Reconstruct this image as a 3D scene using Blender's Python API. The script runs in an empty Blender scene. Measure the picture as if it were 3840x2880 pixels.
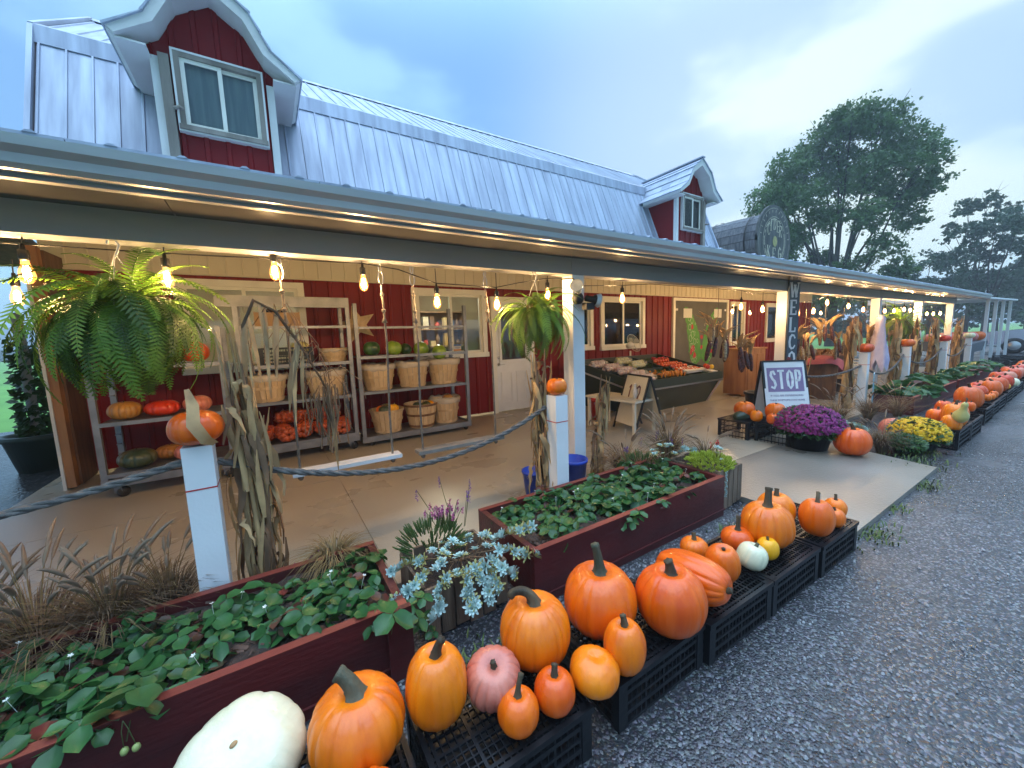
import bpy, math, random
from math import sin, cos, pi, radians, sqrt, exp, atan2
from mathutils import Vector as V, Matrix, noise as mnoise
SC = bpy.context.scene
COL = SC.collection
# ---------------------------------------------------------------- camera
YAW, PITCH, ROLL = radians(57.8), radians(6.8), radians(2.0)
fw = V((cos(PITCH)*cos(YAW), cos(PITCH)*sin(YAW), -sin(PITCH)))
rt = V((sin(YAW), -cos(YAW), 0)); up = rt.cross(fw)
r2 = rt*cos(ROLL) - up*sin(ROLL); u2 = rt*sin(ROLL) + up*cos(ROLL)
cd = bpy.data.cameras.new('camera'); cd.sensor_width = 36; cd.lens = 1442/3840*36
cd.clip_start = .05; cd.clip_end = 2000
cam = bpy.data.objects.new('camera', cd); COL.objects.link(cam)
mw = Matrix((r2, u2, -fw)).transposed().to_4x4(); mw.translation = (0, 0, 1.5)
cam.matrix_world = mw
SC.camera = cam
# ---------------------------------------------------------------- sky: overcast dusk, blue, brightest low behind the tree
SUN_AZ, SUN_EL = radians(27), radians(24)
w = bpy.data.worlds.new('World'); SC.world = w; w.use_nodes = True
nt = w.node_tree; N = nt.nodes; Lk = nt.links; N.clear()
def nn(t, **k):
    n = N.new(t)
    for a, b in k.items(): setattr(n, a, b)
    return n
out = nn('ShaderNodeOutputWorld'); bg = nn('ShaderNodeBackground'); tc = nn('ShaderNodeTexCoord')
def mth(op, a, b=None, c=None, clamp=False):
    n = nn('ShaderNodeMath', operation=op, use_clamp=clamp)
    for i, x in enumerate((a, b, c)):
        if x is None: continue
        if isinstance(x, (int, float)): n.inputs[i].default_value = x
        else: Lk.new(x, n.inputs[i])
    return n.outputs[0]
def mixc(f, a, b, mode='MIX'):
    n = nn('ShaderNodeMix', data_type='RGBA', blend_type=mode)
    for i, x in ((0, f), (6, a), (7, b)):
        if isinstance(x, (int, float)): n.inputs[i].default_value = x
        elif isinstance(x, tuple): n.inputs[i].default_value = (*x, 1)
        else: Lk.new(x, n.inputs[i])
    return n.outputs[2]
def ramp(x, lo, hi):
    n = nn('ShaderNodeMapRange', interpolation_type='SMOOTHERSTEP')
    Lk.new(x, n.inputs[0]); n.inputs[1].default_value = lo; n.inputs[2].default_value = hi
    return n.outputs[0]
dirv = tc.outputs['Generated']
sp = nn('ShaderNodeSeparateXYZ'); Lk.new(dirv, sp.inputs[0]); zz = sp.outputs[2]
mp = nn('ShaderNodeMapping'); Lk.new(dirv, mp.inputs[0]); mp.inputs['Scale'].default_value = (1.0, 1.0, 2.2)
nz = nn('ShaderNodeTexNoise'); Lk.new(mp.outputs[0], nz.inputs[0])
nz.inputs['Scale'].default_value = 2.3; nz.inputs['Detail'].default_value = 4; nz.inputs['Roughness'].default_value = .5
cl = ramp(nz.outputs[0], .40, .62)
dv = nn('ShaderNodeVectorMath', operation='DOT_PRODUCT'); Lk.new(dirv, dv.inputs[0])
dv.inputs[1].default_value = (cos(radians(19))*cos(radians(25)), cos(radians(19))*sin(radians(25)), sin(radians(19)))
glow = ramp(dv.outputs['Value'], .80, 1.0)
c1 = mixc(cl, (.26, .55, 1.02), (.46, .84, 1.10))
glf = mth('MULTIPLY_ADD', glow, .45, mth('MULTIPLY', mth('MULTIPLY', cl, glow), .6), clamp=True)
c2 = mixc(mth('MULTIPLY', ramp(zz, .45, 1.0), .7), mixc(glf, c1, (.90, 1.08, 1.08)), (.66, .80, 1.0))
sky = nn('ShaderNodeTexSky', sky_type='NISHITA'); sky.sun_disc = False
sky.sun_elevation = SUN_EL; sky.sun_rotation = pi/2-SUN_AZ
nis = mixc(1.0, sky.outputs[0], (.004, .004, .004), 'MULTIPLY')
c3 = mixc(1.0, c2, nis, 'ADD')
boost = mth('MULTIPLY_ADD', ramp(zz, .5, 1.0), 2.9, .70)      # an overcast sky is brightest overhead
Lk.new(c3, bg.inputs[0]); Lk.new(boost, bg.inputs[1]); Lk.new(bg.outputs[0], out.inputs[0])
# ---------------------------------------------------------------- sun through the cloud
sl = bpy.data.lights.new('sun', 'SUN'); sl.energy = .5; sl.angle = radians(30); sl.color = (1, .97, .92)
so = bpy.data.objects.new('sun', sl); COL.objects.link(so)
sd = V((cos(SUN_EL)*cos(SUN_AZ), cos(SUN_EL)*sin(SUN_AZ), sin(SUN_EL)))
so.rotation_euler = sd.to_track_quat('Z', 'Y').to_euler(); so.location = sd*60
SC.view_settings.view_transform = 'Standard'; SC.view_settings.look = 'None'
SC.view_settings.exposure = 0.47; SC.view_settings.gamma = 1
SC.render.engine = 'CYCLES'
SC.cycles.max_bounces = 5; SC.cycles.diffuse_bounces = 3; SC.cycles.glossy_bounces = 3; SC.cycles.transparent_max_bounces = 12
SC.cycles.sample_clamp_indirect = 4
# ---------------------------------------------------------------- helpers
R = random.Random(7)
class MB:
    def __init__(s): s.v = []; s.f = []; s.mi = []; s.sm = []; s.T = None
    def add(s, vs, fs, mi=0, sm=False):
        b = len(s.v)
        s.v += [tuple(s.T @ V(p)) for p in vs] if s.T is not None else [tuple(p) for p in vs]
        s.f += [tuple(i+b for i in q) for q in fs]; s.mi += [mi]*len(fs); s.sm += [sm]*len(fs)
        return s
    def box(s, x0, x1, y0, y1, z0, z1, mi=0):
        return s.add([(x0,y0,z0),(x1,y0,z0),(x1,y1,z0),(x0,y1,z0),(x0,y0,z1),(x1,y0,z1),(x1,y1,z1),(x0,y1,z1)],
            [(0,3,2,1),(4,5,6,7),(0,1,5,4),(1,2,6,5),(2,3,7,6),(3,0,4,7)], mi)
    def hexa(s, p, mi=0):
        return s.add(p, [(0,3,2,1),(4,5,6,7),(0,1,5,4),(1,2,6,5),(2,3,7,6),(3,0,4,7)], mi)
    def bar(s, a, b, w, h=None, upv=(0,0,1), mi=0):
        a, b = V(a), V(b); d = (b-a).normalized(); u = V(upv)
        if abs(d.dot(u)) > .98: u = V((0,1,0)) if abs(d.y) < .9 else V((1,0,0))
        sx = d.cross(u).normalized()*w/2; sy = sx.cross(d).normalized()*(h or w)/2
        return s.hexa([a-sx-sy,a+sx-sy,a+sx+sy,a-sx+sy,b-sx-sy,b+sx-sy,b+sx+sy,b-sx+sy], mi)
    def tube(s, pts, r, n=8, cap=True, mi=0, sm=True):
        pts = [V(p) for p in pts]; rs = r if isinstance(r, (list, tuple)) else [r]*len(pts)
        vs = []; fs = []; ref = None
        for i, p in enumerate(pts):
            d = (pts[min(i+1, len(pts)-1)]-pts[max(i-1, 0)]); d = d.normalized() if d.length > 1e-9 else V((0,0,1))
            if ref is None: ref = V((0,0,1)) if abs(d.z) < .9 else V((1,0,0))
            a = (ref-d*ref.dot(d)); a = a.normalized() if a.length > 1e-6 else d.orthogonal().normalized(); ref = a; b = d.cross(a)
            for j in range(n):
                t = 2*pi*j/n; vs.append(p+(a*cos(t)+b*sin(t))*rs[i])
        for i in range(len(pts)-1):
            for j in range(n):
                k = (j+1) % n; fs.append((i*n+j, i*n+k, (i+1)*n+k, (i+1)*n+j))
        s.add(vs, fs, mi, sm)
        if cap:
            s.add(vs[:n], [tuple(range(n-1, -1, -1))], mi); s.add(vs[-n:], [tuple(range(n))], mi)
        return s
    def lathe(s, prof, n=24, c=(0,0,0), mi=0, sm=True):
        vs = []; fs = []
        for (r, z) in prof:
            for j in range(n): vs.append((c[0]+r*cos(2*pi*j/n), c[1]+r*sin(2*pi*j/n), c[2]+z))
        for i in range(len(prof)-1):
            for j in range(n):
                k = (j+1) % n; fs.append((i*n+j, i*n+k, (i+1)*n+k, (i+1)*n+j))
        return s.add(vs, fs, mi, sm)
    def ribbon(s, pts, ws, side, mi=0, fold=0, sm=True, twist=0):
        side0 = V(side); vs = []; fs = []; n = len(pts); k = 3 if fold else 2
        for i, p in enumerate(pts):
            p = V(p); d = (V(pts[min(i+1, n-1)])-V(pts[max(i-1, 0)])); side = Matrix.Rotation(twist*i/n, 3, d) @ side0 if twist and d.length > 1e-6 else side0; sd_ = side-d*side.dot(d)/max(d.length_squared, 1e-9)
            sd_ = sd_.normalized() if sd_.length > 1e-6 else V((1,0,0))
            if fold:
                nm = d.cross(sd_).normalized()*ws[i]*fold
                vs += [p-sd_*ws[i]/2+nm, p, p+sd_*ws[i]/2+nm]
            else: vs += [p-sd_*ws[i]/2, p+sd_*ws[i]/2]
        for i in range(n-1):
            for j in range(k-1): fs.append((i*k+j, i*k+j+1, (i+1)*k+j+1, (i+1)*k+j))
        return s.add(vs, fs, mi, sm)
    def ell(s, c, r, n=12, m=8, mi=0, sm=True):
        rx, ry, rz = r if isinstance(r, tuple) else (r, r, r); vs = []; fs = []
        for i in range(m+1):
            t = pi*i/m
            for j in range(n): a = 2*pi*j/n; vs.append((c[0]+rx*sin(t)*cos(a), c[1]+ry*sin(t)*sin(a), c[2]+rz*cos(t)))
        for i in range(m):
            for j in range(n):
                k = (j+1) % n; fs.append((i*n+j, (i+1)*n+j, (i+1)*n+k, i*n+k))
        return s.add(vs, fs, mi, sm)
    def mesh(s, name, mat):
        me = bpy.data.meshes.new(name); me.from_pydata(s.v, [], s.f)
        for m in (mat if isinstance(mat, (list, tuple)) else [mat]): me.materials.append(m)
        me.polygons.foreach_set('material_index', s.mi); me.polygons.foreach_set('use_smooth', s.sm)
        me.update(); return me
    def build(s, name, mat, parent=None):
        return link(name, s.mesh(name, mat), parent)
def link(name, me, parent=None, loc=None, rot=None, scale=None):
    o = bpy.data.objects.new(name, me); COL.objects.link(o)
    if parent is not None: o.parent = parent
    if loc is not None: o.location = loc
    if rot is not None: o.rotation_euler = rot
    if scale is not None: o.scale = scale
    return o
def tag(o, label, cat, group=None):
    o['label'] = label; o['category'] = cat
    if group: o['group'] = group
    return o
def thing(name, label, cat, loc=(0,0,0), rz=0, group=None):
    return tag(link(name, None, None, loc, (0,0,rz)), label, cat, group)
def struct(o): o['kind'] = 'structure'; return o
def stuff(o): o['kind'] = 'stuff'; return o
def dup(root, loc, rz=0, label=None, scale=None, rot=None, group=None):
    r = root.copy(); COL.objects.link(r); r.location = loc; r.rotation_euler = rot or (0,0,rz)
    if scale is not None: r.scale = scale
    if label: r['label'] = label
    if group: r['group'] = group
    for ch in root.children:
        c = ch.copy(); COL.objects.link(c); c.parent = r
        for g in ch.children:
            d = g.copy(); COL.objects.link(d); d.parent = c
    return r
def TR(loc, rz=0, rx=0, ry=0, s=1):
    return Matrix.Translation(loc) @ Matrix.Rotation(rz, 4, 'Z') @ Matrix.Rotation(ry, 4, 'Y') @ Matrix.Rotation(rx, 4, 'X') @ Matrix.Scale(s, 4)
# ---------------------------------------------------------------- materials
MATS = {}
def mat(name, col, rough=.6, col2=None, scale=8, detail=4, bump=0, bscale=None, metal=0, coat=0, spec=.5, st=(1,1,1),
        rnd=0, emit=None, estr=0, lo=.35, hi=.65, alpha=1, rough2=None, trans=0, rndhue=0):
    m = bpy.data.materials.new(name); m.use_nodes = True; t = m.node_tree; b = t.nodes['Principled BSDF']; L = t.links.new
    b.inputs['Roughness'].default_value = rough; b.inputs['Metallic'].default_value = metal
    b.inputs['Coat Weight'].default_value = coat; b.inputs['Coat Roughness'].default_value = .09
    b.inputs['Specular IOR Level'].default_value = spec; b.inputs['Base Color'].default_value = (*col, 1)
    if alpha < 1: b.inputs['Alpha'].default_value = alpha
    if trans: b.inputs['Transmission Weight'].default_value = trans
    csock = None
    tcn = t.nodes.new('ShaderNodeTexCoord'); mpn = t.nodes.new('ShaderNodeMapping'); L(tcn.outputs['Object'], mpn.inputs[0])
    mpn.inputs['Scale'].default_value = st
    oi = None
    if rnd or rndhue or col2:
        oi = t.nodes.new('ShaderNodeObjectInfo')
    if col2:
        nzn = t.nodes.new('ShaderNodeTexNoise'); nzn.inputs['Scale'].default_value = scale; nzn.inputs['Detail'].default_value = detail
        nzn.noise_dimensions = '4D'; L(mpn.outputs[0], nzn.inputs['Vector'])
        mm = t.nodes.new('ShaderNodeMath'); mm.operation = 'MULTIPLY'; mm.inputs[1].default_value = 37; L(oi.outputs['Random'], mm.inputs[0]); L(mm.outputs[0], nzn.inputs['W'])
        cr = t.nodes.new('ShaderNodeValToRGB'); L(nzn.outputs[0], cr.inputs[0])
        cr.color_ramp.elements[0].position = lo; cr.color_ramp.elements[1].position = hi
        cr.color_ramp.elements[0].color = (*col, 1); cr.color_ramp.elements[1].color = (*col2, 1)
        csock = cr.outputs[0]
        if rough2 is not None:
            mr = t.nodes.new('ShaderNodeMapRange'); L(nzn.outputs[0], mr.inputs[0]); mr.inputs[1].default_value = lo; mr.inputs[2].default_value = hi
            mr.inputs[3].default_value = rough; mr.inputs[4].default_value = rough2; L(mr.outputs[0], b.inputs['Roughness'])
    if rnd or rndhue:
        hs = t.nodes.new('ShaderNodeHueSaturation')
        if csock: L(csock, hs.inputs['Color'])
        else: hs.inputs['Color'].default_value = (*col, 1)
        for inp, amt, mid in (('Value', rnd, 1), ('Hue', rndhue, .5)):
            if amt:
                mr = t.nodes.new('ShaderNodeMapRange'); L(oi.outputs['Random'], mr.inputs[0])
                mr.inputs[3].default_value = mid-amt; mr.inputs[4].default_value = mid+amt; L(mr.outputs[0], hs.inputs[inp])
        csock = hs.outputs[0]
    if csock: L(csock, b.inputs['Base Color'])
    if bump:
        bz = t.nodes.new('ShaderNodeTexNoise'); bz.inputs['Scale'].default_value = bscale or scale*3; bz.inputs['Detail'].default_value = 5
        L(mpn.outputs[0], bz.inputs['Vector']); bp = t.nodes.new('ShaderNodeBump'); bp.inputs['Strength'].default_value = bump; bp.inputs['Distance'].default_value = .02
        L(bz.outputs[0], bp.inputs['Height']); L(bp.outputs[0], b.inputs['Normal'])
    if emit:
        b.inputs['Emission Color'].default_value = (*emit, 1); b.inputs['Emission Strength'].default_value = estr
    MATS[name] = m; return m
M = MATS
mat('white_paint', (.78,.79,.80), .45, (.70,.70,.70), 3, bump=.06, bscale=60)
mat('trim_white', (.70,.70,.69), .5, (.6,.6,.58), 2)
mat('beam_grey', (.29,.295,.31), .5, (.235,.24,.25), 2, st=(.3,1,1), bump=.08, bscale=30)
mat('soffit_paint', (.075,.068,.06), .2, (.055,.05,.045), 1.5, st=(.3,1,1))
mat('gutter_metal', (.60,.62,.66), .36, (.48,.50,.54), 3, st=(.4,1,3), metal=.35)
mat('roof_metal', (.45,.51,.61), .5, (.25,.28,.36), 2.6, detail=6, st=(3.5,.35,.35), metal=.35, rough2=.6, rnd=.08, lo=.3, hi=.75)
mat('red_siding', (.20,.007,.009), .5, (.155,.005,.007), 1.5, st=(1,1,.3), rnd=.04, spec=.2)
mat('cream_panel', (.66,.61,.46), .5, (.60,.55,.41), 1.5, rnd=.03)
mat('ceiling_paint', (.55,.47,.36), .55, (.48,.40,.30), 1.2)
mat('window_white', (.80,.78,.70), .4, (.72,.70,.62), 3)
mat('old_wood', (.30,.27,.235), .8, (.16,.14,.12), 5, st=(1,1,.15), bump=.35, bscale=30)
mat('grey_board', (.17,.18,.20), .8, (.08,.085,.10), 3, st=(6,6,.5), bump=.35, bscale=25, rnd=.25)
mat('orange_wood', (.36,.17,.065), .55, (.24,.10,.035), 3, st=(4,4,.5), bump=.12)
mat('brown_wood', (.16,.085,.045), .6, (.09,.045,.025), 3, st=(6,6,.6), bump=.2, rnd=.15)
mat('slat_wood', (.24,.165,.11), .7, (.11,.07,.045), 4, st=(6,6,.6), bump=.35, bscale=25, rnd=.25)
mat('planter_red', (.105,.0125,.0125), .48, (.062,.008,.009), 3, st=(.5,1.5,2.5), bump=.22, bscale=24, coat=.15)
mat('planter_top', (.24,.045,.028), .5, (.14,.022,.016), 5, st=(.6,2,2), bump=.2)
mat('soil', (.022,.014,.011), .85, (.06,.034,.024), 22, detail=8, bump=1.0, bscale=45)
mat('bark', (.10,.055,.038), .8, (.03,.018,.013), 12, rnd=.5, bump=.4)
mat('concrete', (.44,.385,.305), .42, (.32,.275,.21), .9, detail=9, bump=.12, bscale=45, rough2=.20, lo=.22, hi=.78, st=(1,1.3,1))
mat('entry_concrete', (.26,.235,.20), .5, (.155,.14,.118), 1.1, detail=9, bump=.22, bscale=38, rough2=.24, lo=.30, hi=.70)
mat('black_plastic', (.006,.007,.009), .38, (.011,.012,.015), 6, bump=.1, rnd=.2, spec=.3)
mat('galvanised', (.27,.275,.29), .42, (.18,.185,.20), 6, metal=.6, bump=.05)
mat('dark_rubber', (.012,.012,.013), .6)
mat('basket_wood', (.60,.44,.26), .65, (.44,.30,.16), 4, st=(3,3,.6), bump=.15, rnd=.06)
mat('basket_dark', (.20,.10,.045), .6, (.12,.055,.025), 5, bump=.15)
mat('rope', (.17,.16,.15), .9, (.09,.085,.08), 30, bump=.4, bscale=120)
mat('jute', (.23,.19,.15), .9, (.14,.115,.09), 30, bump=.3)
mat('socket_black', (.012,.010,.009), .35)
mat('steel', (.55,.55,.56), .28, metal=1)
mat('stand_green', (.012,.026,.019), .42, (.018,.034,.026), 3, bump=.08)
mat('chalk_grey', (.075,.075,.072), .7, (.10,.10,.095), 3)
mat('stem', (.10,.070,.034), .8, (.030,.021,.011), 12, st=(1,1,.3), bump=.35, bscale=60, rnd=.3)
mat('stem_green', (.035,.045,.025), .75, (.12,.10,.06), 9, st=(1,1,.4), bump=.35, bscale=60)
for nm, a, b2, hue in (('orange', (.86,.170,.002), (.66,.090,.002), .007), ('golden', (.87,.21,.003), (.68,.115,.002), .006), ('pink', (.62,.205,.13), (.54,.15,.10), .01),
                  ('white', (.72,.68,.48), (.62,.60,.38), .01), ('deep', (.66,.088,.006), (.52,.06,.005), .012), ('red', (.62,.035,.006), (.5,.02,.005), .006), ('yellow', (.85,.40,.008), (.78,.30,.006), .006),
                  ('bigwhite', (.80,.74,.54), (.68,.64,.42), .004), ('tan', (.44,.20,.045), (.34,.13,.03), .01)):
    mat('pumpkin_'+nm, a, .38, b2, 16, detail=8, bump=.2, bscale=48, coat=.5, spec=.3, rndhue=hue, rnd=.06, st=(1,1,.16), lo=.3, hi=.7)
mat('squash_green', (.035,.055,.028), .4, (.22,.13,.02), 3, st=(1,1,.4), coat=.2, lo=.45, hi=.75)
mat('gourd_pale', (.62,.50,.16), .35, (.42,.40,.15), 5, coat=.3)
# ================================================================ ground
def stone_mat(name, dark, light, vs, wet_lo, wet_hi, dens):
    m = bpy.data.materials.new(name); m.use_nodes = True; t = m.node_tree; b = t.nodes['Principled BSDF']; L = t.links.new; nw = t.nodes.new
    tcn = nw('ShaderNodeTexCoord')
    vo = nw('ShaderNodeTexVoronoi'); vo.inputs['Scale'].default_value = vs; L(tcn.outputs['Object'], vo.inputs['Vector'])
    vo2 = nw('ShaderNodeTexVoronoi'); vo2.inputs['Scale'].default_value = vs*.42; L(tcn.outputs['Object'], vo2.inputs['Vector'])
    big = nw('ShaderNodeTexNoise'); big.inputs['Scale'].default_value = .4; big.inputs['Detail'].default_value = 6; L(tcn.outputs['Object'], big.inputs['Vector'])
    fine = nw('ShaderNodeTexNoise'); fine.inputs['Scale'].default_value = 60; fine.inputs['Detail'].default_value = 6; L(tcn.outputs['Object'], fine.inputs['Vector'])
    sv = nw('ShaderNodeSeparateColor'); L(vo.outputs['Color'], sv.inputs[0])
    st_ = nw('ShaderNodeMapRange'); L(sv.outputs[0], st_.inputs[0]); st_.inputs[1].default_value = dens; st_.inputs[2].default_value = 1.0
    cr = nw('ShaderNodeMix'); cr.data_type = 'RGBA'; L(st_.outputs[0], cr.inputs[0]); cr.inputs[6].default_value = (*dark, 1); cr.inputs[7].default_value = (*light, 1)
    c2_ = nw('ShaderNodeMix'); c2_.data_type = 'RGBA'; c2_.blend_type = 'MULTIPLY'; c2_.inputs[0].default_value = .55; L(cr.outputs[2], c2_.inputs[6]); L(fine.outputs['Color'], c2_.inputs[7])
    dk = nw('ShaderNodeMapRange'); L(big.outputs[0], dk.inputs[0]); dk.inputs[1].default_value = .35; dk.inputs[2].default_value = .65; dk.inputs[3].default_value = .72; dk.inputs[4].default_value = 1.25
    c3_ = nw('ShaderNodeMix'); c3_.data_type = 'RGBA'; c3_.blend_type = 'MULTIPLY'; c3_.inputs[0].default_value = 1; L(c2_.outputs[2], c3_.inputs[6]); L(dk.outputs[0], c3_.inputs[7])
    L(c3_.outputs[2], b.inputs['Base Color'])
    mr = nw('ShaderNodeMapRange'); L(big.outputs[0], mr.inputs[0]); mr.inputs[1].default_value = .4; mr.inputs[2].default_value = .62; mr.inputs[3].default_value = wet_lo; mr.inputs[4].default_value = wet_hi
    L(mr.outputs[0], b.inputs['Roughness'])
    ad = nw('ShaderNodeMath'); ad.operation = 'ADD'; L(vo.outputs['Distance'], ad.inputs[0]); L(vo2.outputs['Distance'], ad.inputs[1])
    sb = nw('ShaderNodeMath'); sb.operation = 'MULTIPLY_ADD'; sb.inputs[1].default_value = -1; L(ad.outputs[0], sb.inputs[0]); L(fine.outputs[0], sb.inputs[2])
    bp = nw('ShaderNodeBump'); bp.inputs['Strength'].default_value = .45; bp.inputs['Distance'].default_value = .007; L(sb.outputs[0], bp.inputs['Height']); L(bp.outputs[0], b.inputs['Normal'])
    MATS[name] = m; return m
stone_mat('gravel', (.050,.050,.057), (.27,.27,.29), 95, .13, .5, .64)
stone_mat('wet_asphalt', (.05,.05,.055), (.13,.13,.135), 40, .05, .25, .7)
mat('grass', (.075,.21,.03), .8, (.12,.30,.045), .35, detail=8, bump=.5, bscale=9)
mat('hill', (.05,.085,.075), .9, (.075,.11,.10), .02, detail=8)
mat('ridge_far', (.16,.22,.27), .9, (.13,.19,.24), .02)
g = -.05
struct(MB().add([(-900,-900,-.11),(900,-900,-.11),(900,900,-.11),(-900,900,-.11)], [(0,1,2,3)]).build('ground', M['grass']))
b = MB(); nx, ny = 90, 30
vs = []; fs = []
for j in range(ny+1):
    for i in range(nx+1):
        x = -6+i/nx*66; y = -14+j/ny*(15.7+1.6)
        z = g+.014*mnoise.noise(V((x*.5, y*.5, 0))) if y < .8 or x > 6.1 else g
        vs.append((x, y, z))
for j in range(ny):
    for i in range(nx): fs.append((j*(nx+1)+i, j*(nx+1)+i+1, (j+1)*(nx+1)+i+1, (j+1)*(nx+1)+i))
b.add(vs, fs, sm=True); struct(b.build('gravel_lot', M['gravel']))
b = MB(); b.add([(19.6,3.2,g+.004),(70,3.2,g+.004),(70,9,g+.004),(19.6,9,g+.004)], [(0,1,2,3)])
struct(b.build('far_lot', M['gravel']))
struct(MB().add([(-30,3,g-.004),(-2.32,3,g-.004),(-2.32,12.0,g-.004),(-30,13.2,g-.004)], [(0,1,2,3)]).build('wet_pavement', M['wet_asphalt']))
# porch floor: slabs with tooled joints
slab = MB()
xs = [-2.3, .55, 3.9, 7.3, 10.7, 14.1, 19.4]
for i in range(len(xs)-1):
    slab.box(xs[i]+.004, xs[i+1]-.004, 2.30, 4.6-.004, -.12, 0); slab.box(xs[i]+.004, xs[i+1]-.004, 4.604, 6.9, -.12, 0)
slab.box(-2.3, 19.4, 2.32, 6.88, -.13, -.008)
struct(slab.build('porch_floor', M['concrete']))
b = MB(); b.hexa([(3.52,.93,-.12),(5.83,.93,-.12),(6.2,2.296,-.12),(3.52,2.296,-.12),(3.52,.93,-.004),(5.83,.93,-.004),(6.2,2.296,-.002),(3.52,2.296,-.002)])
struct(b.build('entry_path', M['entry_concrete']))
# loose stones and chips over the gravel (nobody could count them)
mat('pebble', (.10,.10,.11), .4, (.30,.30,.31), 30, detail=1)
b = MB(); rr = random.Random(3)
def pebble(x, y, z, s):
    n = 5; a0 = rr.random()*6; e = rr.uniform(.6, 1)
    ring = [(x+s*cos(a0+2*pi*i/n)*rr.uniform(.75, 1.1), y+s*e*sin(a0+2*pi*i/n)*rr.uniform(.75, 1.1), z-.002) for i in range(n)]
    top = [(x+(p[0]-x)*.6, y+(p[1]-y)*.6, z+s*.55) for p in ring]
    b.add(ring+top, [(i, (i+1) % n, n+(i+1) % n, n+i) for i in range(n)]+[tuple(range(n, 2*n))], sm=True)
for i in range(11000):
    d = rr.random()**1.5*6.5; x = .5+d*1.05+rr.uniform(-.7, 1.2); y = rr.uniform(-2.2, .86)
    if x < 1.0 and y > .2: continue
    pebble(x, y, g+.006+.014*mnoise.noise(V((x*.5, y*.5, 0))), rr.choice((.0025,.003,.003,.004,.004,.005,.006,.010)))
for i in range(700): pebble(rr.uniform(.3, 3.5), rr.uniform(1.36, 1.66), g+.004, rr.choice((.006,.008,.01,.012)))
stuff(b.build('loose_gravel', M['pebble']))
# weeds where the lot meets the slab
mat('weed', (.05,.10,.018), .7, (.14,.16,.03), 4, rnd=.3)
b = MB()
for cx, cy, n, sp, h in ((3.66,.86,90,.13,.05), (5.2,.88,70,.10,.05), (6.15,1.15,160,.3,.07), (4.35,.9,40,.08,.04), (2.9,1.5,60,.12,.05), (3.5,1.45,70,.1,.06), (.72,1.5,90,.16,.07), (.2,1.5,40,.1,.05)):
    for i in range(n):
        x = cx+rr.gauss(0, sp); y = cy+rr.gauss(0, sp*.4); a = rr.random()*6.3; hh = h*rr.uniform(.4, 1.2)
        b.ribbon([(x, y, g-.004), (x+cos(a)*hh*.4, y+sin(a)*hh*.4, g+hh*.7), (x+cos(a)*hh, y+sin(a)*hh, g+hh*.8)], [.008, .009, .001], (-sin(a), cos(a), 0))
stuff(b.build('weeds', M['weed']))
# far land
def ridge(name, m, az0, az1, dist, h0, h1, seed):
    b = MB(); vs = []; n = 60
    for i in range(n+1):
        a = radians(az0+(az1-az0)*i/n); h = h0+(h1-h0)*(.5+.5*mnoise.noise(V((i*.14+seed, seed, 0))))+.15*(h1-h0)*mnoise.noise(V((i*.9, seed, 3)))
        x, y = dist*cos(a), dist*sin(a); x2, y2 = (dist+90)*cos(a), (dist+90)*sin(a)
        vs += [(x, y, -1), (x, y, h), (x2, y2, h*.9), (x2, y2, -1)]
    fs = []
    for i in range(n):
        for j in range(3): fs.append((i*4+j, (i+1)*4+j, (i+1)*4+j+1, i*4+j+1))
    b.add(vs, fs, sm=True); return struct(b.build(name, m))
ridge('hills', M['hill'], 88, 160, 170, 1.5, 5, 4.1)
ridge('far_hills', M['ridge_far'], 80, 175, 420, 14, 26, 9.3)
# ================================================================ building
gm = bpy.data.materials.new('glass'); gm.use_nodes = True; t = gm.node_tree; t.nodes.clear()
o_ = t.nodes.new('ShaderNodeOutputMaterial'); mx = t.nodes.new('ShaderNodeMixShader'); tr = t.nodes.new('ShaderNodeBsdfTransparent'); gl = t.nodes.new('ShaderNodeBsdfGlossy'); fr = t.nodes.new('ShaderNodeFresnel')
gl.inputs['Roughness'].default_value = .03; tr.inputs[0].default_value = (.86,.89,.88,1); fr.inputs[0].default_value = 1.5
t.links.new(fr.outputs[0], mx.inputs[0]); t.links.new(tr.outputs[0], mx.inputs[1]); t.links.new(gl.outputs[0], mx.inputs[2]); t.links.new(mx.outputs[0], o_.inputs[0]); M['glass'] = gm
def rib_sheet(b, u0, u1, z0, z1, pitch=.2286, h=.02, w=.034, off=0.0, wt=.6):
    """ribbed metal sheet in the local x/z plane, ribs to -y; z0, z1 numbers or functions of x"""
    f0 = z0 if callable(z0) else (lambda x: z0); f1 = z1 if callable(z1) else (lambda x: z1)
    pr = []; k = math.floor((u0-off)/pitch)-1
    while off+k*pitch < u1+pitch:
        c = off+k*pitch
        pr += [(c-w, 0), (c-w*wt, -h), (c+w*wt, -h), (c+w, 0)]; k += 1
    def hy(x):
        for i in range(len(pr)-1):
            if pr[i][0] <= x <= pr[i+1][0]:
                a, c_ = pr[i], pr[i+1]; return a[1]+(c_[1]-a[1])*(x-a[0])/max(c_[0]-a[0], 1e-9)
        return 0
    us = sorted(set([u0, u1]+[p[0] for p in pr if u0 < p[0] < u1]+[x for x in getattr(f1, 'brk', []) if u0 < x < u1]+[x for x in getattr(f0, 'brk', []) if u0 < x < u1]))
    vs = []
    for x in us: vs += [(x, hy(x), f0(x)), (x, hy(x), f1(x))]
    b.add(vs, [(2*i, 2*i+2, 2*i+3, 2*i+1) for i in range(len(us)-1)])
    return b
YW = 6.7
bld = thing('farm_shop_building', 'red metal clad barn shop with silver gambrel roof and two dormers', 'building', (0,0,0))
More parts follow.
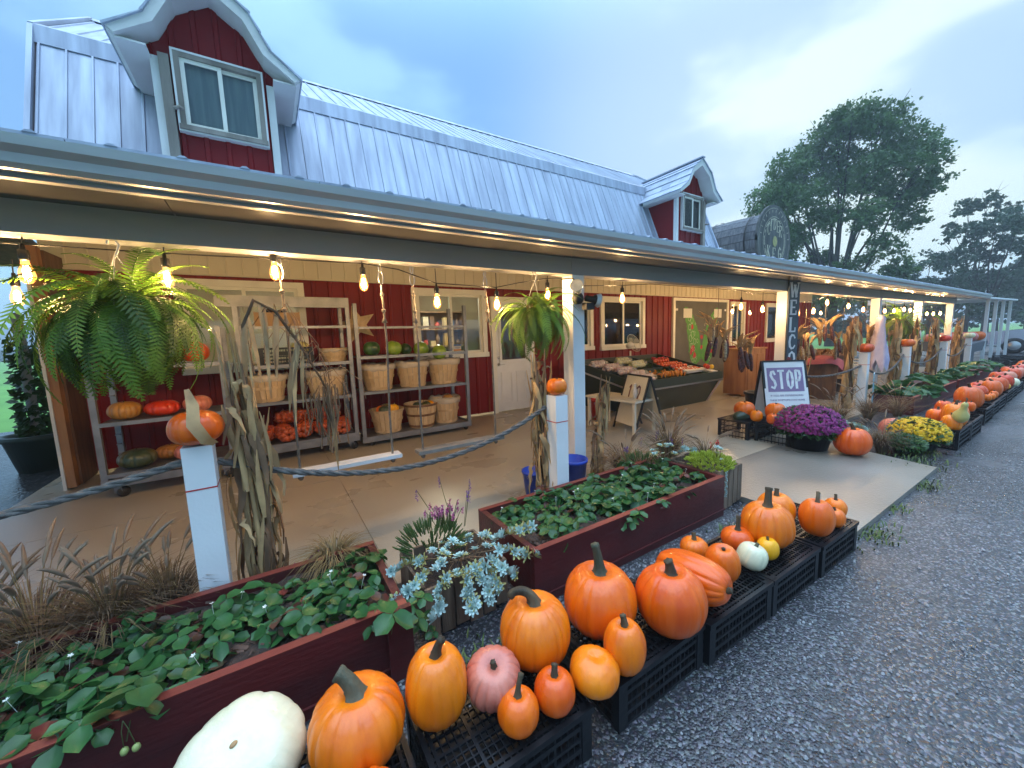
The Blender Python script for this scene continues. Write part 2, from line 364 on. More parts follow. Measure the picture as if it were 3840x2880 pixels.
def siding(x0, x1, z0, z1, y=YW, m='red_siding', parent=bld, name='siding_sheet', pitch=.2286, h=.02, sheet=.9144):
    k = math.floor(x0/sheet)
    while k*sheet < x1:
        a, c_ = max(x0, k*sheet), min(x1, (k+1)*sheet)
        if c_-a > .01:
            b = MB(); b.T = Matrix.Translation((0, y, 0)); rib_sheet(b, a, c_, z0, z1, pitch, h); b.build(name, M[m], parent)
        k += 1
def window(x0, x1, z0, z1, y=YW, split=.5, parent=bld, m='window_white', cas=.09, name='window', old=False):
    b = MB(); d = .05
    b.box(x0, x1, y-d, y+.03, z1-cas, z1); b.box(x0-.012, x1+.012, y-d-.03, y+.03, z0, z0+cas)
    b.box(x0, x0+cas, y-d, y+.03, z0+cas, z1-cas); b.box(x1-cas, x1, y-d, y+.03, z0+cas, z1-cas)
    wn = b.build(name, M['old_wood' if old else m], parent)
    if old:
        b = MB(); e = .022
        for (a0, a1, c0, c1) in ((x0-e, x1+e, z1, z1+e), (x0-e, x1+e, z0-e, z0), (x0-e, x0, z0, z1), (x1, x1+e, z0, z1)): b.box(a0, a1, y-.055, y+.03, c0, c1)
        b.build('edge_trim', M['trim_white'], wn)
    xa, xb, za, zb = x0+cas, x1-cas, z0+cas, z1-cas; xm = xa+(xb-xa)*split; s = .045
    for (p, q, yy) in ((xa, xm+s/2, y-.016), (xm-s/2, xb, y+.016)):
        b = MB(); b.box(p, q, yy-.012, yy+.012, za, za+s); b.box(p, q, yy-.012, yy+.012, zb-s, zb); b.box(p, p+s, yy-.012, yy+.012, za+s, zb-s); b.box(q-s, q, yy-.012, yy+.012, za+s, zb-s)
        b.build('sash', M['window_white'], wn)
        MB().box(p+s, q-s, yy-.003, yy+.003, za+s, zb-s).build('pane', M['glass'], wn)
    return wn
OPEN = [(-.96,.55,1.16,2.43,'w'), (2.2,3.66,1.16,2.43,'w'), (3.76,4.78,0,2.32,'d'), (5.62,6.50,1.16,2.32,'w'), (6.75,8.33,1.13,2.41,'w'), (9.49,12.27,0,2.45,'b'), (12.42,13.3,1.02,2.4,'w'), (14.7,16.3,1.05,2.4,'w')]
xc = -2.08
for (a, c_, z0, z1, kd) in OPEN:
    siding(xc, a, .04, 2.6); siding(a, c_, z1, 2.6)
    if z0 > 0: siding(a, c_, .04, z0)
    if kd == 'w': window(a, c_, z0, z1)
    xc = c_
siding(xc, 18.3, .04, 2.6)
# pale boarding above, with a drip strip
for i in range(int(20.4/.9144)+1):
    a = -2.08+i*.9144; c_ = min(a+.9144, 18.3)
    if c_-a < .02: continue
    b = MB(); b.T = Matrix.Translation((0, YW-.035, 0)); rib_sheet(b, a, c_, 2.5, 3.02, .19, .012, .012, off=-2.08); b.build('upper_panel', M['cream_panel'], bld)
MB().box(-2.08, 18.3, YW-.06, YW-.02, 2.475, 2.498).build('drip_strip', M['cream_panel'], bld)
MB().box(-2.08, 18.3, YW+.06, YW+.10, 2.5, 3.2).build('wall_backing', M['cream_panel'], bld)
# house door
dr = MB().box(3.85, 4.69, YW-.02, YW+.03, .02, 2.22).build('door', M['white_paint'], bld)
b = MB(); b.box(3.76,3.85,YW-.05,YW+.03,0,2.32); b.box(4.69,4.78,YW-.05,YW+.03,0,2.32); b.box(3.85,4.69,YW-.05,YW+.03,2.22,2.32); b.build('door_frame', M['window_white'], bld)
for (a, c_, z0, z1) in ((3.95,4.22,.18,.82), (4.32,4.59,.18,.82)):
    b = MB()
    for (p, q, u, v_) in ((a, c_, z0, z0+.03), (a, c_, z1-.03, z1), (a, a+.03, z0+.03, z1-.03), (c_-.03, c_, z0+.03, z1-.03)): b.box(p, q, YW-.035, YW-.021, u, v_)
    b.build('door_panel', M['white_paint'], dr)
b = MB()
for (p, q, u, v_) in ((3.93,4.61,1.02,1.07), (3.93,4.61,2.07,2.12), (3.93,3.98,1.07,2.07), (4.56,4.61,1.07,2.07)): b.box(p, q, YW-.045, YW-.021, u, v_)
b.build('light_frame', M['white_paint'], dr)
MB().box(3.98,4.56,YW-.030,YW-.0215,1.07,2.07).build('pane', M['glass'], dr)
mat('door_inside', (.10,.035,.03), .5); MB().box(3.98,4.56,YW-.0212,YW-.0206,1.07,2.07).build('door_light_backing', M['door_inside'], dr)
b = MB(); b.lathe([(0,0),(.032,0),(.032,.012),(.012,.016),(.012,.05),(0,.05)], 14); b.bar((0,0,.045), (.11,0,.045), .018, .018); b.T = None
o = b.build('handle', M['steel'], dr); o.location = (3.91, YW-.021, .98); o.rotation_euler = (pi/2,0,0)
o = MB().lathe([(0,0),(.03,0),(.028,.015),(0,.018)], 14).build('deadbolt', M['steel'], dr); o.location = (3.91, YW-.021, 1.12); o.rotation_euler = (pi/2,0,0)
# big grey sliding doors with the painted butterfly
bd = MB().box(9.58,12.18,YW-.03,YW+.02,.02,2.37).build('sliding_door', M['chalk_grey'], bld)
b = MB(); b.box(9.49,9.58,YW-.06,YW+.03,0,2.45); b.box(12.18,12.27,YW-.06,YW+.03,0,2.45); b.box(9.58,12.18,YW-.06,YW+.03,2.37,2.45); b.build('sliding_door_frame', M['window_white'], bld)
mat('paint_green', (.07,.30,.035), .6, (.05,.22,.03), 6); mat('paint_red', (.42,.012,.025), .6); mat('paint_chalk', (.55,.58,.50), .8); mat('paper', (.62,.62,.60), .7)
bf = MB(); prng = random.Random(11); yb = YW-.034
wing = [(0,-.02),(.10,.30),(.22,.62),(.45,.95),(.74,1.18),(.86,1.16),(.84,.95),(.74,.70),(.72,.45),(.64,.20),(.62,-.10),(.50,-.38),(.30,-.50),(.14,-.42),(0,-.30)]
def ragged(pts, n=4, amp=.02):
    out = []
    for i in range(len(pts)):
        a, c_ = pts[i], pts[(i+1) % len(pts)]
        for j in range(n):
            f = j/n; out.append((a[0]+(c_[0]-a[0])*f+prng.uniform(-amp, amp)*(i > 0), a[1]+(c_[1]-a[1])*f+prng.uniform(-amp, amp)))
    return out
wp = ragged(wing)
for sgn in (-1, 1): bf.add([(10.88+sgn*p[0], yb, 1.02+p[1]) for p in wp], [tuple(range(len(wp)))])
bf.build('painted_wings', M['paint_green'], bd)
rd = MB(); ck = MB()
def blob(B, x, z, r, n=9, y=yb-.003): B.add([(x+r*prng.uniform(.7,1.2)*cos(2*pi*i/n), y, z+r*prng.uniform(.8,1.3)*sin(2*pi*i/n)) for i in range(n)], [tuple(range(n))])
def loop(B, x, z, r, wd=.012, n=12, y=yb-.004):
    for i in range(n):
        a, c_ = 2*pi*i/n, 2*pi*(i+1)/n
        B.add([(x+q*cos(e)*.7, y, z+q*sin(e)) for e in (a, c_) for q in (r-wd, r)], [(0,1,3,2)])
for sgn in (-1, 1):
    for (x, z, r) in ((.48,.62,.07), (.42,.0,.11), (.34,-.2,.08), (.52,-.12,.06)): blob(rd, 10.88+sgn*x, 1.02+z, r)
    for (x, z, r) in ((.62,.88,.10), (.50,.80,.09), (.60,.62,.09), (.45,.40,.11), (.55,.30,.10), (.35,.20,.09), (.48,.08,.08), (.30,-.32,.07), (.42,-.34,.07)): loop(ck, 10.88+sgn*x, 1.02+z, r)
    for j in range(9): loop(ck, 10.88+sgn*prng.uniform(.12,.6), 1.02+prng.uniform(-.3,.9), prng.uniform(.03,.07), .007, y=yb-.0045)
for z in (.32, .02): blob(rd, 10.88, 1.02+z, .06)
stuff(rd.build('painted_berries', M['paint_red'], bd)); stuff(ck.build('painted_blossoms', M['paint_chalk'], bd))
for x in (9.98, 11.5): MB().box(x, x+.40, YW-.037, YW-.031, 1.90, 2.16).build('paper_notice', M['paper'], bd)
for x in (9.62, 12.06): MB().box(x, x+.09, YW-.045, YW-.031, 2.10, 2.16).build('hinge', M['steel'], bd)
# shop room behind the panes: walls, ceiling, floor
mat('room_wall', (.58,.50,.36), .7, (.42,.32,.22), 1.2); mat('room_ceiling', (.66,.66,.56), .7)
b = MB(); b.box(-2.0,18.3,10.2,10.3,0,3.0); b.box(-2.1,-2.0,YW+.1,10.3,0,3.0); b.box(18.3,18.4,YW+.1,10.3,0,3.0)
b.build('room_wall', M['room_wall'], bld)
MB().box(-2.0,18.3,YW+.1,10.2,2.7,2.8).build('room_ceiling', M['room_ceiling'], bld)
# corner return at the left end
b = MB(); b.box(-1.95,-1.91,6.22,6.68,.02,2.6); b.build('corner_panel', M['brown_wood'], bld)
MB().box(-2.0,-1.93,6.11,6.215,.02,2.62).build('corner_stud', M['orange_wood'], bld)
MB().box(-2.03,-2.003,6.10,6.70,.0,2.62).build('corner_trim', M['trim_white'], bld)
# gambrel roof
YB, ZB, YR, ZR, YE, ZE = 7.6, 5.55, 10.3, 7.36, 6.62, 3.1
def slope_T(x, y0, z0, y1, z1): # local z runs up the slope, local -y is outward
    d = V((0, y1-y0, z1-z0)).normalized(); nrm = V((0, d.z, -d.y)); m3 = Matrix(((1,0,0), nrm, d)).transposed()
    m4 = m3.to_4x4(); m4.translation = (x, y0, z0); return m4
L1 = sqrt((YB-YE)**2+(ZB-ZE)**2); L2 = sqrt((YR-YB)**2+(ZR-ZB)**2)
me1 = rib_sheet(MB(), 0, .9144, 0, L1, .2286, .016, .015, off=.02).mesh('roof_sheet', M['roof_metal'])
me2 = rib_sheet(MB(), 0, .9144, 0, L2, .2286, .016, .015, off=.02).mesh('roof_sheet', M['roof_metal'])
n = 15; sx = (12.1+2.06)/(n*.9144)
for i in range(n):
    for me, T in ((me1, slope_T(0, YE, ZE, YB, ZB)), (me2, slope_T(0, YB, ZB, YR, ZR))):
        o = link('roof_sheet', me, bld); T = T.copy(); T.translation.x = -2.06+i*.9144*sx; o.matrix_local = T @ Matrix.Diagonal((sx,1,1,1))
b = MB(); # knee flashing, ridge cap, rakes
b.hexa([(-2.1,YB-.10,ZB-.21),(12.14,YB-.10,ZB-.21),(12.14,YB-.045,ZB-.17),(-2.1,YB-.045,ZB-.17),(-2.1,YB-.055,ZB+.025),(12.14,YB-.055,ZB+.025),(12.14,YB+.12,ZB+.13),(-2.1,YB+.12,ZB+.13)])
b.build('knee_flashing', M['roof_metal'], bld)
b = MB(); b.hexa([(-2.1,YR-.14,ZR-.06),(12.14,YR-.14,ZR-.06),(12.14,YR+.14,ZR-.06),(-2.1,YR+.14,ZR-.06),(-2.1,YR-.01,ZR+.05),(12.14,YR-.01,ZR+.05),(12.14,YR+.01,ZR+.05),(-2.1,YR+.01,ZR+.05)])
b.build('ridge_cap', M['roof_metal'], bld)
b = MB()  # rear slopes and gable ends close the body
b.add([(-2.06,YR,ZR),(12.1,YR,ZR),(12.1,2*YR-YB,ZB),(-2.06,2*YR-YB,ZB),(12.1,2*YR-YE,ZE),(-2.06,2*YR-YE,ZE)], [(0,1,2,3),(3,2,4,5)])
b.build('rear_roof', M['roof_metal'], bld)
for x in (-2.02, 12.06):
    b = MB(); pr = [(YE+.06,ZE),(YB+.03,ZB-.06),(YR,ZR-.06),(2*YR-YB-.03,ZB-.06),(2*YR-YE-.06,ZE),(2*YR-YE-.06,0),(YE+.2,0)]
    b.add([(x, p[0], p[1]) for p in pr], [tuple(range(len(pr)))]); b.build('gable_wall', M['red_siding'], bld)
for x in (-2.13, 12.11):
    b = MB()
    for (a, c_) in (((YE,ZE),(YB,ZB)), ((YB,ZB),(YR,ZR))): b.bar((x+.03,a[0],a[1]), (x+.03,c_[0],c_[1]), .05, .12, (0,-1,1))
    b.build('rake_trim', M['roof_metal'], bld)
# dormers
PI_ = [(-.87,4.97),(-.53,5.2),(-.34,5.54),(0,5.76),(.34,5.54),(.53,5.2),(.87,4.97)]
def interp(x):
    for i in range(6):
        if PI_[i][0] <= x <= PI_[i+1][0]: a, c_ = PI_[i], PI_[i+1]; return a[1]+(c_[1]-a[1])*(x-a[0])/(c_[0]-a[0])
interp.brk = [p[0] for p in PI_]
def roofY(z): return YE+(z-ZE)/(ZB-ZE)*(YB-YE) if z < ZB else YB+(z-ZB)/(ZR-ZB)*(YR-YB)
def dormer(cx):
    hw = .62; yf = 6.5; k = 0
    for a, c_, zb_, zt_ in ((-hw,-.40,3.3,None), (.48,hw,3.3,None), (-.40,.48,3.3,4.21), (-.40,.48,5.09,None)):
        b = MB(); b.T = Matrix.Translation((cx, yf, 0)); f = (lambda x: interp(x)) if zt_ is None else (lambda x: zt_)
        if zt_ is None: f.brk = interp.brk
        rib_sheet(b, a, c_, zb_, f, .2286, .02, .034, off=.05); b.build('dormer_front', M['red_siding'], bld)
    for a, c_ in ((-.86,-hw), (hw,.86)):   # small returns under the flared eaves
        b = MB(); b.T = Matrix.Translation((cx, yf, 0)); b.add([(a,0,max(4.97, 5.0)),(c_,0,5.0),(c_,0,interp(c_)),(a,0,interp(a))], [(0,1,2,3)]); b.build('dormer_return', M['red_siding'], bld)
    for sgn in (-1, 1):
        x = cx+sgn*hw; b = MB(); zs = [3.3+i*.2 for i in range(10)]+[5.12]
        b.add([(x, yf, z) for z in zs]+[(x, roofY(z)+.02, z) for z in zs], [(i, i+1, len(zs)+i+1, len(zs)+i) for i in range(len(zs)-1)]); b.build('dormer_cheek', M['red_siding'], bld)
        b = MB(); x0, x1 = sorted((x, x-sgn*.075)); b.box(x0-.012*(sgn < 0), x1+.012*(sgn > 0), yf-.04, yf+.05, 3.3, 5.0); b.build('corner_board', M['trim_white'], bld)
        b = MB(); b.hexa([(cx+sgn*(hw+.0), yf-.27, 4.955),(cx+sgn*.88, yf-.27, 4.955),(cx+sgn*.88, roofY(4.95)+.05, 4.955),(cx+sgn*hw, roofY(4.95)+.05, 4.955),
            (cx+sgn*hw, yf-.27, 4.975),(cx+sgn*.88, yf-.27, 4.975),(cx+sgn*.88, roofY(4.97)+.05, 4.975),(cx+sgn*hw, roofY(4.97)+.05, 4.975)]); b.build('eave_soffit', M['trim_white'], bld)
    # roof shell: soffit, barge board, shakes
    so_ = MB(); vs = []
    for (x, z) in PI_: vs += [(cx+x, yf-.30, z+.004), (cx+x, max(roofY(z)+.05, yf+.05), z+.004)]
    so_.add(vs, [(2*i, 2*i+2, 2*i+3, 2*i+1) for i in range(6)]); so_.build('dormer_soffit', M['trim_white'], bld)
    PO = [(-.93,5.02),(-.60,5.27),(-.41,5.63),(0,5.92),(.41,5.63),(.60,5.27),(.93,5.02)]
    bb = MB()
    for i in range(6):
        a, c_, e, f_ = PI_[i], PI_[i+1], PO[i], PO[i+1]
        bb.hexa([(cx+a[0],yf-.33,a[1]),(cx+c_[0],yf-.33,c_[1]),(cx+c_[0],yf-.30,c_[1]),(cx+a[0],yf-.30,a[1]),(cx+e[0],yf-.33,e[1]),(cx+f_[0],yf-.33,f_[1]),(cx+f_[0],yf-.30,f_[1]),(cx+e[0],yf-.30,e[1])])
    for sgn in (-1, 1):
        e = PO[0] if sgn < 0 else PO[6]; a = PI_[0] if sgn < 0 else PI_[6]
        bb.hexa([(cx+a[0],yf-.30,a[1]),(cx+a[0]+.02*sgn,yf-.30,a[1]),(cx+a[0]+.02*sgn,7.3,a[1]),(cx+a[0],7.3,a[1]),(cx+e[0],yf-.30,e[1]),(cx+e[0]+.02*sgn,yf-.30,e[1]),(cx+e[0]+.02*sgn,7.3,e[1]),(cx+e[0],7.3,e[1])])
    bb.build('barge_board', M['trim_white'], bld)
    for i in range(6):  # metal shakes in lapped courses
        e, f_ = (PO[i], PO[i+1]) if i < 3 else (PO[i+1], PO[i])
        rows = 1 if i in (0, 5) else (2 if i in (1, 4) else 2)
        for rw in range(rows):
            p0 = (e[0]+(f_[0]-e[0])*rw/rows, e[1]+(f_[1]-e[1])*rw/rows); p1 = (e[0]+(f_[0]-e[0])*(rw+1)/rows, e[1]+(f_[1]-e[1])*(rw+1)/rows)
            y0 = yf-.36; ye = roofY(p1[1])+.1; nsh = max(2, int((ye-y0)/.28)); oy = (.14 if rw % 2 else 0)
            for j in range(nsh+1):
                ya, yb_ = y0+max(0, j*.28-oy), y0+min(ye-y0, (j+1)*.28-oy)-.006
                if yb_-ya < .03: continue
                lift = .026; sg = -1 if i < 3 else 1
                dx, dz = (p1[0]-p0[0]), (p1[1]-p0[1]); ln = sqrt(dx*dx+dz*dz); nx_, nz_ = (-dz/ln, dx/ln) if i < 3 else (dz/ln, -dx/ln)
                if nz_ < 0: nx_, nz_ = -nx_, -nz_
                q0 = (p0[0]-dx*.05, p0[1]-dz*.05)
                b = MB(); A = (cx+q0[0]+nx_*lift, q0[1]+nz_*lift); B_ = (cx+p1[0]+nx_*.008, p1[1]+nz_*.008); A0 = (cx+q0[0], q0[1]); B0 = (cx+p1[0], p1[1])
                b.hexa([(A0[0],ya,A0[1]),(B0[0],ya,B0[1]),(B0[0],yb_,B0[1]),(A0[0],yb_,A0[1]),(A[0],ya,A[1]),(B_[0],ya,B_[1]),(B_[0],yb_,B_[1]),(A[0],yb_,A[1])])
                b.build('metal_shake', M['roof_metal'], bld)
    b = MB()
    b.bar((cx, yf-.37, 5.955), (cx, 8.05, 5.955), .12, .03); b.build('dormer_ridge', M['roof_metal'], bld)
    window(cx-.41, cx+.49, 4.2, 5.1, yf-.03, .5, bld, name='dormer_window', old=True, cas=.055)
    b = MB(); b.box(cx-.40, cx+.48, yf+.03, yf+.04, 4.2, 5.1); b.build('dormer_curtain', M['curtain'], bld)
mat('curtain', (.50,.56,.62), .8, (.34,.40,.46), 3, st=(6,1,.4))
dormer(-.225); dormer(9.93)
for x, z1 in ((-.775, 5.02), (10.40, 5.02)):
    MB().box(x, x+.10, 6.40, 6.475, 3.4, z1).build('wooden_upright', M['old_wood'], bld)
    MB().tube([(x+.10,6.40,4.42),(x+.16,6.34,4.42),(x+.17,6.38,4.42)], .022, 8).build('iron_knob', M['old_wood'], bld)
# ================================================================ porch
pch = thing('porch', 'white posted porch with grey beam and long gutter along the shop front', 'porch', (0,0,0))
X0, X1 = -7.0, 19.55
b = MB(); pr = [(2.42,2.305),(2.42,2.222),(2.36,2.222),(2.335,2.238),(2.325,2.27),(2.295,2.292),(2.285,2.327),(2.30,2.332),(2.31,2.31),(2.33,2.305)]
b.add([(x, p[0], p[1]) for x in (X0, X1) for p in pr], [(i, (i+1) % 10, 10+(i+1) % 10, 10+i) for i in range(10)]+[tuple(range(9,-1,-1)), tuple(range(10,20))]); b.build('gutter', M['gutter_metal'], pch)
MB().box(X0, X1, 2.422, 2.462, 2.205, 2.345).build('fascia', M['beam_grey'], pch)
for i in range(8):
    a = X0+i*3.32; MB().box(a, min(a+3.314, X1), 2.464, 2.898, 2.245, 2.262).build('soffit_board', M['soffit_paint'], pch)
for i, (a, c_) in enumerate(((X0,2.55),(2.553,7.0),(7.003,11.4),(11.403,18.6))): MB().box(a, c_, 2.90, 3.05, 2.09, 2.30).build('beam', M['beam_grey'], pch)
for x in (2.56, 7.05, 11.42, 14.75, 18.22): MB().box(x, x+.15, 2.902, 3.052, 0, 2.088).build('post', M['white_paint'], pch)
for i in range(29):
    a = X0+i*.9144
    b = MB(); b.hexa([(a,2.315,2.338),(a+.91,2.315,2.338),(a+.91,6.72,3.12),(a,6.72,3.12),(a,2.315,2.350),(a+.91,2.315,2.350),(a+.91,6.72,3.14),(a,6.72,3.14)])
    for q in (.11,.34,.57,.80): b.hexa([(a+q,2.31,2.349),(a+q+.04,2.31,2.349),(a+q+.04,6.72,3.139),(a+q,6.72,3.139),(a+q+.012,2.31,2.358),(a+q+.028,2.31,2.358),(a+q+.028,6.72,3.149),(a+q+.012,6.72,3.149)])
    b.build('porch_roof_sheet', M['roof_metal'], pch)
for i in range(14):
    a = X0+i*1.9; c_ = min(a+1.894, X1-.1)
    MB().hexa([(a,3.06,2.33),(c_,3.06,2.33),(c_,6.64,2.93),(a,6.64,2.93),(a,3.06,2.345),(c_,3.06,2.345),(c_,6.64,2.945),(a,6.64,2.945)]).build('ceiling_board', M['ceiling_paint'], pch)
for x in [-6.2,-4.9,-3.6,-2.3,-1.0]: MB().bar((x,3.06,2.29), (x,6.62,2.885), .05, .06).build('rafter', M['ceiling_paint'], pch)
MB().hexa([(X0,6.75,2.80),(-2.2,6.75,2.80),(-2.2,7.6,2.62),(X0,7.6,2.62),(X0,6.75,2.88),(-2.2,6.75,2.88),(-2.2,7.6,2.70),(X0,7.6,2.70)]).build('side_roof', M['brown_wood'], pch)
# ================================================================ barrel landmark behind
keg = thing('barrel_sign', 'huge weathered wooden barrel with painted cider lettering above the roof', 'barrel sign', (16.25, 7.2, 0))
ZK, RK = 4.74, 1.27
nst = 22
for i in range(nst):   # body staves
    a0, a1 = 2*pi*i/nst, 2*pi*(i+1)/nst-.02; b = MB(); vs = []
    for (r_, y) in ((1.03,.12),(1.08,1.3),(1.08,2.6),(1.0,3.9)):
        for a in (a0, a1): vs += [(r_*cos(a), y, ZK+r_*sin(a)), ((r_-.05)*cos(a), y, ZK+(r_-.05)*sin(a))]
    fs = []
    for j in range(3):
        q = j*4; fs += [(q,q+4,q+6,q+2), (q+1,q+3,q+7,q+5), (q,q+1,q+5,q+4), (q+2,q+6,q+7,q+3)]
    b.add(vs, fs); b.build('stave', M['grey_board'], keg)
for y in (.5, 1.9, 3.3):
    b = MB(); rr_ = 1.12; b.add([(rr_*cos(2*pi*i/40), y+d, ZK+rr_*sin(2*pi*i/40)) for d in (0,.06) for i in range(40)], [(i,(i+1)%40,40+(i+1)%40,40+i) for i in range(40)]); b.build('hoop', M['dark_rubber'], keg)
mat('keg_head', (.045,.05,.05), .8, (.10,.105,.10), 2.5, st=(5,1,.7), bump=.3, bscale=20, rnd=.3)
for i in range(9):   # head boards
    x0, x1 = -RK+i*2*RK/9+.004, -RK+(i+1)*2*RK/9-.004; b = MB(); m_ = 5
    top = [(x0+(x1-x0)*j/m_) for j in range(m_+1)]; zt = [sqrt(max(RK*RK-x*x, .0004)) for x in top]
    vs = [(x, y, ZK+s_*z) for y in (0,.08) for x, z in zip(top, zt) for s_ in (-1, 1)]
    fs = []; q = 2*(m_+1)
    for j in range(m_): a = 2*j; fs += [(a,a+2,a+3,a+1), (q+a,q+a+1,q+a+3,q+a+2), (a+1,a+3,q+a+3,q+a+1), (a,q+a,q+a+2,a+2)]
    b.add(vs, fs); b.build('head_board', M['keg_head'], keg)
mat('keg_letter', (.60,.57,.42), .8, (.34,.33,.25), 6); mat('keg_yellow', (.42,.38,.14), .8, (.25,.24,.1), 9)
rg = MB()
for (r_, wd) in ((1.16,.012), (.86,.018), (.79,.035), (.72,.012)):
    for i in range(44):
        a, c_ = 2*pi*i/44, 2*pi*(i+.95)/44
        if rr.random() < .12: continue
        rg.add([((q)*cos(e), -.006, ZK+q*sin(e)) for e in (a, c_) for q in (r_-wd, r_)], [(0,1,3,2)])
rg.build('painted_rings', M['keg_letter'], keg)
def stroke_text(b, txt, x, z, h, wd, y, thick=.2, th=.006, gap=.25, serif=True, place=None):
    """flat painted letters drawn with strokes; place maps (u, v) to a point"""
    G = {'W': [((0,1),(.22,0),1),((.22,0),(.45,.8),.5),((.45,.8),(.68,0),1),((.68,0),(.9,1),.5)], 'E': [((.12,0),(.12,1),1),((.12,1),(.7,1),.5),((.12,.5),(.55,.5),.5),((.12,0),(.72,0),.5),((.7,1),(.7,.8),.5),((.72,0),(.72,.22),.5)],
         'L': [((.12,0),(.12,1),1),((.12,0),(.7,0),.5),((.7,0),(.7,.25),.5)], 'C': [((.75,.78),(.6,.97),.6),((.6,.97),(.38,1),.6),((.38,1),(.18,.85),.8),((.18,.85),(.1,.5),1),((.1,.5),(.18,.15),1),((.18,.15),(.38,0),.8),((.38,0),(.6,.03),.6),((.6,.03),(.76,.2),.6)],
         'O': [((.45,1),(.2,.85),.7),((.2,.85),(.1,.5),1),((.1,.5),(.2,.15),1),((.2,.15),(.45,0),.7),((.45,0),(.7,.15),.7),((.7,.15),(.8,.5),1),((.8,.5),(.7,.85),1),((.7,.85),(.45,1),.7)],
         'M': [((.1,0),(.14,1),.5),((.14,1),(.45,.2),1),((.45,.2),(.76,1),.5),((.76,1),(.8,0),1)], 'I': [((.3,0),(.3,1),1)], 'D': [((.12,0),(.12,1),1),((.12,1),(.5,.95),.6),((.5,.95),(.75,.5),.9),((.75,.5),(.5,.05),.9),((.5,.05),(.12,0),.6)],
         'R': [((.12,0),(.12,1),1),((.12,1),(.6,.95),.6),((.6,.95),(.66,.65),.9),((.66,.65),(.12,.5),.6),((.4,.52),(.75,0),1)], 'K': [((.12,0),(.12,1),1),((.12,.4),(.7,1),.6),((.3,.55),(.75,0),1)],
         'G': [((.75,.8),(.4,1),.6),((.4,1),(.12,.6),.9),((.12,.6),(.2,.12),1),((.2,.12),(.6,0),.7),((.6,0),(.75,.15),.7),((.75,.15),(.75,.45),.9),((.75,.45),(.5,.45),.6)],
         'S': [((.7,.8),(.55,.97),.8),((.55,.97),(.28,.95),.8),((.28,.95),(.15,.75),1),((.15,.75),(.35,.55),1),((.35,.55),(.6,.42),1),((.6,.42),(.7,.2),1),((.7,.2),(.5,.02),.8),((.5,.02),(.15,.1),.8)],
         'T': [((.4,0),(.4,1),1),((.02,1),(.78,1),.8)], 'P': [((.14,0),(.14,1),1),((.14,1),(.6,.97),.8),((.6,.97),(.7,.72),1),((.7,.72),(.55,.45),.9),((.55,.45),(.14,.42),.8)],
         '1': [((.4,0),(.4,1),1),((.4,1),(.2,.8),.7)], '0': [((.45,1),(.2,.8),1),((.2,.8),(.15,.4),1),((.15,.4),(.35,0),1),((.35,0),(.6,.1),1),((.6,.1),(.75,.55),1),((.75,.55),(.65,.9),1),((.65,.9),(.45,1),1)]}
    pl = place or (lambda u, v: (x+u, y, z+v)); u = 0
    for chn in txt:
        for (a, c_, k) in G.get(chn, []):
            A = V((u+a[0]*wd, a[1]*h, 0)); B_ = V((u+c_[0]*wd, c_[1]*h, 0)); d = (B_-A).normalized(); nn_ = V((-d.y, d.x, 0))*thick*wd*k/2
            A -= d*thick*wd*.2; B_ += d*thick*wd*.2
            q = [A-nn_, B_-nn_, B_+nn_, A+nn_]; b.add([pl(p.x, p.y) for p in q], [(0,1,2,3)])
        if serif and chn in 'WELMIK':
            for (sxp, szp) in {'W': ((0,1),(.9,1),(.45,.84)), 'E': ((.12,1),(.12,0)), 'L': ((.12,1),(.12,0)), 'M': ((.1,0),(.8,0),(.14,1),(.76,1)), 'I': ((.3,0),(.3,1)), 'K': ((.12,0),(.12,1))}[chn]:
                q = [(u+sxp*wd+e*wd*.17, szp*h+f_*thick*wd*.18) for e, f_ in ((-1,-1),(1,-1),(1,1),(-1,1))]; b.add([pl(*p) for p in q], [(0,1,2,3)])
        u += wd*(1+gap)
    return b
for i, chn in enumerate('CIDER'):
    a = radians(152-i*31); r_ = .40; b = MB(); cx_, cz_ = r_*cos(a)*1.25, ZK+.16+r_*sin(a)
    stroke_text(b, chn, cx_-.14, cz_-.17, .40, .26, -.012); b.build('painted_letter', M['keg_letter'], keg)
for i, chn in enumerate('KEG'): stroke_text(MB(), chn, -.56+i*.42, ZK-.62-.06*(i == 1), .42, .30, -.012).build('painted_letter', M['keg_letter'], keg)
MB().add([(.02+.17*cos(2*pi*i/16), -.013, ZK-.02+.19*sin(2*pi*i/16)) for i in range(16)], [tuple(range(16))]).build('painted_apple', M['keg_yellow'], keg)
for i in range(13):
    a = radians(170-i*13.5); b = MB(); b.bar((1.0*cos(a)-.03*sin(a),-.011,ZK+1.0*sin(a)), (1.09*cos(a)+.02*cos(a),-.011,ZK+1.09*sin(a)), .02, .004, (0,1,0)); b.build('worn_lettering', M['keg_letter'], keg)
for x in (-.9, .9): MB().box(x-.08,x+.08,.3,.46,2.9,4.2).build('support', M['grey_board'], keg)
MB().box(-1.2,1.2,.4,3.8,3.3,3.6).build('cradle', M['grey_board'], keg)
ORD = ['first','second','third','fourth','fifth','sixth','seventh','eighth','ninth','tenth','eleventh','twelfth','thirteenth','fourteenth','fifteenth','sixteenth','seventeenth','eighteenth','nineteenth','twentieth']
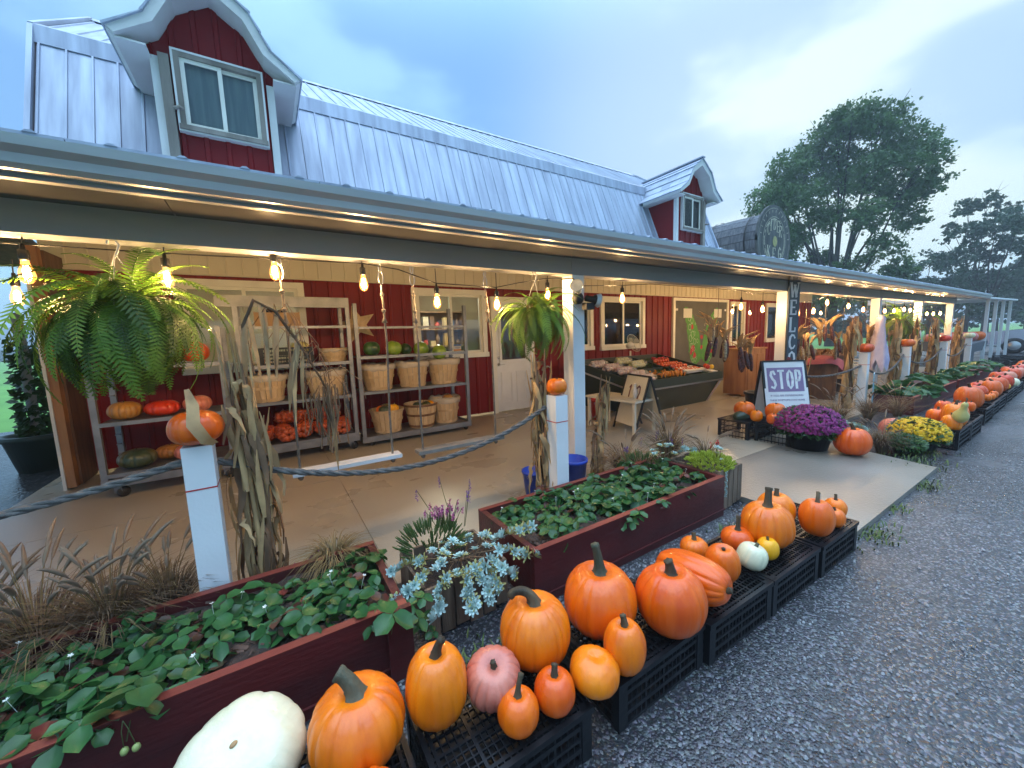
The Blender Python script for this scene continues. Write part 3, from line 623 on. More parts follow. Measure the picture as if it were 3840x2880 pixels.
# ================================================================ raised beds, rope posts, crates
def raised_bed(x0, x1, y0, y1, z1, label, endpost=True):
    t = thing('raised_bed', label, 'planter', (x0, y0, g), 0, 'red raised beds'); W_, D_, H_ = x1-x0, y1-y0, z1-g
    MB().box(0, W_, 0, .04, 0, H_).build('front_board', M['planter_red'], t); MB().box(0, W_, D_-.04, D_, 0, H_).build('rear_board', M['planter_red'], t)
    MB().box(0, .04, .042, D_-.042, 0, H_).build('end_board', M['planter_red'], t); MB().box(W_-.04, W_, .042, D_-.042, 0, H_).build('end_board', M['planter_red'], t)
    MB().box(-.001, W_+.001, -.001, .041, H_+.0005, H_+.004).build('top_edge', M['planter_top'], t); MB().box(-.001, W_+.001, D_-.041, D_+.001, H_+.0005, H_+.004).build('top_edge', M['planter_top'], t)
    MB().box(-.006, W_+.006, -.012, -.0005, .05, .062).build('bottom_batten', M['planter_red'], t)
    if endpost:
        MB().box(W_-.10, W_+.012, -.03, -.0005, 0, H_+.004).build('corner_board', M['planter_red'], t)
    vs = []; fs = []; nx, ny = int(W_*14), int(D_*14)
    for j in range(ny+1):
        for i in range(nx+1):
            x, y = .04+(W_-.08)*i/nx, .04+(D_-.08)*j/ny; vs.append((x, y, H_-.055+.035*mnoise.noise(V((x*7+x0, y*7, 1)))+.02*mnoise.noise(V((x*21, y*21, x0)))))
    for j in range(ny):
        for i in range(nx): fs.append((j*(nx+1)+i, j*(nx+1)+i+1, (j+1)*(nx+1)+i+1, (j+1)*(nx+1)+i))
    o = MB().add(vs, fs, sm=True).build('soil', M['soil'], t); stuff(o)
    b = MB(); q = random.Random(int(x0*10))
    for i in range(int(W_*260)):   # bark mulch chips
        x, y, a, l = q.uniform(.06, W_-.06), q.uniform(.06, D_-.06), q.random()*6.3, q.uniform(.008, .03); z = H_-.045+.035*mnoise.noise(V((x*7+x0, y*7, 1)))
        dx, dy, w_ = cos(a)*l, sin(a)*l, l*q.uniform(.25, .5); tz = q.uniform(-.008, .01)
        b.add([(x-dx-dy*.3, y-dy+dx*.3, z), (x-dx+dy*.3, y-dy-dx*.3, z+.004), (x+dx+dy*.3, y+dy-dx*.3, z+tz+.006), (x+dx-dy*.3, y+dy+dx*.3, z+tz)], [(0,1,2,3)])
    stuff(b.build('bark_mulch', M['bark'], t)); return t
raised_bed(-2.3, .44, 1.685, 2.37, .29, 'long dark red raised bed of strawberries nearest the camera')
raised_bed(1.17, 3.13, 1.685, 2.37, .29, 'dark red raised bed with leafy strawberries beside the rope post pumpkin', False)
raised_bed(9.2, 12.3, 1.80, 2.35, .26, 'dark red raised bed beyond the entry, behind the yellow mum', False)
raised_bed(12.55, 17.6, 1.80, 2.35, .26, 'farthest dark red raised bed beside the long pumpkin row', False)
# slatted wooden crates
def slat_crate(x0, x1, y0, y1, z1, label, n, m):
    t = thing('slatted_crate', label, 'planter', (x0, y0, g), 0, 'slatted wooden planters'); W_, D_, H_ = x1-x0, y1-y0, z1-g
    q = random.Random(int(x0*7))
    for (a, L_, isx) in ((0, W_, 1), (1, W_, 1), (0, D_, 0), (1, D_, 0)):
        k = n if isx else max(3, int(n*D_/W_)); s = L_/k
        for i in range(k):
            zb = q.uniform(0, .03); b = MB()
            if isx: b.box(i*s+.005, (i+1)*s-.005, 0 if a == 0 else D_-.016, .016 if a == 0 else D_, zb, H_-q.uniform(0, .012))
            else: b.box(0 if a == 0 else W_-.016, .016 if a == 0 else W_, .018+i*s*.96, .018+(i+1)*s*.96-.01, zb, H_-q.uniform(0, .012))
            b.build('slat', M[m], t)
    MB().box(.02, W_-.02, .02, D_-.02, .02, H_-.05).build('soil', M['soil'], t); return t
slat_crate(.56, 1.06, 1.80, 2.24, .24, 'brown slatted crate planter under the pale blue succulents', 6, 'slat_wood')
slat_crate(3.15, 3.52, 1.74, 2.22, .31, 'weathered slatted crate planter under the lime green sedum', 5, 'slat_wood')
# rope posts
POSTX = [-.34, 1.99, 9.12, 11.67, 14.9, 17.9]
mat('red_tape', (.45,.02,.02), .5)
bl = thing('rope_post', 'white rope post in front of the onion rack, an orange pumpkin on top', 'post', (POSTX[0], 2.47, 0), 0, 'white rope posts')
MB().box(-.062,.062,-.062,.062,-.05,1.02).build('shaft', M['white_paint'], bl)
MB().box(-.0635,.0635,-.0635,.0635,.80,.807).build('red_cord', M['red_tape'], bl)
for x, lb in zip(POSTX[1:], ('white rope post beside the thick porch post with the floodlights', 'white rope post nearest beyond the WELCOME sign', 'second white rope post beyond the WELCOME sign', 'third white rope post beyond the WELCOME sign', 'farthest white rope post with a white squash on top')):
    dup(bl, (x, 2.47, 0), 0, lb)
def twisted(b, pts, r, n=5, tw=26):
    P = [V(p) for p in pts]; L_ = 0
    for s in range(3):
        q = []; L_ = 0
        for i, p in enumerate(P):
            d = (P[min(i+1, len(P)-1)]-P[max(i-1, 0)]).normalized(); a = V((0,0,1)); a = (a-d*a.dot(d)).normalized(); c_ = d.cross(a)
            if i: L_ += (p-P[i-1]).length
            t = L_*tw+s*2*pi/3; q.append(p+(a*cos(t)+c_*sin(t))*r*.55)
        b.tube(q, r*.62, n)
    return b
def sag(a, c_, drop, n): 
    a, c_ = V(a), V(c_); return [a.lerp(c_, i/n)-V((0,0,4*drop*(i/n)*(1-i/n))) for i in range(n+1)]
def rope(a, c_, drop, label, n=70, r=.018):
    return tag(twisted(MB(), sag(a, c_, drop, n), r).build('rope', M['rope'], None), label, 'rope', 'grey ropes between the posts')
rope((-.28,2.54,.905), (1.92,2.54,.92), .262, 'thick grey rope sagging between the two nearest white posts')
rope((-2.6,2.54,.93), (-.40,2.54,.93), .14, 'thick grey rope running out of the left edge of the picture')
rope((9.18,2.5,.8), (11.6,2.5,.85), .28, 'far grey rope between the first two posts past the sign', 40)
rope((11.73,2.5,.8), (14.84,2.5,.85), .25, 'far grey rope in front of the white garden furniture', 40)
rope((14.96,2.5,.8), (17.84,2.5,.85), .25, 'farthest grey rope by the grey display cart', 40)
rope((7.2,2.84,.75), (9.06,2.5,.78), .1, 'grey rope from the WELCOME post to the next white post', 40)
# black crates
def crate_proto(W_, D_, H_, tg):
    fr_ = MB(); r = .016
    for x in (0, W_-.045):
        for y in (0, D_-.03): fr_.box(x, x+.045, y, y+.03, 0, H_-.0)
    fr_.box(-.006, W_+.006, -.006, .012, H_-.024, H_); fr_.box(-.006, W_+.006, D_-.012, D_+.006, H_-.024, H_); fr_.box(-.006, .012, .0125, D_-.0125, H_-.024, H_); fr_.box(W_-.012, W_+.006, .0125, D_-.0125, H_-.024, H_)
    sd = MB()
    for i in range(4):
        z = .004+i*(H_-.03)/4
        sd.box(.046, W_-.046, .003, .014, z, z+.012+.006*(i % 2)); sd.box(.046, W_-.046, D_-.014, D_-.003, z, z+.012); sd.box(.003, .014, .031, D_-.031, z, z+.012); sd.box(W_-.014, W_-.003, .031, D_-.031, z, z+.012)
    k = 16
    for i in range(k+1):
        x = .05+(W_-.1)*i/k; wd = .010 if i % 4 == 0 else .0035
        sd.box(x-wd/2, x+wd/2, .005, .0125, .006, H_-.026); sd.box(x-wd/2, x+wd/2, D_-.0125, D_-.005, .006, H_-.026)
    for i in range(9):
        y = .04+(D_-.08)*i/8; wd = .009 if i % 4 == 0 else .0035
        sd.box(.005, .0125, y-wd/2, y+wd/2, .006, H_-.026); sd.box(W_-.0125, W_-.005, y-wd/2, y+wd/2, .006, H_-.026)
    sd.box(.18, W_-.18, .0145, .0155, H_*.55, H_*.78)
    gr = MB(); zt = H_-.006 if tg else .02
    for i in range(1, 22):
        x = W_*i/22; wd = .012 if i % 5 == 1 else .005; gr.box(x-wd/2, x+wd/2, .013, D_-.013, zt-.01, zt)
    for i in range(1, 14):
        y = D_*i/14; wd = .012 if i % 4 == 1 else .005; gr.box(.013, W_-.013, y-wd/2, y+wd/2, zt-.009, zt-.0005)
    gr.box(.014, W_-.014, .014, D_-.014, .006, .012)
    return fr_.mesh('frame', M['black_plastic']), sd.mesh('side_lattice', M['black_plastic']), gr.mesh('grid', M['black_plastic'])
CR = crate_proto(.56, .42, .212, True); CRO = crate_proto(.70, .42, .25, False); CRT = crate_proto(.56, .42, .3, True)
def crate(protos, x, y, z, rz, label, grp):
    t = thing('plastic_crate', label, 'crate', (x, y, z), rz, grp)
    for nm, me in zip(('frame', 'side_lattice', 'grid'), protos):
        o = link(nm, me, t)
        if nm != 'frame': stuff(o)
    return t
GN = 'upturned black crates at the near end'
for (x, y, rz, lb) in ((-.88,.93,.02,'upturned black plastic crate under the huge white squash'), (-.29,.925,0,'upturned black plastic crate under the orange pumpkin with the thick green stem'), (.315,.93,-.01,'upturned black plastic crate under the pink pumpkin'),
        (1.02,.925,.0,'upturned black plastic crate under the two biggest smooth pumpkins'), (1.60,.905,-.02,'upturned black plastic crate under the long pumpkin lying on its side'), (2.18,.893,-.01,'upturned black plastic crate under the scarred pumpkin'), (2.775,.88,-.01,'upturned black plastic crate at the entry end of the near row')):
    crate(CR, x, y, g, rz, lb, GN)


GF = 'black crates of the far pumpkin row'
for i, (x, y) in enumerate(((6.98,.96),(7.72,.96),(8.98,1.0),(9.72,1.02),(10.46,1.03),(11.5,1.05),(12.25,1.06),(13.0,1.07),(14.0,1.08),(14.75,1.09),(15.5,1.10),(16.4,1.10),(17.2,1.10))):
    lb = ('open black crate at the near corner of the far row, by the yellow mum', 'open black crate second along the far row')[i] if i < 2 else 'open black crate, %s along the far pumpkin row' % ORD[i]
    crate(CRO, x, y, g, 0, lb, GF)
crate(CRT, 5.42, 2.62, g, .0, 'black crate holding the striped green squash by the STOP sign', 'black crates left of the purple mum'); crate(CRT, 5.50, 2.16, g, .0, 'black crate holding two orange pumpkins left of the purple mum', 'black crates left of the purple mum')
# ================================================================ pumpkins
def pumpkin_meshes(r, rz, nr, depth, seed, dim=.22, taper=0, flat=.85, stem=(.10,.018,.3,0), lump=.03, smat='stem', tall=0, curl=0):
    depth = max(depth, .03) if depth > .013 else depth*1.3; q = random.Random(seed); b = MB(); na = max(60, nr*8); nt_ = 24; vs = []; off = q.random()*6; lx = q.random()*50
    ph = [q.uniform(-.25, .25) for _ in range(nr)]; dp = [q.uniform(.35, 1.35) for _ in range(nr)]
    for i in range(nt_+1):
        t = pi*i/nt_; s_, c_ = sin(t), cos(t); rad = abs(s_)**flat; z = (1 if c_ > 0 else -1)*abs(c_)**.92
        if c_ > 0: z -= dim*exp(-(rad/.30)**2)
        else: z += .12*exp(-(rad/.3)**2)
        tp = 1+taper*z
        for j in range(na):
            a = 2*pi*j/na; u = (a*nr/(2*pi)); k = int(u+.5) % nr; dd = u+.12*sin(k*1.7+off)-int(u+.5)
            gr_ = 1.1*depth*dp[k]*exp(-(dd/.10)**2)
            rb = 1-gr_*(.35+.65*min(1, rad*1.3))-depth*.18*dp[k]*cos(2*pi*u)
            nse = lump*mnoise.noise(V((rad*cos(a)*1.3+lx, rad*sin(a)*1.3, z*1.3)))
            f = rad*tp*(rb+nse); vs.append((r*f*cos(a), r*f*sin(a), rz*(1+z*(1+nse*.6)) ))
    fs = [(i*na+j, (i+1)*na+j, (i+1)*na+(j+1) % na, i*na+(j+1) % na) for i in range(nt_) for j in range(na)]
    b.add(vs, fs, sm=True)
    L_, sr, bend, dirn = stem; sb = MB(); n = 12; m_ = 12; vs = []
    top = rz*(2-dim*1.0)-.006
    for i in range(n+1):
        f = i/n; ang = bend*f**(1.4 if curl else 1.1); 
        if i == 0: p = V((0,0,top)); dirv_ = V((0,0,1))
        else:
            dirv_ = V((sin(ang)*cos(dirn), sin(ang)*sin(dirn), cos(ang))); p = p+dirv_*L_/n
        a = V((cos(dirn)*cos(ang), sin(dirn)*cos(ang), -sin(ang))); c_ = V((-sin(dirn), cos(dirn), 0))
        rr_ = sr*(1+1.5*exp(-f*9)+.15*(f > .9)-.25*f)
        for j in range(m_):
            t = 2*pi*j/m_; k = rr_*(1+.22*cos(5*t+f*1.5)); vs.append(p+(a*cos(t)+c_*sin(t))*k)
    fs = [(i*m_+j, i*m_+(j+1) % m_, (i+1)*m_+(j+1) % m_, (i+1)*m_+j) for i in range(n) for j in range(m_)]+[tuple(n*m_+j for j in range(m_))]
    sb.add(vs, fs, sm=True)
    return b, sb
def pumpkin(label, X, Y, z0, r, rz, color, nr=12, depth=.06, seed=1, rot=None, group=None, name='pumpkin', cat='pumpkin', **k):
    sm = k.get('smat', 'stem'); b, s = pumpkin_meshes(r, rz, nr, depth, seed, **k)
    t = thing(name, label, cat, (X, Y, z0), 0, group); b.build('body', M['pumpkin_'+color] if 'pumpkin_'+color in M else M[color], t)
    if k.get('stem', (1,))[0] > 0: s.build('stem', M[sm], t)
    if rot: t.rotation_euler = rot
    return t
Z = .163; GP = 'pumpkins on the near crates'
pumpkin('huge cream white squash lying at the bottom edge of the picture', -.175, 1.37, .155, .172, .105, 'bigwhite', 11, .022, 21, rot=(radians(16), radians(-14), .5), stem=(.006,.010,0,0), dim=.06, flat=.72, lump=.06, group=GP, name='squash', cat='squash')
pumpkin('orange ribbed pumpkin with a thick grey green stem', .135, 1.215, Z, .145, .125, 'orange', 16, .06, 2, stem=(.11,.024,.95,2.6), smat='stem_green', group=GP)
pumpkin('orange pumpkin cut off by the bottom edge below the thick stemmed one', .115, .985, Z, .10, .075, 'orange', 14, .05, 3, stem=(.03,.012,.2,1), group=GP)
pumpkin('tall golden pumpkin with a leaning brown stem', .395, 1.198, Z, .108, .138, 'golden', 14, .018, 4, stem=(.085,.016,.6,-.6), group=GP, rot=(.04,0,0))
pumpkin('pale pink pumpkin with a short dark stem', .602, 1.165, Z, .100, .098, 'pink', 18, .045, 5, stem=(.035,.011,.3,2), taper=.14, lump=.08, group=GP, rot=(.3,-.12,0))
pumpkin('golden orange pumpkin with a hooked stem', .829, 1.204, Z, .145, .138, 'golden', 20, .03, 6, stem=(.15,.018,2.6,2.5), curl=1, group=GP)
pumpkin('small glossy orange pumpkin with a long upright stem, front of the near crates', .612, 1.005, Z, .071, .068, 'orange', 10, .012, 7, stem=(.085,.010,.5,.2), group=GP, flat=.8)
pumpkin('small glossy orange pumpkin with a short dark stem beside the pink one', .760, .991, Z, .074, .072, 'orange', 10, .012, 8, stem=(.05,.012,.4,.8), group=GP, flat=.8)
pumpkin('big round orange pumpkin with a tall straight stem', 1.171, 1.174, Z, .162, .150, 'orange', 16, .028, 9, stem=(.15,.02,.3,2.2), smat='stem_green', group=GP)
pumpkin('big round orange pumpkin at the front edge with a short stem', 1.432, .995, Z, .150, .147, 'orange', 16, .03, 10, stem=(.075,.022,.35,2.4), group=GP)
pumpkin('squat golden pumpkin that has lost its stem', .929, .976, Z, .094, .072, 'golden', 14, .03, 11, stem=(.006,.010,.1,0), group=GP, rot=(.08,.1,0))
pumpkin('upright oval golden pumpkin with a brown stub stem', 1.091, .961, Z, .082, .106, 'golden', 12, .02, 12, stem=(.055,.013,.3,2), group=GP)
pumpkin('long ribbed orange pumpkin lying on its side', 1.677, 1.244, .272, .112, .185, 'orange', 13, .045, 13, rot=(radians(86), 0, radians(5)), stem=(.03,.016,.4,1), dim=.10, flat=.75, group=GP)
bpy.context.view_layer.update()
pumpkin('small flat golden pumpkin behind the long one', 2.046, 1.27, Z, .079, .058, 'golden', 12, .05, 14, stem=(.05,.012,.4,1), group=GP)
pumpkin('tan golden smooth pumpkin behind the long one, stem worn off', 1.961, 1.06, Z, .087, .105, 'golden', 12, .022, 15, stem=(.02,.010,.2,1), group=GP, rot=(.12,-.12,0))
pumpkin('small orange pumpkin with a straight grey stem behind the white one', 2.329, 1.165, Z, .090, .068, 'orange', 13, .035, 16, stem=(.095,.013,.3,.3), group=GP)
pumpkin('small cream white pumpkin among the orange ones', 2.183, 1.033, Z, .077, .074, 'white', 10, .02, 17, stem=(.03,.010,.5,0), smat='stem_green', group=GP, rot=(.2,.25,0))
pumpkin('little yellow squash beside the white pumpkin', 2.364, 1.011, Z, .058, .064, 'yellow', 7, .02, 18, stem=(.028,.007,.4,1), group=GP, name='squash', cat='squash')
pumpkin('large scarred golden pumpkin with a pointed stem', 2.513, 1.085, Z, .144, .138, 'golden', 16, .045, 19, stem=(.13,.02,.45,.4), group=GP)
pumpkin('golden pumpkin half hidden behind the scarred one', 2.826, 1.17, Z, .114, .117, 'golden', 14, .035, 20, stem=(.06,.014,.4,.4), group=GP)
pumpkin('round orange pumpkin on the last near crate, kinked stem', 2.90, .965, Z, .098, .120, 'orange', 12, .02, 21, stem=(.08,.011,1.0,.3), group=GP)
pumpkin('small orange pumpkin at the corner of the last near crate', 3.12, .94, Z, .062, .062, 'orange', 12, .03, 22, stem=(.03,.008,.4,1), group=GP)
pumpkin('smallest orange pumpkin behind the corner of the last near crate', 3.276, .985, Z, .066, .070, 'orange', 12, .03, 23, stem=(.05,.009,.6,.5), group=GP)
sq = [o for o in COL.objects if o.get('label', '').startswith('huge cream')][0]
mat('scar', (.30,.15,.06), .7, (.42,.26,.12), 40)
MB().ell((0,0,.2075), (.011,.008,.004), 12, 6).build('blossom_scar', M['scar'], sq)
for (x, y, a) in ((.035,.055,.3), (.05,.05,.9), (-.07,-.03,2.2), (-.02,-.10,1.6)):
    zq = .105*(1+sqrt(max(0, 1-((x*x+y*y)/.172**2)**.72)))
    MB().tube([(x-.014*cos(a), y-.014*sin(a), zq-.004), (x, y, zq-.0015), (x+.014*cos(a), y+.014*sin(a), zq-.005)], [.0006,.0028,.0006], 6).build('scratch', M['scar'], sq)
# tops of the rope posts
pumpkin('orange pumpkin on the nearest rope post, husk draped over it', -.338, 2.47, 1.02, .115, .088, 'orange', 12, .025, 31, stem=(.02,.012,.2,0))
pumpkin('orange pumpkin on the rope post by the thick porch post', 1.99, 2.47, 1.02, .085, .072, 'orange', 12, .02, 32, stem=(.02,.012,.2,0))
for i, (x, c_) in enumerate(zip(POSTX[2:], ('deep', 'deep', 'deep', 'white'))):
    pumpkin(('dark orange pumpkin on the first rope post past the sign', 'dark orange pumpkin on the second rope post past the sign', 'dark orange pumpkin on the third rope post past the sign', 'white squash on the farthest rope post')[i], x, 2.47, 1.02, .125, .085, c_, 12, .04, 40+i, stem=(.02,.012,.2,0))
# beside the purple mum
GM = 'pumpkins beside the purple mum'; z3 = .25
pumpkin('orange pumpkin at the back left of the crate by the STOP sign', 5.72, 2.83, z3, .135, .118, 'orange', 12, .04, 51, stem=(.03,.012,.4,0), group=GM)
pumpkin('orange pumpkin with a scar beside the foot of the STOP sign', 5.80, 2.46, z3, .125, .125, 'orange', 12, .04, 52, stem=(.03,.012,.4,0), group=GM)
pumpkin('small orange pumpkin in the middle of the crate by the STOP sign', 5.56, 2.59, z3, .076, .08, 'golden', 10, .03, 53, stem=(.03,.008,.4,0), group=GM)
pumpkin('small orange pumpkin at the front of the crate left of the purple mum', 5.54, 2.37, z3, .082, .074, 'orange', 10, .03, 54, stem=(.03,.008,.4,0), group=GM)
pumpkin('striped green and tan squash on the black crate', 5.50, 2.86, z3+.02, .075, .13, 'squash_green', 10, .04, 55, stem=(.02,.008,.4,0), rot=(radians(82),0,radians(70)), name='squash', cat='squash')
bigp = pumpkin('big orange pumpkin standing on the concrete right of the purple mum', 5.694, 1.595, -.003, .177, .165, 'orange', 14, .035, 56, stem=(.09,.02,.5,2.2))
# far row
FR = [(7.559,1.25,.11,.105,'orange'),(7.096,1.05,.094,.11,'golden'),(7.45,1.08,.126,.16,'golden'),(8.2,1.30,.095,.12,'orange'),(8.45,1.20,.10,.10,'deep'),(9.138,1.2,.16,.185,'deep'),(8.72,1.12,.057,.075,'orange'),
      (9.9,1.30,.127,.13,'deep'),(10.4,1.28,.13,.13,'deep'),(10.9,1.18,.135,.155,'deep'),(10.05,1.12,.05,.06,'golden'),(10.25,1.10,.05,.06,'orange'),(10.44,1.10,.054,.07,'golden'),(10.62,1.11,.05,.055,'orange'),(11.7,1.2,.14,.15,'deep'),
      (12.1,1.3,.13,.13,'pink'),(12.5,1.2,.13,.14,'deep'),(12.0,1.12,.055,.06,'yellow'),(13.0,1.33,.14,.15,'deep'),(13.4,1.25,.13,.14,'pink'),(14.1,1.25,.14,.15,'deep'),(14.5,1.33,.14,.14,'deep'),(14.9,1.25,.13,.13,'pink'),(15.4,1.3,.14,.14,'deep'),(15.9,1.25,.13,.14,'pink'),(16.3,1.3,.14,.14,'deep'),(16.7,1.3,.14,.16,'deep'),(17.2,1.3,.14,.14,'deep'),(17.7,1.3,.13,.14,'pink'),
      (11.3,1.33,.12,.13,'deep'),(12.75,1.14,.12,.10,'white'),(11.15,1.38,.11,.12,'deep'),(13.7,1.38,.12,.12,'deep'),(15.1,1.42,.12,.13,'deep')]
def ordn(L_, i):
    same = sorted(j for j in range(len(L_)) if L_[j][4] == L_[i][4]); same.sort(key=lambda j: L_[j][0]); k = same.index(i)
    return ORD[k]
fp = [pumpkin_meshes(.12, .12, 14, .045, 60+i, stem=(.06,.015,.5+.2*i,i*1.3)) for i in range(5)]
fpm = [(a.mesh('body', M['pumpkin_orange']), c_.mesh('stem', M['stem'])) for a, c_ in fp]
cw = {'deep': 'dark orange', 'orange': 'orange', 'golden': 'golden', 'pink': 'pinkish', 'yellow': 'yellow', 'white': 'cream white'}
vm = {}
for i, (x, y, r, rz, c_) in enumerate(FR):
    sz = 'tiny' if r < .07 else ('big' if rz > .15 else 'medium')
    t = thing('pumpkin', '%s %s pumpkin in the far crate row, %s of its colour' % (sz, cw[c_], ordn(FR, i)), 'pumpkin', (x, y, .15 if r > .07 else .18), i*1.7, 'pumpkins in the far crate row')
    k = (i % 5, c_)
    if k not in vm: m_ = fpm[i % 5][0].copy(); m_.materials.clear(); m_.materials.append(M['pumpkin_'+c_]); vm[k] = m_
    link('body', vm[k], t); link('stem', fpm[i % 5][1], t); t.scale = (r/.12, r/.12, rz/.12)
pk = thing('pumpkin', 'ribbed pinkish pumpkin behind the yellow mum', 'pumpkin', (7.0,1.52,g), 0); link('body', vm[(3,'pink')] if (3,'pink') in vm else list(vm.values())[0], pk); pk.scale = (1.5,1.5,1.3)
# gourd standing among them
b = MB().lathe([(0,0),(.05,.005),(.075,.05),(.07,.10),(.04,.15),(.028,.19),(.032,.23),(.02,.26),(0,.265)], 20)
gd = thing('gourd', 'pale yellow necked gourd leaning on the far golden pumpkins', 'gourd', (7.08,.99,.30), 0); gd.rotation_euler = (.2,-.3,0); b.build('body', M['gourd_pale'], gd); MB().tube([(0,0,.26),(.02,0,.29),(.05,.01,.30)], .008, 6).build('stem', M['stem'], gd)
# ================================================================ lamps on the string
mat('bulb_core', (1,.8,.5), .5, emit=(1,.72,.43), estr=950)
bgm = bpy.data.materials.new('bulb_glass'); bgm.use_nodes = True; t = bgm.node_tree; t.nodes.clear(); nw = t.nodes.new
o_ = nw('ShaderNodeOutputMaterial'); mx = nw('ShaderNodeMixShader'); tr = nw('ShaderNodeBsdfTransparent'); gl = nw('ShaderNodeBsdfGlossy'); fr = nw('ShaderNodeLayerWeight'); em = nw('ShaderNodeEmission'); ads = nw('ShaderNodeAddShader')
tr.inputs[0].default_value = (1,.86,.62,1); gl.inputs[0].default_value = (1,.7,.4,1); gl.inputs[1].default_value = .08; fr.inputs[0].default_value = .35; em.inputs[0].default_value = (1,.42,.10,1); em.inputs[1].default_value = 1.3
for a, c_ in ((fr.outputs[1], mx.inputs[0]), (tr.outputs[0], mx.inputs[1]), (gl.outputs[0], mx.inputs[2]), (mx.outputs[0], ads.inputs[0]), (em.outputs[0], ads.inputs[1]), (ads.outputs[0], o_.inputs[0])): t.links.new(a, c_)
def bulb_proto():
    sk = MB().lathe([(0,.125),(.008,.125),(.010,.10),(.020,.095),(.021,.055),(.018,.045),(0,.045)], 14)
    gl_ = MB().lathe([(.014,.046),(.016,.03),(.027,-.005),(.031,-.03),(.027,-.052),(.014,-.068),(0,-.072)], 16)
    co = MB().lathe([(0,.020),(.009,.016),(.014,-.005),(.014,-.035),(.009,-.046),(0,-.05)], 8)
    return sk.mesh('socket', M['socket_black']), gl_.mesh('glass', bgm), co.mesh('filament', M['bulb_core'])
BP = bulb_proto()
BL = [(-.99,3.0,1.93,'above the left side of the big hanging fern'), (-1.25,3.62,1.87,'at the far left behind the fern'), (-.45,3.0,1.93,'just right of the big hanging fern'), (.09,3.0,2.0,'highest one, close under the beam by the first swing rope'), (.64,3.0,1.95,'between the two ropes of the first swing'), (1.2,3.0,1.83,'in front of the shop window'), (1.76,3.0,1.82,'beside the house door'), (2.33,3.0,1.92,'against the small hanging fern'), (3.37,3.0,1.91,'in front of the window right of the floodlit post'),
      (5.98,3.06,1.86,'in front of the hanging corn'), (6.62,3.06,1.83,'just left of the WELCOME post'), (7.7,3.0,1.77,'just right of the WELCOME sign'), (8.32,3.0,1.81,'second one right of the WELCOME sign'), (8.9,3.0,1.97,'high one second past the WELCOME sign'), (9.95,3.0,1.92,'above the far round table'), (10.79,3.0,1.86,'left of the second porch post')]
FBL = [(11.9,3.08,1.86),(12.5,3.08,1.85),(13.2,3.08,1.86),(14.0,3.08,1.90),(14.55,3.08,1.88),(15.4,3.08,1.86),(16.2,3.08,1.80),(16.9,3.08,1.80),(17.7,3.08,1.82),(9.2,4.9,1.95),(10.6,5.2,1.95),(12.2,5.0,1.95),(14.4,5.0,1.95)]
nth = ['first','second','third','fourth','fifth','sixth','seventh','eighth','ninth','tenth','eleventh','twelfth','thirteenth','fourteenth','fifteenth','sixteenth','seventeenth','eighteenth','nineteenth','twentieth']
for i, (x, y, z, lb) in enumerate(BL+[(a, b_, c_, ('%s in the far run of the string' % nth[k]) if k < 9 else ('inside the far porch, %s from the sign' % nth[k-9])) for k, (a, b_, c_) in enumerate(FBL)]):
    t = thing('string_light_bulb', 'glowing amber bulb '+lb, 'light bulb', (x, y, z), i*.7, 'amber bulbs of the porch string lights')
    for nm, me in zip(('socket', 'glass', 'filament'), BP): link(nm, me, t)
    if y < 4: MB().tube([(0,0,.125),(.004,0,max(.16, 2.085-z-.01))], .0035, 5).build('lead', M['socket_black'], t)
cb = MB(); pts = [(-4,3.05,2.07),(-.99,3.03,2.06),(-.45,3.03,2.06),(.09,3.02,2.07),(.64,3.02,2.08),(.9,3.0,2.05),(1.2,3.0,1.96),(1.76,3.0,1.95),(2.0,3.0,2.0),(2.33,3.03,2.06),(2.52,3.05,2.075),(2.75,3.05,2.01),(3.37,3.0,2.035),(3.9,3.05,2.08),(5.98,3.06,2.08),(6.3,3.06,2.04),(6.62,3.06,2.05),(7.0,3.08,2.07),(7.7,3.0,1.93),(8.32,3.0,1.98),(8.9,3.0,2.08),(9.95,3.0,2.05),(10.79,3.0,2.02),(11.4,3.1,2.06),(12.5,3.08,2.0),(14,3.08,2.04),(16.2,3.08,1.97),(18.2,3.08,2.05)]
cb.tube(pts, .0045, 5); tag(cb.build('string_light_cable', M['socket_black'], None), 'thin black cable looping along under the porch beam', 'cable')
# ================================================================ floodlight on the post
fl = thing('floodlight', 'outdoor floodlight with two swivelling lamp heads on the porch post', 'floodlight', (2.60, 2.895, 1.86)); mat('lamp_face', (.62,.64,.62), .25, (.5,.52,.5), 20)
MB().lathe([(0,0),(.055,0),(.055,-.05),(.03,-.07),(0,-.07)], 18).build('mount', M['dark_rubber'], fl).rotation_euler = (-pi/2, 0, 0)
o = MB().lathe([(0,0),(.025,0),(.03,.05),(.062,.12),(.062,.135)], 18).build('lamp_head', M['lamp_face'], fl); o.location = (-.02,-.06,.06); o.rotation_euler = (1.2,0,-.9)
MB().lathe([(0,.13),(.06,.132)], 18).build('lens', M['lamp_face'], o)
o = MB().lathe([(0,0),(.03,0),(.03,.075),(.045,.085),(.068,.14)], 18).build('lamp_head', M['dark_rubber'], fl); o.location = (.06,-.07,.0); o.rotation_euler = (.3,1.75,0)
MB().lathe([(.045,.086),(.07,.142),(0,.13)], 18).build('lens', M['lamp_face'], o)
MB().box(.03,.14,-.11,-.05,-.11,-.045).build('sensor_box', M['dark_rubber'], fl); MB().tube([(0,-.03,.04),(-.01,-.04,.14),(-.06,-.02,.19),(-.09,.1,.20)], .007, 6).build('wire', M['dark_rubber'], fl)
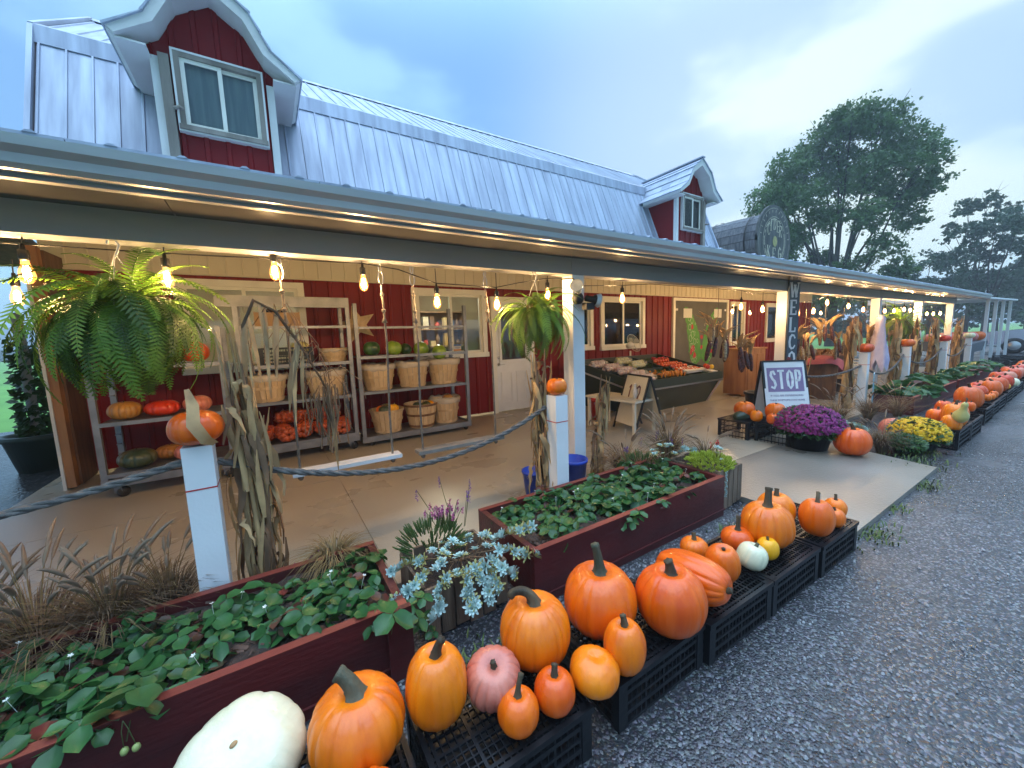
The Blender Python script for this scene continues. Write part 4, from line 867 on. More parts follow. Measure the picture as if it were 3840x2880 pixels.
# ================================================================ swings
def swing(x0, x1, y, z, hx, m, label):
    t = thing('swing', label, 'swing', (0,0,0), 0, 'plank swings')
    MB().box(x0, x1, y-.06, y+.06, z, z+.028).build('seat', M[m], t)
    for a, c_ in zip((x0+.05, x1-.06), hx):
        b = MB(); b.tube([(c_, 3.02, 1.93), (c_*.6+a*.4+.006, 3.0, 1.5), (a, y, .95), (a, y, z-.03)], .0085, 6); rp = b.build('rope', M['jute'], t)
        b = MB(); b.ell((c_, 3.015, 1.86), .016, 8, 6); b.ell((c_+.002, 3.01, 1.74), .017, 8, 6); b.lathe([(.004,0),(.022,-.05),(.014,-.052)], 8, (c_+.003, 3.01, 1.70)); b.build('knot', M['jute'], t)
        k = MB(); k.tube([(c_+.018*sin(2*pi*i/12), 3.02, 1.985+.05*cos(2*pi*i/12)) for i in range(13)], .004, 5, cap=False); k.build('carabiner', M['steel'], t)
        k = MB(); k.tube([(c_+.011*sin(2*pi*i/10), 3.02, 2.058+.026*cos(2*pi*i/10)) for i in range(11)], .004, 5, cap=False); k.build('eye_bolt', M['steel'], t)
        MB().ell((a, y, z-.025), .02, 8, 6).build('knot', M['jute'], t)
swing(.07, .83, 3.05, .59, (.12,.77), 'white_paint', 'white plank swing in front of the onion rack')
swing(.97, 1.78, 3.05, .575, (1.01,1.66), 'old_wood', 'weathered plank swing in front of the squash baskets')
# ================================================================ rolling racks
def rack(label, x0, x1, y0, y1, zt, shelves, topboard=False, bars=(), ladder=True, bz=.19):
    t = thing('rolling_rack', label, 'rack', (0,0,0), 0, 'galvanised rolling racks'); p = .05
    for x in (x0, x1-p):
        for y in (y0, y1-p): MB().box(x, x+p, y, y+p, bz-.05, zt).build('upright', M['galvanised'], t)
    for z in shelves:
        b = MB(); b.box(x0+p+.002, x1-p-.002, y0+.005, y1-.005, z-.02, z); b.build('shelf', M['galvanised'], t)
        MB().box(x0+p+.001, x1-p-.001, y0-.004, y0+.003, z-.035, z+.006).build('shelf_lip', M['galvanised'], t)
    for z in bars: MB().box(x0+p+.002, x1-p-.002, y0+.004, y0+.034, z-.02, z+.012).build('cross_bar', M['galvanised'], t)
    if topboard: MB().box(x0-.16, x1, y0-.008, y0+.03, zt-.13, zt+.003).build('top_board', M['galvanised'], t)
    b = MB(); b.box(x0-.004, x1+.004, y0-.006, y0-.001, bz-.06, bz+.02); b.box(x0-.006, x0-.001, y0, y1, bz-.06, bz+.02); b.box(x1+.001, x1+.006, y0, y1, bz-.06, bz+.02); b.build('base_frame', M['galvanised'], t)
    for x in (x0, x1-p):
        b = MB()
        for i in range(int((zt-.4)/.11)): b.box(x+.006, x+p-.006, y1-p-.05, y1-p-.001, .35+i*.11, .36+i*.11)
        b.build('notched_rail', M['galvanised'], t)
    for x in (x0+.1, x1-.1):
        for y in (y0+.07, y1-.07):
            c_ = MB().hexa([(x-.03,y-.02,.05),(x+.03,y-.02,.05),(x+.03,y+.02,.05),(x-.03,y+.02,.05),(x-.03,y-.03,bz-.06),(x+.03,y-.03,bz-.06),(x+.03,y+.03,bz-.06),(x-.03,y+.03,bz-.06)]).build('caster_fork', M['galvanised'], t)
            w_ = MB().lathe([(0,-.016),(.05,-.016),(.056,-.008),(.056,.008),(.05,.016),(0,.016)], 18).build('wheel', M['dark_rubber'], c_); w_.location = (x+.035, y, .057); w_.rotation_euler = (pi/2, 0, .5)
    return t
rack('galvanised rolling rack of onions and lined baskets behind the corn stalks', -.31, 1.0, 5.72, 6.4, 2.12, (1.26, .79, .24), True, (1.74,))
rack('galvanised rolling rack with melons above wooden bushel baskets', 1.05, 2.77, 5.72, 6.4, 2.05, (1.31, .80, .14), False, (1.72,), bz=.13)
rack('galvanised rolling rack of heirloom pumpkins at the left end', -1.53, -.42, 5.38, 6.05, 1.75, (1.35, .79, .26), False)
# ================================================================ baskets
mat('liner', (.75,.68,.58), .25, (.62,.54,.44), 6, bump=.5, bscale=25, alpha=.55)
def basket(label, x, y, z, r, h, fill=None, lined=True, dark=False, stave=None):
    t = thing('bushel_basket', label, 'basket', (x, y, z), x, 'bushel baskets on the racks'); r0 = r*.74; n = 20; wood = M['basket_dark' if dark else 'basket_wood']
    for i in range(n):
        a, c_ = 2*pi*i/n, 2*pi*(i+1)/n-.03; vs = []
        for f in (0, .5, 1):
            q = r0+(r-r0)*f
            for e in (a, c_): vs += [(q*cos(e), q*sin(e), h*f), ((q-.006)*cos(e), (q-.006)*sin(e), h*f)]
        b = MB(); fs = []
        for j in range(2): k = j*4; fs += [(k,k+2,k+6,k+4), (k+1,k+5,k+7,k+3), (k,k+4,k+5,k+1), (k+2,k+3,k+7,k+6)]
        fs += [(8,10,11,9)]; b.add(vs, fs); b.build('stave', M['basket_wood'], t)
    for f in (.04, .5, .9):
        q = r0+(r-r0)*f+.004; b = MB(); b.lathe([(q, h*f), (q+.006, h*f), (q+.006+.008, h*f+.035), (q+.006, h*f+.035)], 28, sm=False); b.build('hoop', wood, t)
    MB().lathe([(0,.01),(r0-.007,.01)], 20).build('bottom', M['basket_wood'], t)
    if lined:
        b = MB(); q = random.Random(int(x*100)); vs = []; m_ = 36
        for k, (f, dr_) in enumerate(((.35,-.012),(.75,-.012),(1.02,-.008),(1.08,.005),(.99,.03),(.82,.024))):
            for i in range(m_): a = 2*pi*i/m_; rr_ = r0+(r-r0)*f+dr_+q.uniform(-.008,.008)*(k > 1); vs.append((rr_*cos(a), rr_*sin(a), h*f+q.uniform(-.012,.018)*(k > 1)))
        b.add(vs, [(k*m_+i, k*m_+(i+1) % m_, (k+1)*m_+(i+1) % m_, (k+1)*m_+i) for k in range(5) for i in range(m_)], sm=True); b.build('plastic_liner', M['liner'], t)
    if stave: MB().box(-.02+stave, .02+stave, -r*.55, -r*.55+.006, h*.4, h*1.18).build('price_stick', M['basket_wood'], t)
    return t
Yb = 5.98
basket('bushel basket at the left of the middle shelf under the melons', 1.38, Yb, .80, .25, .36, stave=.1)
basket('lined bushel basket in the middle of the shelf under the melons', 1.91, Yb, .80, .25, .37, stave=.1)
basket('lined bushel basket at the right of the shelf under the melons', 2.43, Yb, .80, .26, .38)
basket('bushel basket heaped with striped golden squash on the bottom shelf', 1.47, Yb, .14, .25, .35, lined=False, stave=.08)
basket('two tone dark hooped bushel basket on the bottom shelf', 2.01, Yb, .14, .26, .38, lined=False, dark=True)
basket('lined bushel basket at the right of the bottom shelf', 2.45, Yb+.05, .14, .24, .40)
basket('big lined bushel basket above the onion bags', .66, 5.95, .79, .26, .34)
basket('lined bushel basket half hidden behind the corn stalks', -.05, 5.95, .79, .24, .33, stave=-.05)
basket('shallow half bushel basket of tomatoes', .80, 5.95, 1.26, .175, .17, lined=True)
# ================================================================ fruit on the racks
def fruit(lb, name, cat, x, y, z, r, rz, m, nr=9, dp=.02, seed=1, rot=None, grp=None):
    return pumpkin(lb, x, y, z, r, rz, m, nr, dp, seed, rot=rot, group=grp, name=name, cat=cat, stem=(.02,.006,.3,1), dim=.06)
def stripes(name, a, c_, sc):
    m = mat(name, a, .3, c_, sc, detail=6, coat=.2, st=(1,1,.12), lo=.42, hi=.58); return m
stripes('melon_dark', (.012,.045,.014), (.05,.13,.025), 9); stripes('melon_light', (.16,.27,.02), (.28,.40,.04), 9)
for i, (x, m, r, lb) in enumerate(((1.29,'melon_dark',.115,'dark green watermelon at the left end of the melon shelf'), (1.58,'melon_light',.115,'lime green melon second along the melon shelf'), (1.79,'melon_dark',.095,'dark melon tucked behind the lime green one'), (2.05,'melon_light',.118,'yellow green striped melon in the middle of the shelf'), (2.24,'melon_dark',.10,'dark melon behind the two right hand melons'), (2.42,'melon_light',.115,'green melon at the right end of the melon shelf'))):
    fruit(lb, 'melon', 'melon', x, 5.86+.14*(i in (2, 4)), 1.312, r, r*.92, m, seed=80+i, rot=(.3*i, 0, i), grp='melons on the rack')
for i, (x, y, m) in enumerate(((1.38,5.9,'golden'),(1.55,5.92,'yellow'),(1.47,6.05,'squash_green'),(1.40,5.84,'squash_green'))): fruit(('golden striped squash at the left of the heaped basket','yellow squash at the right of the heaped basket','dark green squash at the back of the heaped basket','dark green squash at the front of the heaped basket')[i], 'squash', 'squash', x, y, .42, .085, .07, m, 9, .07, 90+i, grp='squash heaped in baskets')
for i, (x, y, m) in enumerate(((1.95,5.95,'squash_green'),(2.08,5.92,'squash_green'),(2.17,5.98,'yellow'))): fruit(('dark squash at the left inside the dark hooped basket','dark squash in the middle of the dark hooped basket','small yellow squash in the dark hooped basket')[i], 'squash', 'squash', x, y, .40, .08, .07, m, 8, .05, 95+i, grp='squash in the dark hooped basket')
fruit('tan squash just visible in the basket under the melons', 'squash', 'squash', 1.36, 5.9, 1.06, .08, .06, 'tan', 8, .05, 99); fruit('dark squash in the basket at the right under the melons', 'squash', 'squash', 2.40, 5.92, 1.09, .09, .07, 'squash_green', 8, .05, 98); fruit('tan warty squash in the lined basket at the lower right', 'squash', 'squash', 2.47, 5.95, .47, .09, .07, 'tan', 8, .05, 97)
for i, (x, z, r, rz, m, nr, lb) in enumerate(((-1.32,.792,.135,.095,'tan',14,'tan ribbed pumpkin on the upper shelf at the far left'), (-1.02,.792,.15,.085,'red',12,'flat red pumpkin on the left rack'), (-.72,.792,.13,.095,'pink',12,'pink pumpkin beside the red one on the left rack'), (-1.28,.262,.16,.10,'squash_green',12,'dark green ribbed pumpkin on the bottom of the left rack'), (-.86,.262,.12,.09,'pink',12,'salmon pumpkin on the bottom of the left rack'), (-1.05,.262,.13,.08,'tan',12,'tan pumpkin at the back of the bottom left shelf'))):
    fruit(lb, 'pumpkin', 'pumpkin', x, 5.56+(.22 if i == 5 else 0), z, r, rz, m, nr, .07, 110+i, grp='heirloom pumpkins on the left rack')
fruit('orange pumpkin on the top shelf behind the fern', 'pumpkin', 'pumpkin', -.72, 5.75, 1.352, .15, .12, 'deep', 12, .04, 120)
# black lattice crate and cardboard box on the onion rack
mat('card', (.34,.20,.09), .7, (.28,.16,.07), 3); mat('eggplant', (.012,.008,.014), .25, coat=.4)
c = crate(crate_proto(.62, .36, .22, False), -.10, 5.74, 1.262, 0, 'black lattice crate of pale squash on the onion rack', None)
fruit('pale round squash in the black lattice crate on the rack', 'squash', 'squash', .38, 5.92, 1.38, .11, .09, 'gourd_pale', 8, .03, 121)
bx = thing('cardboard_box', 'cardboard box of dark vegetables on the top bar of the onion rack', 'box', (-.10,5.74,1.755)); MB().box(0,.5,0,.01,0,.17).build('front', M['card'], bx); MB().box(0,.5,.35,.36,0,.19).build('back', M['card'], bx); MB().box(0,.01,.011,.349,0,.18).build('side', M['card'], bx); MB().box(.49,.5,.011,.349,0,.18).build('side', M['card'], bx); MB().box(0.011,.489,.011,.349,0,.01).build('bottom', M['card'], bx)
for i in range(4): b = MB(); b.tube([(0,0,0),(.05,.01,.02),(.12,0,.03),(.18,.02,.02)], [.02,.045,.05,.02], 10); o = b.build('eggplant', M['eggplant'], None); o.location = (-.06+i*.11, 5.85+.03*(i % 2), 1.90); o.rotation_euler = (0,0,i*.8); tag(o, ('dark eggplant at the left of the cardboard box','dark eggplant second in the cardboard box','dark eggplant third in the cardboard box','dark eggplant at the right of the cardboard box')[i], 'eggplant', 'eggplants in the cardboard box')
# onion bags: net sacks of onions
mat('onion', (.42,.075,.018), .45, (.30,.05,.014), 5, rnd=.2); mat('net', (.55,.06,.02), .6)
om = MB().lathe([(0,-.036),(.025,-.033),(.04,-.012),(.041,.008),(.028,.03),(.008,.042),(.004,.055),(0,.056)], 12).mesh('onion', M['onion'])
def onion_bag(label, x, y, z, L_, r, rz, seed):
    q = random.Random(seed); t = thing('onion_bag', label, 'onion bag', (x, y, z), rz, 'red net bags of onions')
    n = int(L_/.06)
    for i in range(n):
        u = (i+.5)/n*L_-L_/2; k = 9 if 0 < i < n-1 else 6
        for j in range(k):
            a = 2*pi*j/k+i*.4; rr_ = (r-.035)*(1 if 0 < i < n-1 else .7); o = link('onion', om, t, (u+q.uniform(-.01,.01), rr_*cos(a), r+rr_*sin(a)*.85), (q.random()*6,q.random()*6,0), (q.uniform(.85,1.15),)*3)
    b = MB(); nl = 14
    for s in (1, -1):
        for j in range(12):
            b.tube([(-L_/2+L_*i/nl, (r*sin(pi*(.08+.84*i/nl))**.4)*cos(2*pi*j/12+s*i*.22), r+r*.88*(sin(pi*(.08+.84*i/nl))**.4)*sin(2*pi*j/12+s*i*.22)) for i in range(nl+1)], .0022, 3, cap=False)
    stuff(b.build('net', M['net'], t)); return t
for i, (x, y, rz, lb) in enumerate(((-.12,5.9,1.2,'red net onion bag at the left of the bottom shelf'),(.10,5.86,1.75,'red net onion bag bulging out over the rack edge, left one'),(.34,5.95,1.3,'red net onion bag in the middle of the bottom shelf'),(.56,5.92,1.7,'red net onion bag right of the middle, half in shadow'),(.80,5.84,1.45,'red net onion bag spilling over the right end of the shelf'))):
    onion_bag(lb, x, y, .245, .42, .115, rz, 130+i)
for i, (x, y, rz, lb) in enumerate(((.62,6.05,.2,'red net onion bag lying on top at the right'),(.2,6.1,.1,'red net onion bag lying on top at the left'))): onion_bag(lb, x, y, .43, .38, .105, rz, 140+i)
# wooden star leaning on the wall
st_ = MB(); P_ = []
for i in range(10): a = pi/2+i*pi/5+.25; r = .30 if i % 2 == 0 else .13; P_.append((r*cos(a), 0, r*sin(a)))
st_.add(P_+[(0,-.06,0),(0,.0,0)], [(i, (i+1) % 10, 10) for i in range(10)]+[((i+1) % 10, i, 11) for i in range(10)])
o = st_.build('wooden_star', M['basket_wood'], None); o.location = (1.24,6.45,1.80); tag(o, 'pale wooden star on the red wall above the melons', 'star')
# card in the window
mat('card_blue', (.05,.12,.35), .4); mat('card_orange', (.55,.22,.03), .4)
t = thing('card_sticker', 'small white VISA card sticker in the shop window corner', 'sticker', (2.94,YW-.036,1.30)); MB().box(0,.15,-.004,0,0,.12).build('plate', M['paper'], t); MB().box(0,.15,-.006,-.0045,.09,.12).build('blue_band', M['card_blue'], t); MB().box(0,.15,-.006,-.0045,0,.03).build('orange_band', M['card_orange'], t)
def text_obj(txt, size, m, parent, T, name='lettering'):
    cu = bpy.data.curves.new(name, 'FONT'); cu.body = txt; cu.size = size; cu.align_x = 'CENTER'; cu.extrude = .0006
    o = bpy.data.objects.new('tmp', cu); COL.objects.link(o); dg = bpy.context.evaluated_depsgraph_get(); me = bpy.data.meshes.new_from_object(o.evaluated_get(dg)); bpy.data.objects.remove(o)
    me.materials.clear(); me.materials.append(m); ob = link(name, me, parent); ob.matrix_local = T; return ob
text_obj('VISA', .05, M['card_blue'], t, Matrix.Translation((.075,-.0055,.042)) @ Matrix.Rotation(pi/2, 4, 'X'))
# ================================================================ produce stand
sx0, sx1, syf, syb = 5.45, 8.15, 4.55, 6.15
ps = thing('produce_stand', 'dark green sloping produce stand in front of the window', 'market stand', (0,0,0)); 
pz = lambda y: .60+(y-syf)/(syb-syf)*.34
def sp_(y, dz=0): return pz(y)+dz
MB().hexa([(sx0+.22,syf+.18,.0),(sx1-.22,syf+.18,.0),(sx1-.22,syb-.05,.0),(sx0+.22,syb-.05,.0),(sx0,syf,pz(syf)-.10),(sx1,syf,pz(syf)-.10),(sx1,syb,pz(syb)-.10),(sx0,syb,pz(syb)-.10)]).build('base', M['stand_green'], ps)
MB().hexa([(sx0,syf,pz(syf)-.098),(sx1,syf,pz(syf)-.098),(sx1,syb,pz(syb)-.098),(sx0,syb,pz(syb)-.098),(sx0,syf,pz(syf)-.06),(sx1,syf,pz(syf)-.06),(sx1,syb,pz(syb)-.06),(sx0,syb,pz(syb)-.06)]).build('tray', M['stand_green'], ps)
for (a, c_) in (((sx0-.015,syf-.015),(sx1+.015,syf-.015)), ((sx0-.015,syf),(sx0-.015,syb)), ((sx1+.015,syf),(sx1+.015,syb)), ((sx0,syb),(sx1,syb))): MB().bar((*a, pz(a[1])-.03), (*c_, pz(c_[1])-.03), .028, .16).build('rim', M['stand_green'], ps)
MB().bar((sx0-.03,syf-.034,pz(syf)-.125), (sx1+.03,syf-.034,pz(syf)-.125), .012, .03).build('silver_trim', M['steel'], ps); MB().bar((sx0-.034,syf-.03,pz(syf)-.125), (sx0-.034,syb,pz(syb)-.125), .012, .03).build('silver_trim', M['steel'], ps)
MB().bar((sx1-.205,syf+.165,.01), (sx1+.012,syf-.02,pz(syf)-.12), .03, .02).build('silver_trim', M['steel'], ps)
for x in (6.35,7.25): MB().bar((x,syf+.01,pz(syf)-.03), (x,syb-.01,pz(syb)-.03), .018, .08).build('divider', M['stand_green'], ps)
MB().bar((sx0+.01,5.3,pz(5.3)-.03), (sx1-.01,5.3,pz(5.3)-.03), .018, .07).build('divider', M['stand_green'], ps)
# bagged roots
mat('turnip', (.36,.17,.20), .35, (.62,.52,.50), 9, detail=2, rnd=.15); mat('pale_veg', (.42,.44,.16), .4, (.55,.55,.30), 8); mat('clear_bag', (.9,.9,.9), .12, bump=.8, bscale=18, alpha=.28)
tm = MB().ell((0,0,0), (.05,.045,.045), 10, 7).mesh('turnip', M['turnip']); pvm = MB().ell((0,0,0), (.05,.045,.045), 10, 7).mesh('pale_root', M['pale_veg'])
def veg_bag(lb, x, y, L_, rz, me, nm, seed):
    q = random.Random(seed); t = thing('vegetable_bag', lb, 'vegetable bag', (x, y, pz(y)-.055), rz, 'clear bags of roots on the stand')
    n = int(L_/.085)
    for i in range(n):
        for j in range(3): link(nm, me, t, (-L_/2+.05+i*.085+q.uniform(-.01,.01), (-.05,.05,0)[j], (.05,.05,.115)[j]), (q.random()*6,q.random()*6,0), (q.uniform(.85,1.15),)*3)
    b = MB(); vs = []; m_ = 14
    for i in range(11):
        f = i/10; r_ = .115*(sin(pi*(.06+.88*f))**.35)
        for j in range(m_): a = 2*pi*j/m_; k = r_*(1+q.uniform(-.06,.06)); vs.append((-L_/2-.03+(L_+.06)*f, k*cos(a), .075+.8*k*sin(a)))
    b.add(vs, [(i*m_+j, i*m_+(j+1) % m_, (i+1)*m_+(j+1) % m_, (i+1)*m_+j) for i in range(10) for j in range(m_)], sm=True); b.build('clear_plastic', M['clear_bag'], t)
for i, (x, y, rz, k, lb) in enumerate(((5.82,5.82,.15,0,'bag of purple turnips at the back left of the stand'),(5.95,5.55,.1,0,'bag of purple turnips second from the back'),(6.02,5.28,.0,0,'bag of turnips in the middle of the left bay'),(6.05,5.0,.05,0,'bag of turnips third from the front edge'),(5.98,4.74,.1,0,'bag of turnips at the front edge of the stand'),(6.65,5.9,.1,1,'bag of pale green roots at the back of the stand'),(6.78,5.6,.1,1,'bag of pale green roots right of the turnips'))):
    veg_bag(lb, x, y, .5, rz, (tm, pvm)[k], ('turnip','pale_root')[k], 150+i)
# loose peppers, tomatoes, greens in the right bays
mat('tomato', (.62,.10,.012), .25, (.50,.05,.01), 3, coat=.4, rnd=.15); mat('pepper_gold', (.60,.24,.01), .3, (.5,.14,.01), 5, rnd=.2); mat('pepper_red', (.45,.018,.01), .3, rnd=.2); mat('greens', (.03,.085,.02), .6, (.06,.14,.03), 5, rnd=.3); mat('pepper_yellow', (.70,.45,.01), .3)
def heap(lb, name, part, me_, spots, cat):
    t = thing(name, lb, cat, (0,0,0), 0, 'loose produce on the stand')
    for (x, y, z, s) in spots: link(part, me_, t, (x, y, z), (x*9,y*7,x*3), (s,s,s))
    return t
qq = random.Random(5); tmm = MB().ell((0,0,0), (.045,.045,.038), 10, 7).mesh('tomato', M['tomato']); gm_ = MB().ell((0,0,0), (.05,.02,.018), 8, 6).mesh('pepper', M['pepper_gold']); rm_ = MB().ell((0,0,0), (.045,.04,.045), 8, 6).mesh('pepper', M['pepper_red'])
for row, (y, lbb) in enumerate(((5.05,'front'),(5.5,'rear'))):
    for i in range(22):
        x = 7.33+(i % 8)*.092+qq.uniform(-.015,.015); yy = y-.12+(i//8)*.10+qq.uniform(-.01,.01); t = tag(link('tomato', tmm, None, (x, yy, pz(yy)-.01+.04*(i//16)+.02), (qq.random(),qq.random(),0), (1.0,)*3), 'ripe orange tomato in the %s basket on the stand' % lbb, 'tomato', 'tomatoes in the %s basket' % lbb)
heap('heap of long golden peppers in the middle bay of the stand', 'pepper_heap', 'pepper', gm_, [(6.55+qq.uniform(-.1,.6), qq.uniform(4.68,5.2), pz(4.95)-.03+qq.uniform(0,.05), qq.uniform(.8,1.2)) for _ in range(60)], 'peppers')
heap('heap of red peppers at the back right of the stand', 'pepper_heap', 'pepper', rm_, [(7.85+qq.uniform(-.22,.2), 5.85+qq.uniform(-.15,.15), pz(5.85)-.02+qq.uniform(0,.05), qq.uniform(.8,1.1)) for _ in range(16)], 'peppers')
b = MB()
for i in range(260):
    x, y = qq.choice(((qq.uniform(7.4,8.05), qq.uniform(5.55,6.05)), (qq.uniform(7.75,8.1), qq.uniform(4.65,5.2)), (qq.uniform(6.9,7.3), qq.uniform(5.5,6.05)), (qq.uniform(6.45,7.2), qq.uniform(4.62,5.25)))); a = qq.random()*6.3; z = pz(y)-.05
    b.ribbon([(x, y, z), (x+.05*cos(a), y+.05*sin(a), z+.05), (x+.11*cos(a), y+.11*sin(a), z+.045)], [.012,.03,.004], (-sin(a),cos(a),0), fold=.2)
o = stuff(b.build('loose_greens', M['greens'], None)); o['label'] = 'dark leafy greens lying between the vegetables on the stand'; o['category'] = 'greens'
for (x, y, lb) in ((7.35,4.98,'white fibre basket under the tomatoes'), (7.95,4.80,'white fibre basket at the right corner of the stand')):
    t = thing('fibre_tray', lb, 'tray', (x, y, pz(y)-.05)); MB().hexa([(0,-.17,0),(.66 if x < 7.8 else .2,-.17,0),(.66 if x < 7.8 else .2,.15,.06),(0,.15,.06),(-.02,-.2,.05),(.68 if x < 7.8 else .22,-.2,.05),(.68 if x < 7.8 else .22,.17,.11),(-.02,.17,.11)]).build('shell', M['white_paint'], t)
for i, (x, y, m) in enumerate(((7.99,4.74,'pepper_red'),(8.04,4.82,'tomato'),(8.1,4.72,'pepper_yellow'))): tag(MB().ell((x, y, pz(y)+.10), .05, 12, 8).build('sweet_pepper', M[m], None), ('red sweet pepper in the right corner basket','orange sweet pepper in the right corner basket','yellow sweet pepper at the right corner of the stand')[i], 'pepper')
# desk fan
fn = thing('desk_fan', 'white pedestal fan standing behind the produce stand', 'fan', (7.3,6.25,0)); mat('fan_white', (.72,.70,.62), .4)
MB().lathe([(0,0),(.2,0),(.2,.03),(.03,.06),(.02,.08),(.02,1.1),(0,1.1)], 18).build('stand', M['fan_white'], fn)
hd = MB().lathe([(0,-.17),(.05,-.165),(.07,-.12),(.07,-.03),(.03,0),(0,0)], 18).build('motor', M['fan_white'], fn); hd.location = (.02,-.05,1.27); hd.rotation_euler = (0,1.15,-.25)
b = MB()
for i in range(28): a = 2*pi*i/28; b.tube([(.025*cos(a),.025*sin(a),.09),(.15*cos(a),.15*sin(a),.085),(.22*cos(a),.22*sin(a),.035),(.15*cos(a),.15*sin(a),-.0),(.03*cos(a),.03*sin(a),-.01)], .0018, 3)
b.tube([(.222*cos(2*pi*i/30),.222*sin(2*pi*i/30),.035) for i in range(31)], .007, 6, cap=False); stuff(b.build('cage', M['fan_white'], hd))
for i in range(3): a = i*2.09; MB().ribbon([(.02*cos(a),.02*sin(a),.03),(.1*cos(a+.2),.1*sin(a+.2),.04),(.19*cos(a),.19*sin(a),.05)], [.03,.12,.08], (-sin(a),cos(a),.4)).build('blade', M['fan_white'], hd)
# small bench, spray bottle, signs, buckets
bn = thing('side_table', 'low pale table behind the hand written sign', 'table', (4.73,4.25,0), .05); mat('cream_top', (.66,.60,.48), .5, (.6,.54,.42), 3)
MB().box(-.28,.28,-.5,.5,.48,.51).build('table_top', M['cream_top'], bn)
for x in (-.24,.24):
    for y in (-.45,.45): MB().box(x-.02,x+.02,y-.02,y+.02,0,.478).build('leg', M['cream_top'], bn)
t = thing('spray_bottle', 'small clear bottle on the pale table', 'bottle', (4.72,3.95,.512)); mat('bottle', (.70,.72,.75), .2, alpha=.8); MB().lathe([(0,0),(.035,0),(.035,.13),(.014,.17),(.014,.20),(0,.20)], 16).build('body', M['bottle'], t); MB().lathe([(0,.201),(.018,.201),(.018,.23),(0,.23)], 12).build('cap', M['white_paint'], t)
mat('bucket_blue', (.01,.05,.42), .35); mat('bucket_red', (.45,.025,.02), .4)
def bucket(lb, x, y, m, s=1):
    t = thing('bucket', lb, 'bucket', (x, y, 0)); MB().lathe([(0,.0),(.11*s,0),(.145*s,.30*s),(.155*s,.30*s),(.155*s,.33*s),(.14*s,.33*s),(.105*s,.012),(0,.012)], 24).build('shell', M[m], t)
    MB().tube([(.15*s*cos(pi*i/12), .15*s*sin(pi*i/12)*.3-.06*s, .30*s-.09*s*sin(pi*i/12)) for i in range(13)], .003, 5).build('handle', M['steel'], t); return t
bucket('blue bucket between the rope post and the porch post', 2.42, 2.78, 'bucket_blue', .95); bucket('blue bucket left of the rope post behind the corn stalk', 2.02, 2.86, 'bucket_blue', .8); bucket('red bucket under the pale table', 4.95, 4.95, 'bucket_red', 1.1)
def aframe(name, label, loc, rz, W_, H_, sp, fm, pm):
    t = thing(name, label, 'sign', loc, rz)
    for s in (-1, 1):
        T = lambda z, dx, o=0: (dx, s*(sp*(1-z/H_)+o), z)
        pn = MB().hexa([T(.10,-W_/2+.03),T(.10,W_/2-.03),T(.10,W_/2-.03,.008),T(.10,-W_/2+.03,.008),T(H_-.02,-W_/2+.03),T(H_-.02,W_/2-.03),T(H_-.02,W_/2-.03,.008),T(H_-.02,-W_/2+.03,.008)]).build('panel', M[pm], t)
        for x in (-W_/2, W_/2-.03): MB().hexa([T(0,x,-.006),T(0,x+.03,-.006),T(0,x+.03,.016),T(0,x,.016),T(H_,x,-.006),T(H_,x+.03,-.006),T(H_,x+.03,.016),T(H_,x,.016)]).build('side_rail', M[fm], t)
        MB().hexa([T(H_-.018,-W_/2+.031,-.006),T(H_-.018,W_/2-.031,-.006),T(H_-.018,W_/2-.031,.016),T(H_-.018,-W_/2+.031,.016),T(H_+.004,-W_/2+.031,-.006),T(H_+.004,W_/2-.031,-.006),T(H_+.004,W_/2-.031,.016),T(H_+.004,-W_/2+.031,.016)]).build('top_rail', M[fm], t)
    return t
a1 = aframe('a_frame_sign', 'folding sign with a hand painted 10 behind the grasses', (4.86,4.0,0), -1.85, .62, .86, .26, 'dark_rubber', 'cream_top')
mat('marker', (.16,.05,.04), .6); b = MB(); fF = .26
stroke_text(b, '10', -.12, 0, .2, .16, 0, thick=.18, place=lambda u, v: (-.16+u, -(fF*(1-(.50+v)/.86)+.0135), .50+v)); b.build('painted_number', M['marker'], a1)
a2 = aframe('a_frame_sign', 'folding sign with a white STOP notice by the WELCOME post', (6.32,2.62,0), -.62, .62, 1.04, .24, 'dark_rubber', 'white_paint')
mat('sign_purple', (.24,.17,.30), .6)
SG = .24; pl = lambda u, v, o: (u, -(SG*(1-v/1.0)+.010+o), v)
MB().add([pl(*p) for p in ((-.30,.10,.012),(.30,.10,.012),(.30,.985,.012),(-.30,.985,.012))], [(0,1,2,3)]).build('paper_sheet', M['white_paint'], a2)
MB().add([pl(*p) for p in ((-.25,.60,.014),(.25,.60,.014),(.25,.94,.014),(-.25,.94,.014))], [(0,1,2,3)]).build('purple_block', M['sign_purple'], a2)
stroke_text(MB(), 'STOP', 0, 0, .25, .104, 0, thick=.34, gap=.12, serif=False, place=lambda u, v: pl(-.215+u, .645+v, .016)).build('lettering', M['white_paint'], a2)
tilt = atan2(SG, 1.0)
for (tx, sz, v) in (('IF YOU ARE EXPERIENCING', .037, .535), ('THESE SYMPTOMS STAY HOME', .035, .47)): text_obj(tx, sz, M['sign_purple'], a2, Matrix.Translation(pl(0, v, .0145)) @ Matrix.Rotation(pi/2+tilt*-1, 4, 'X'))
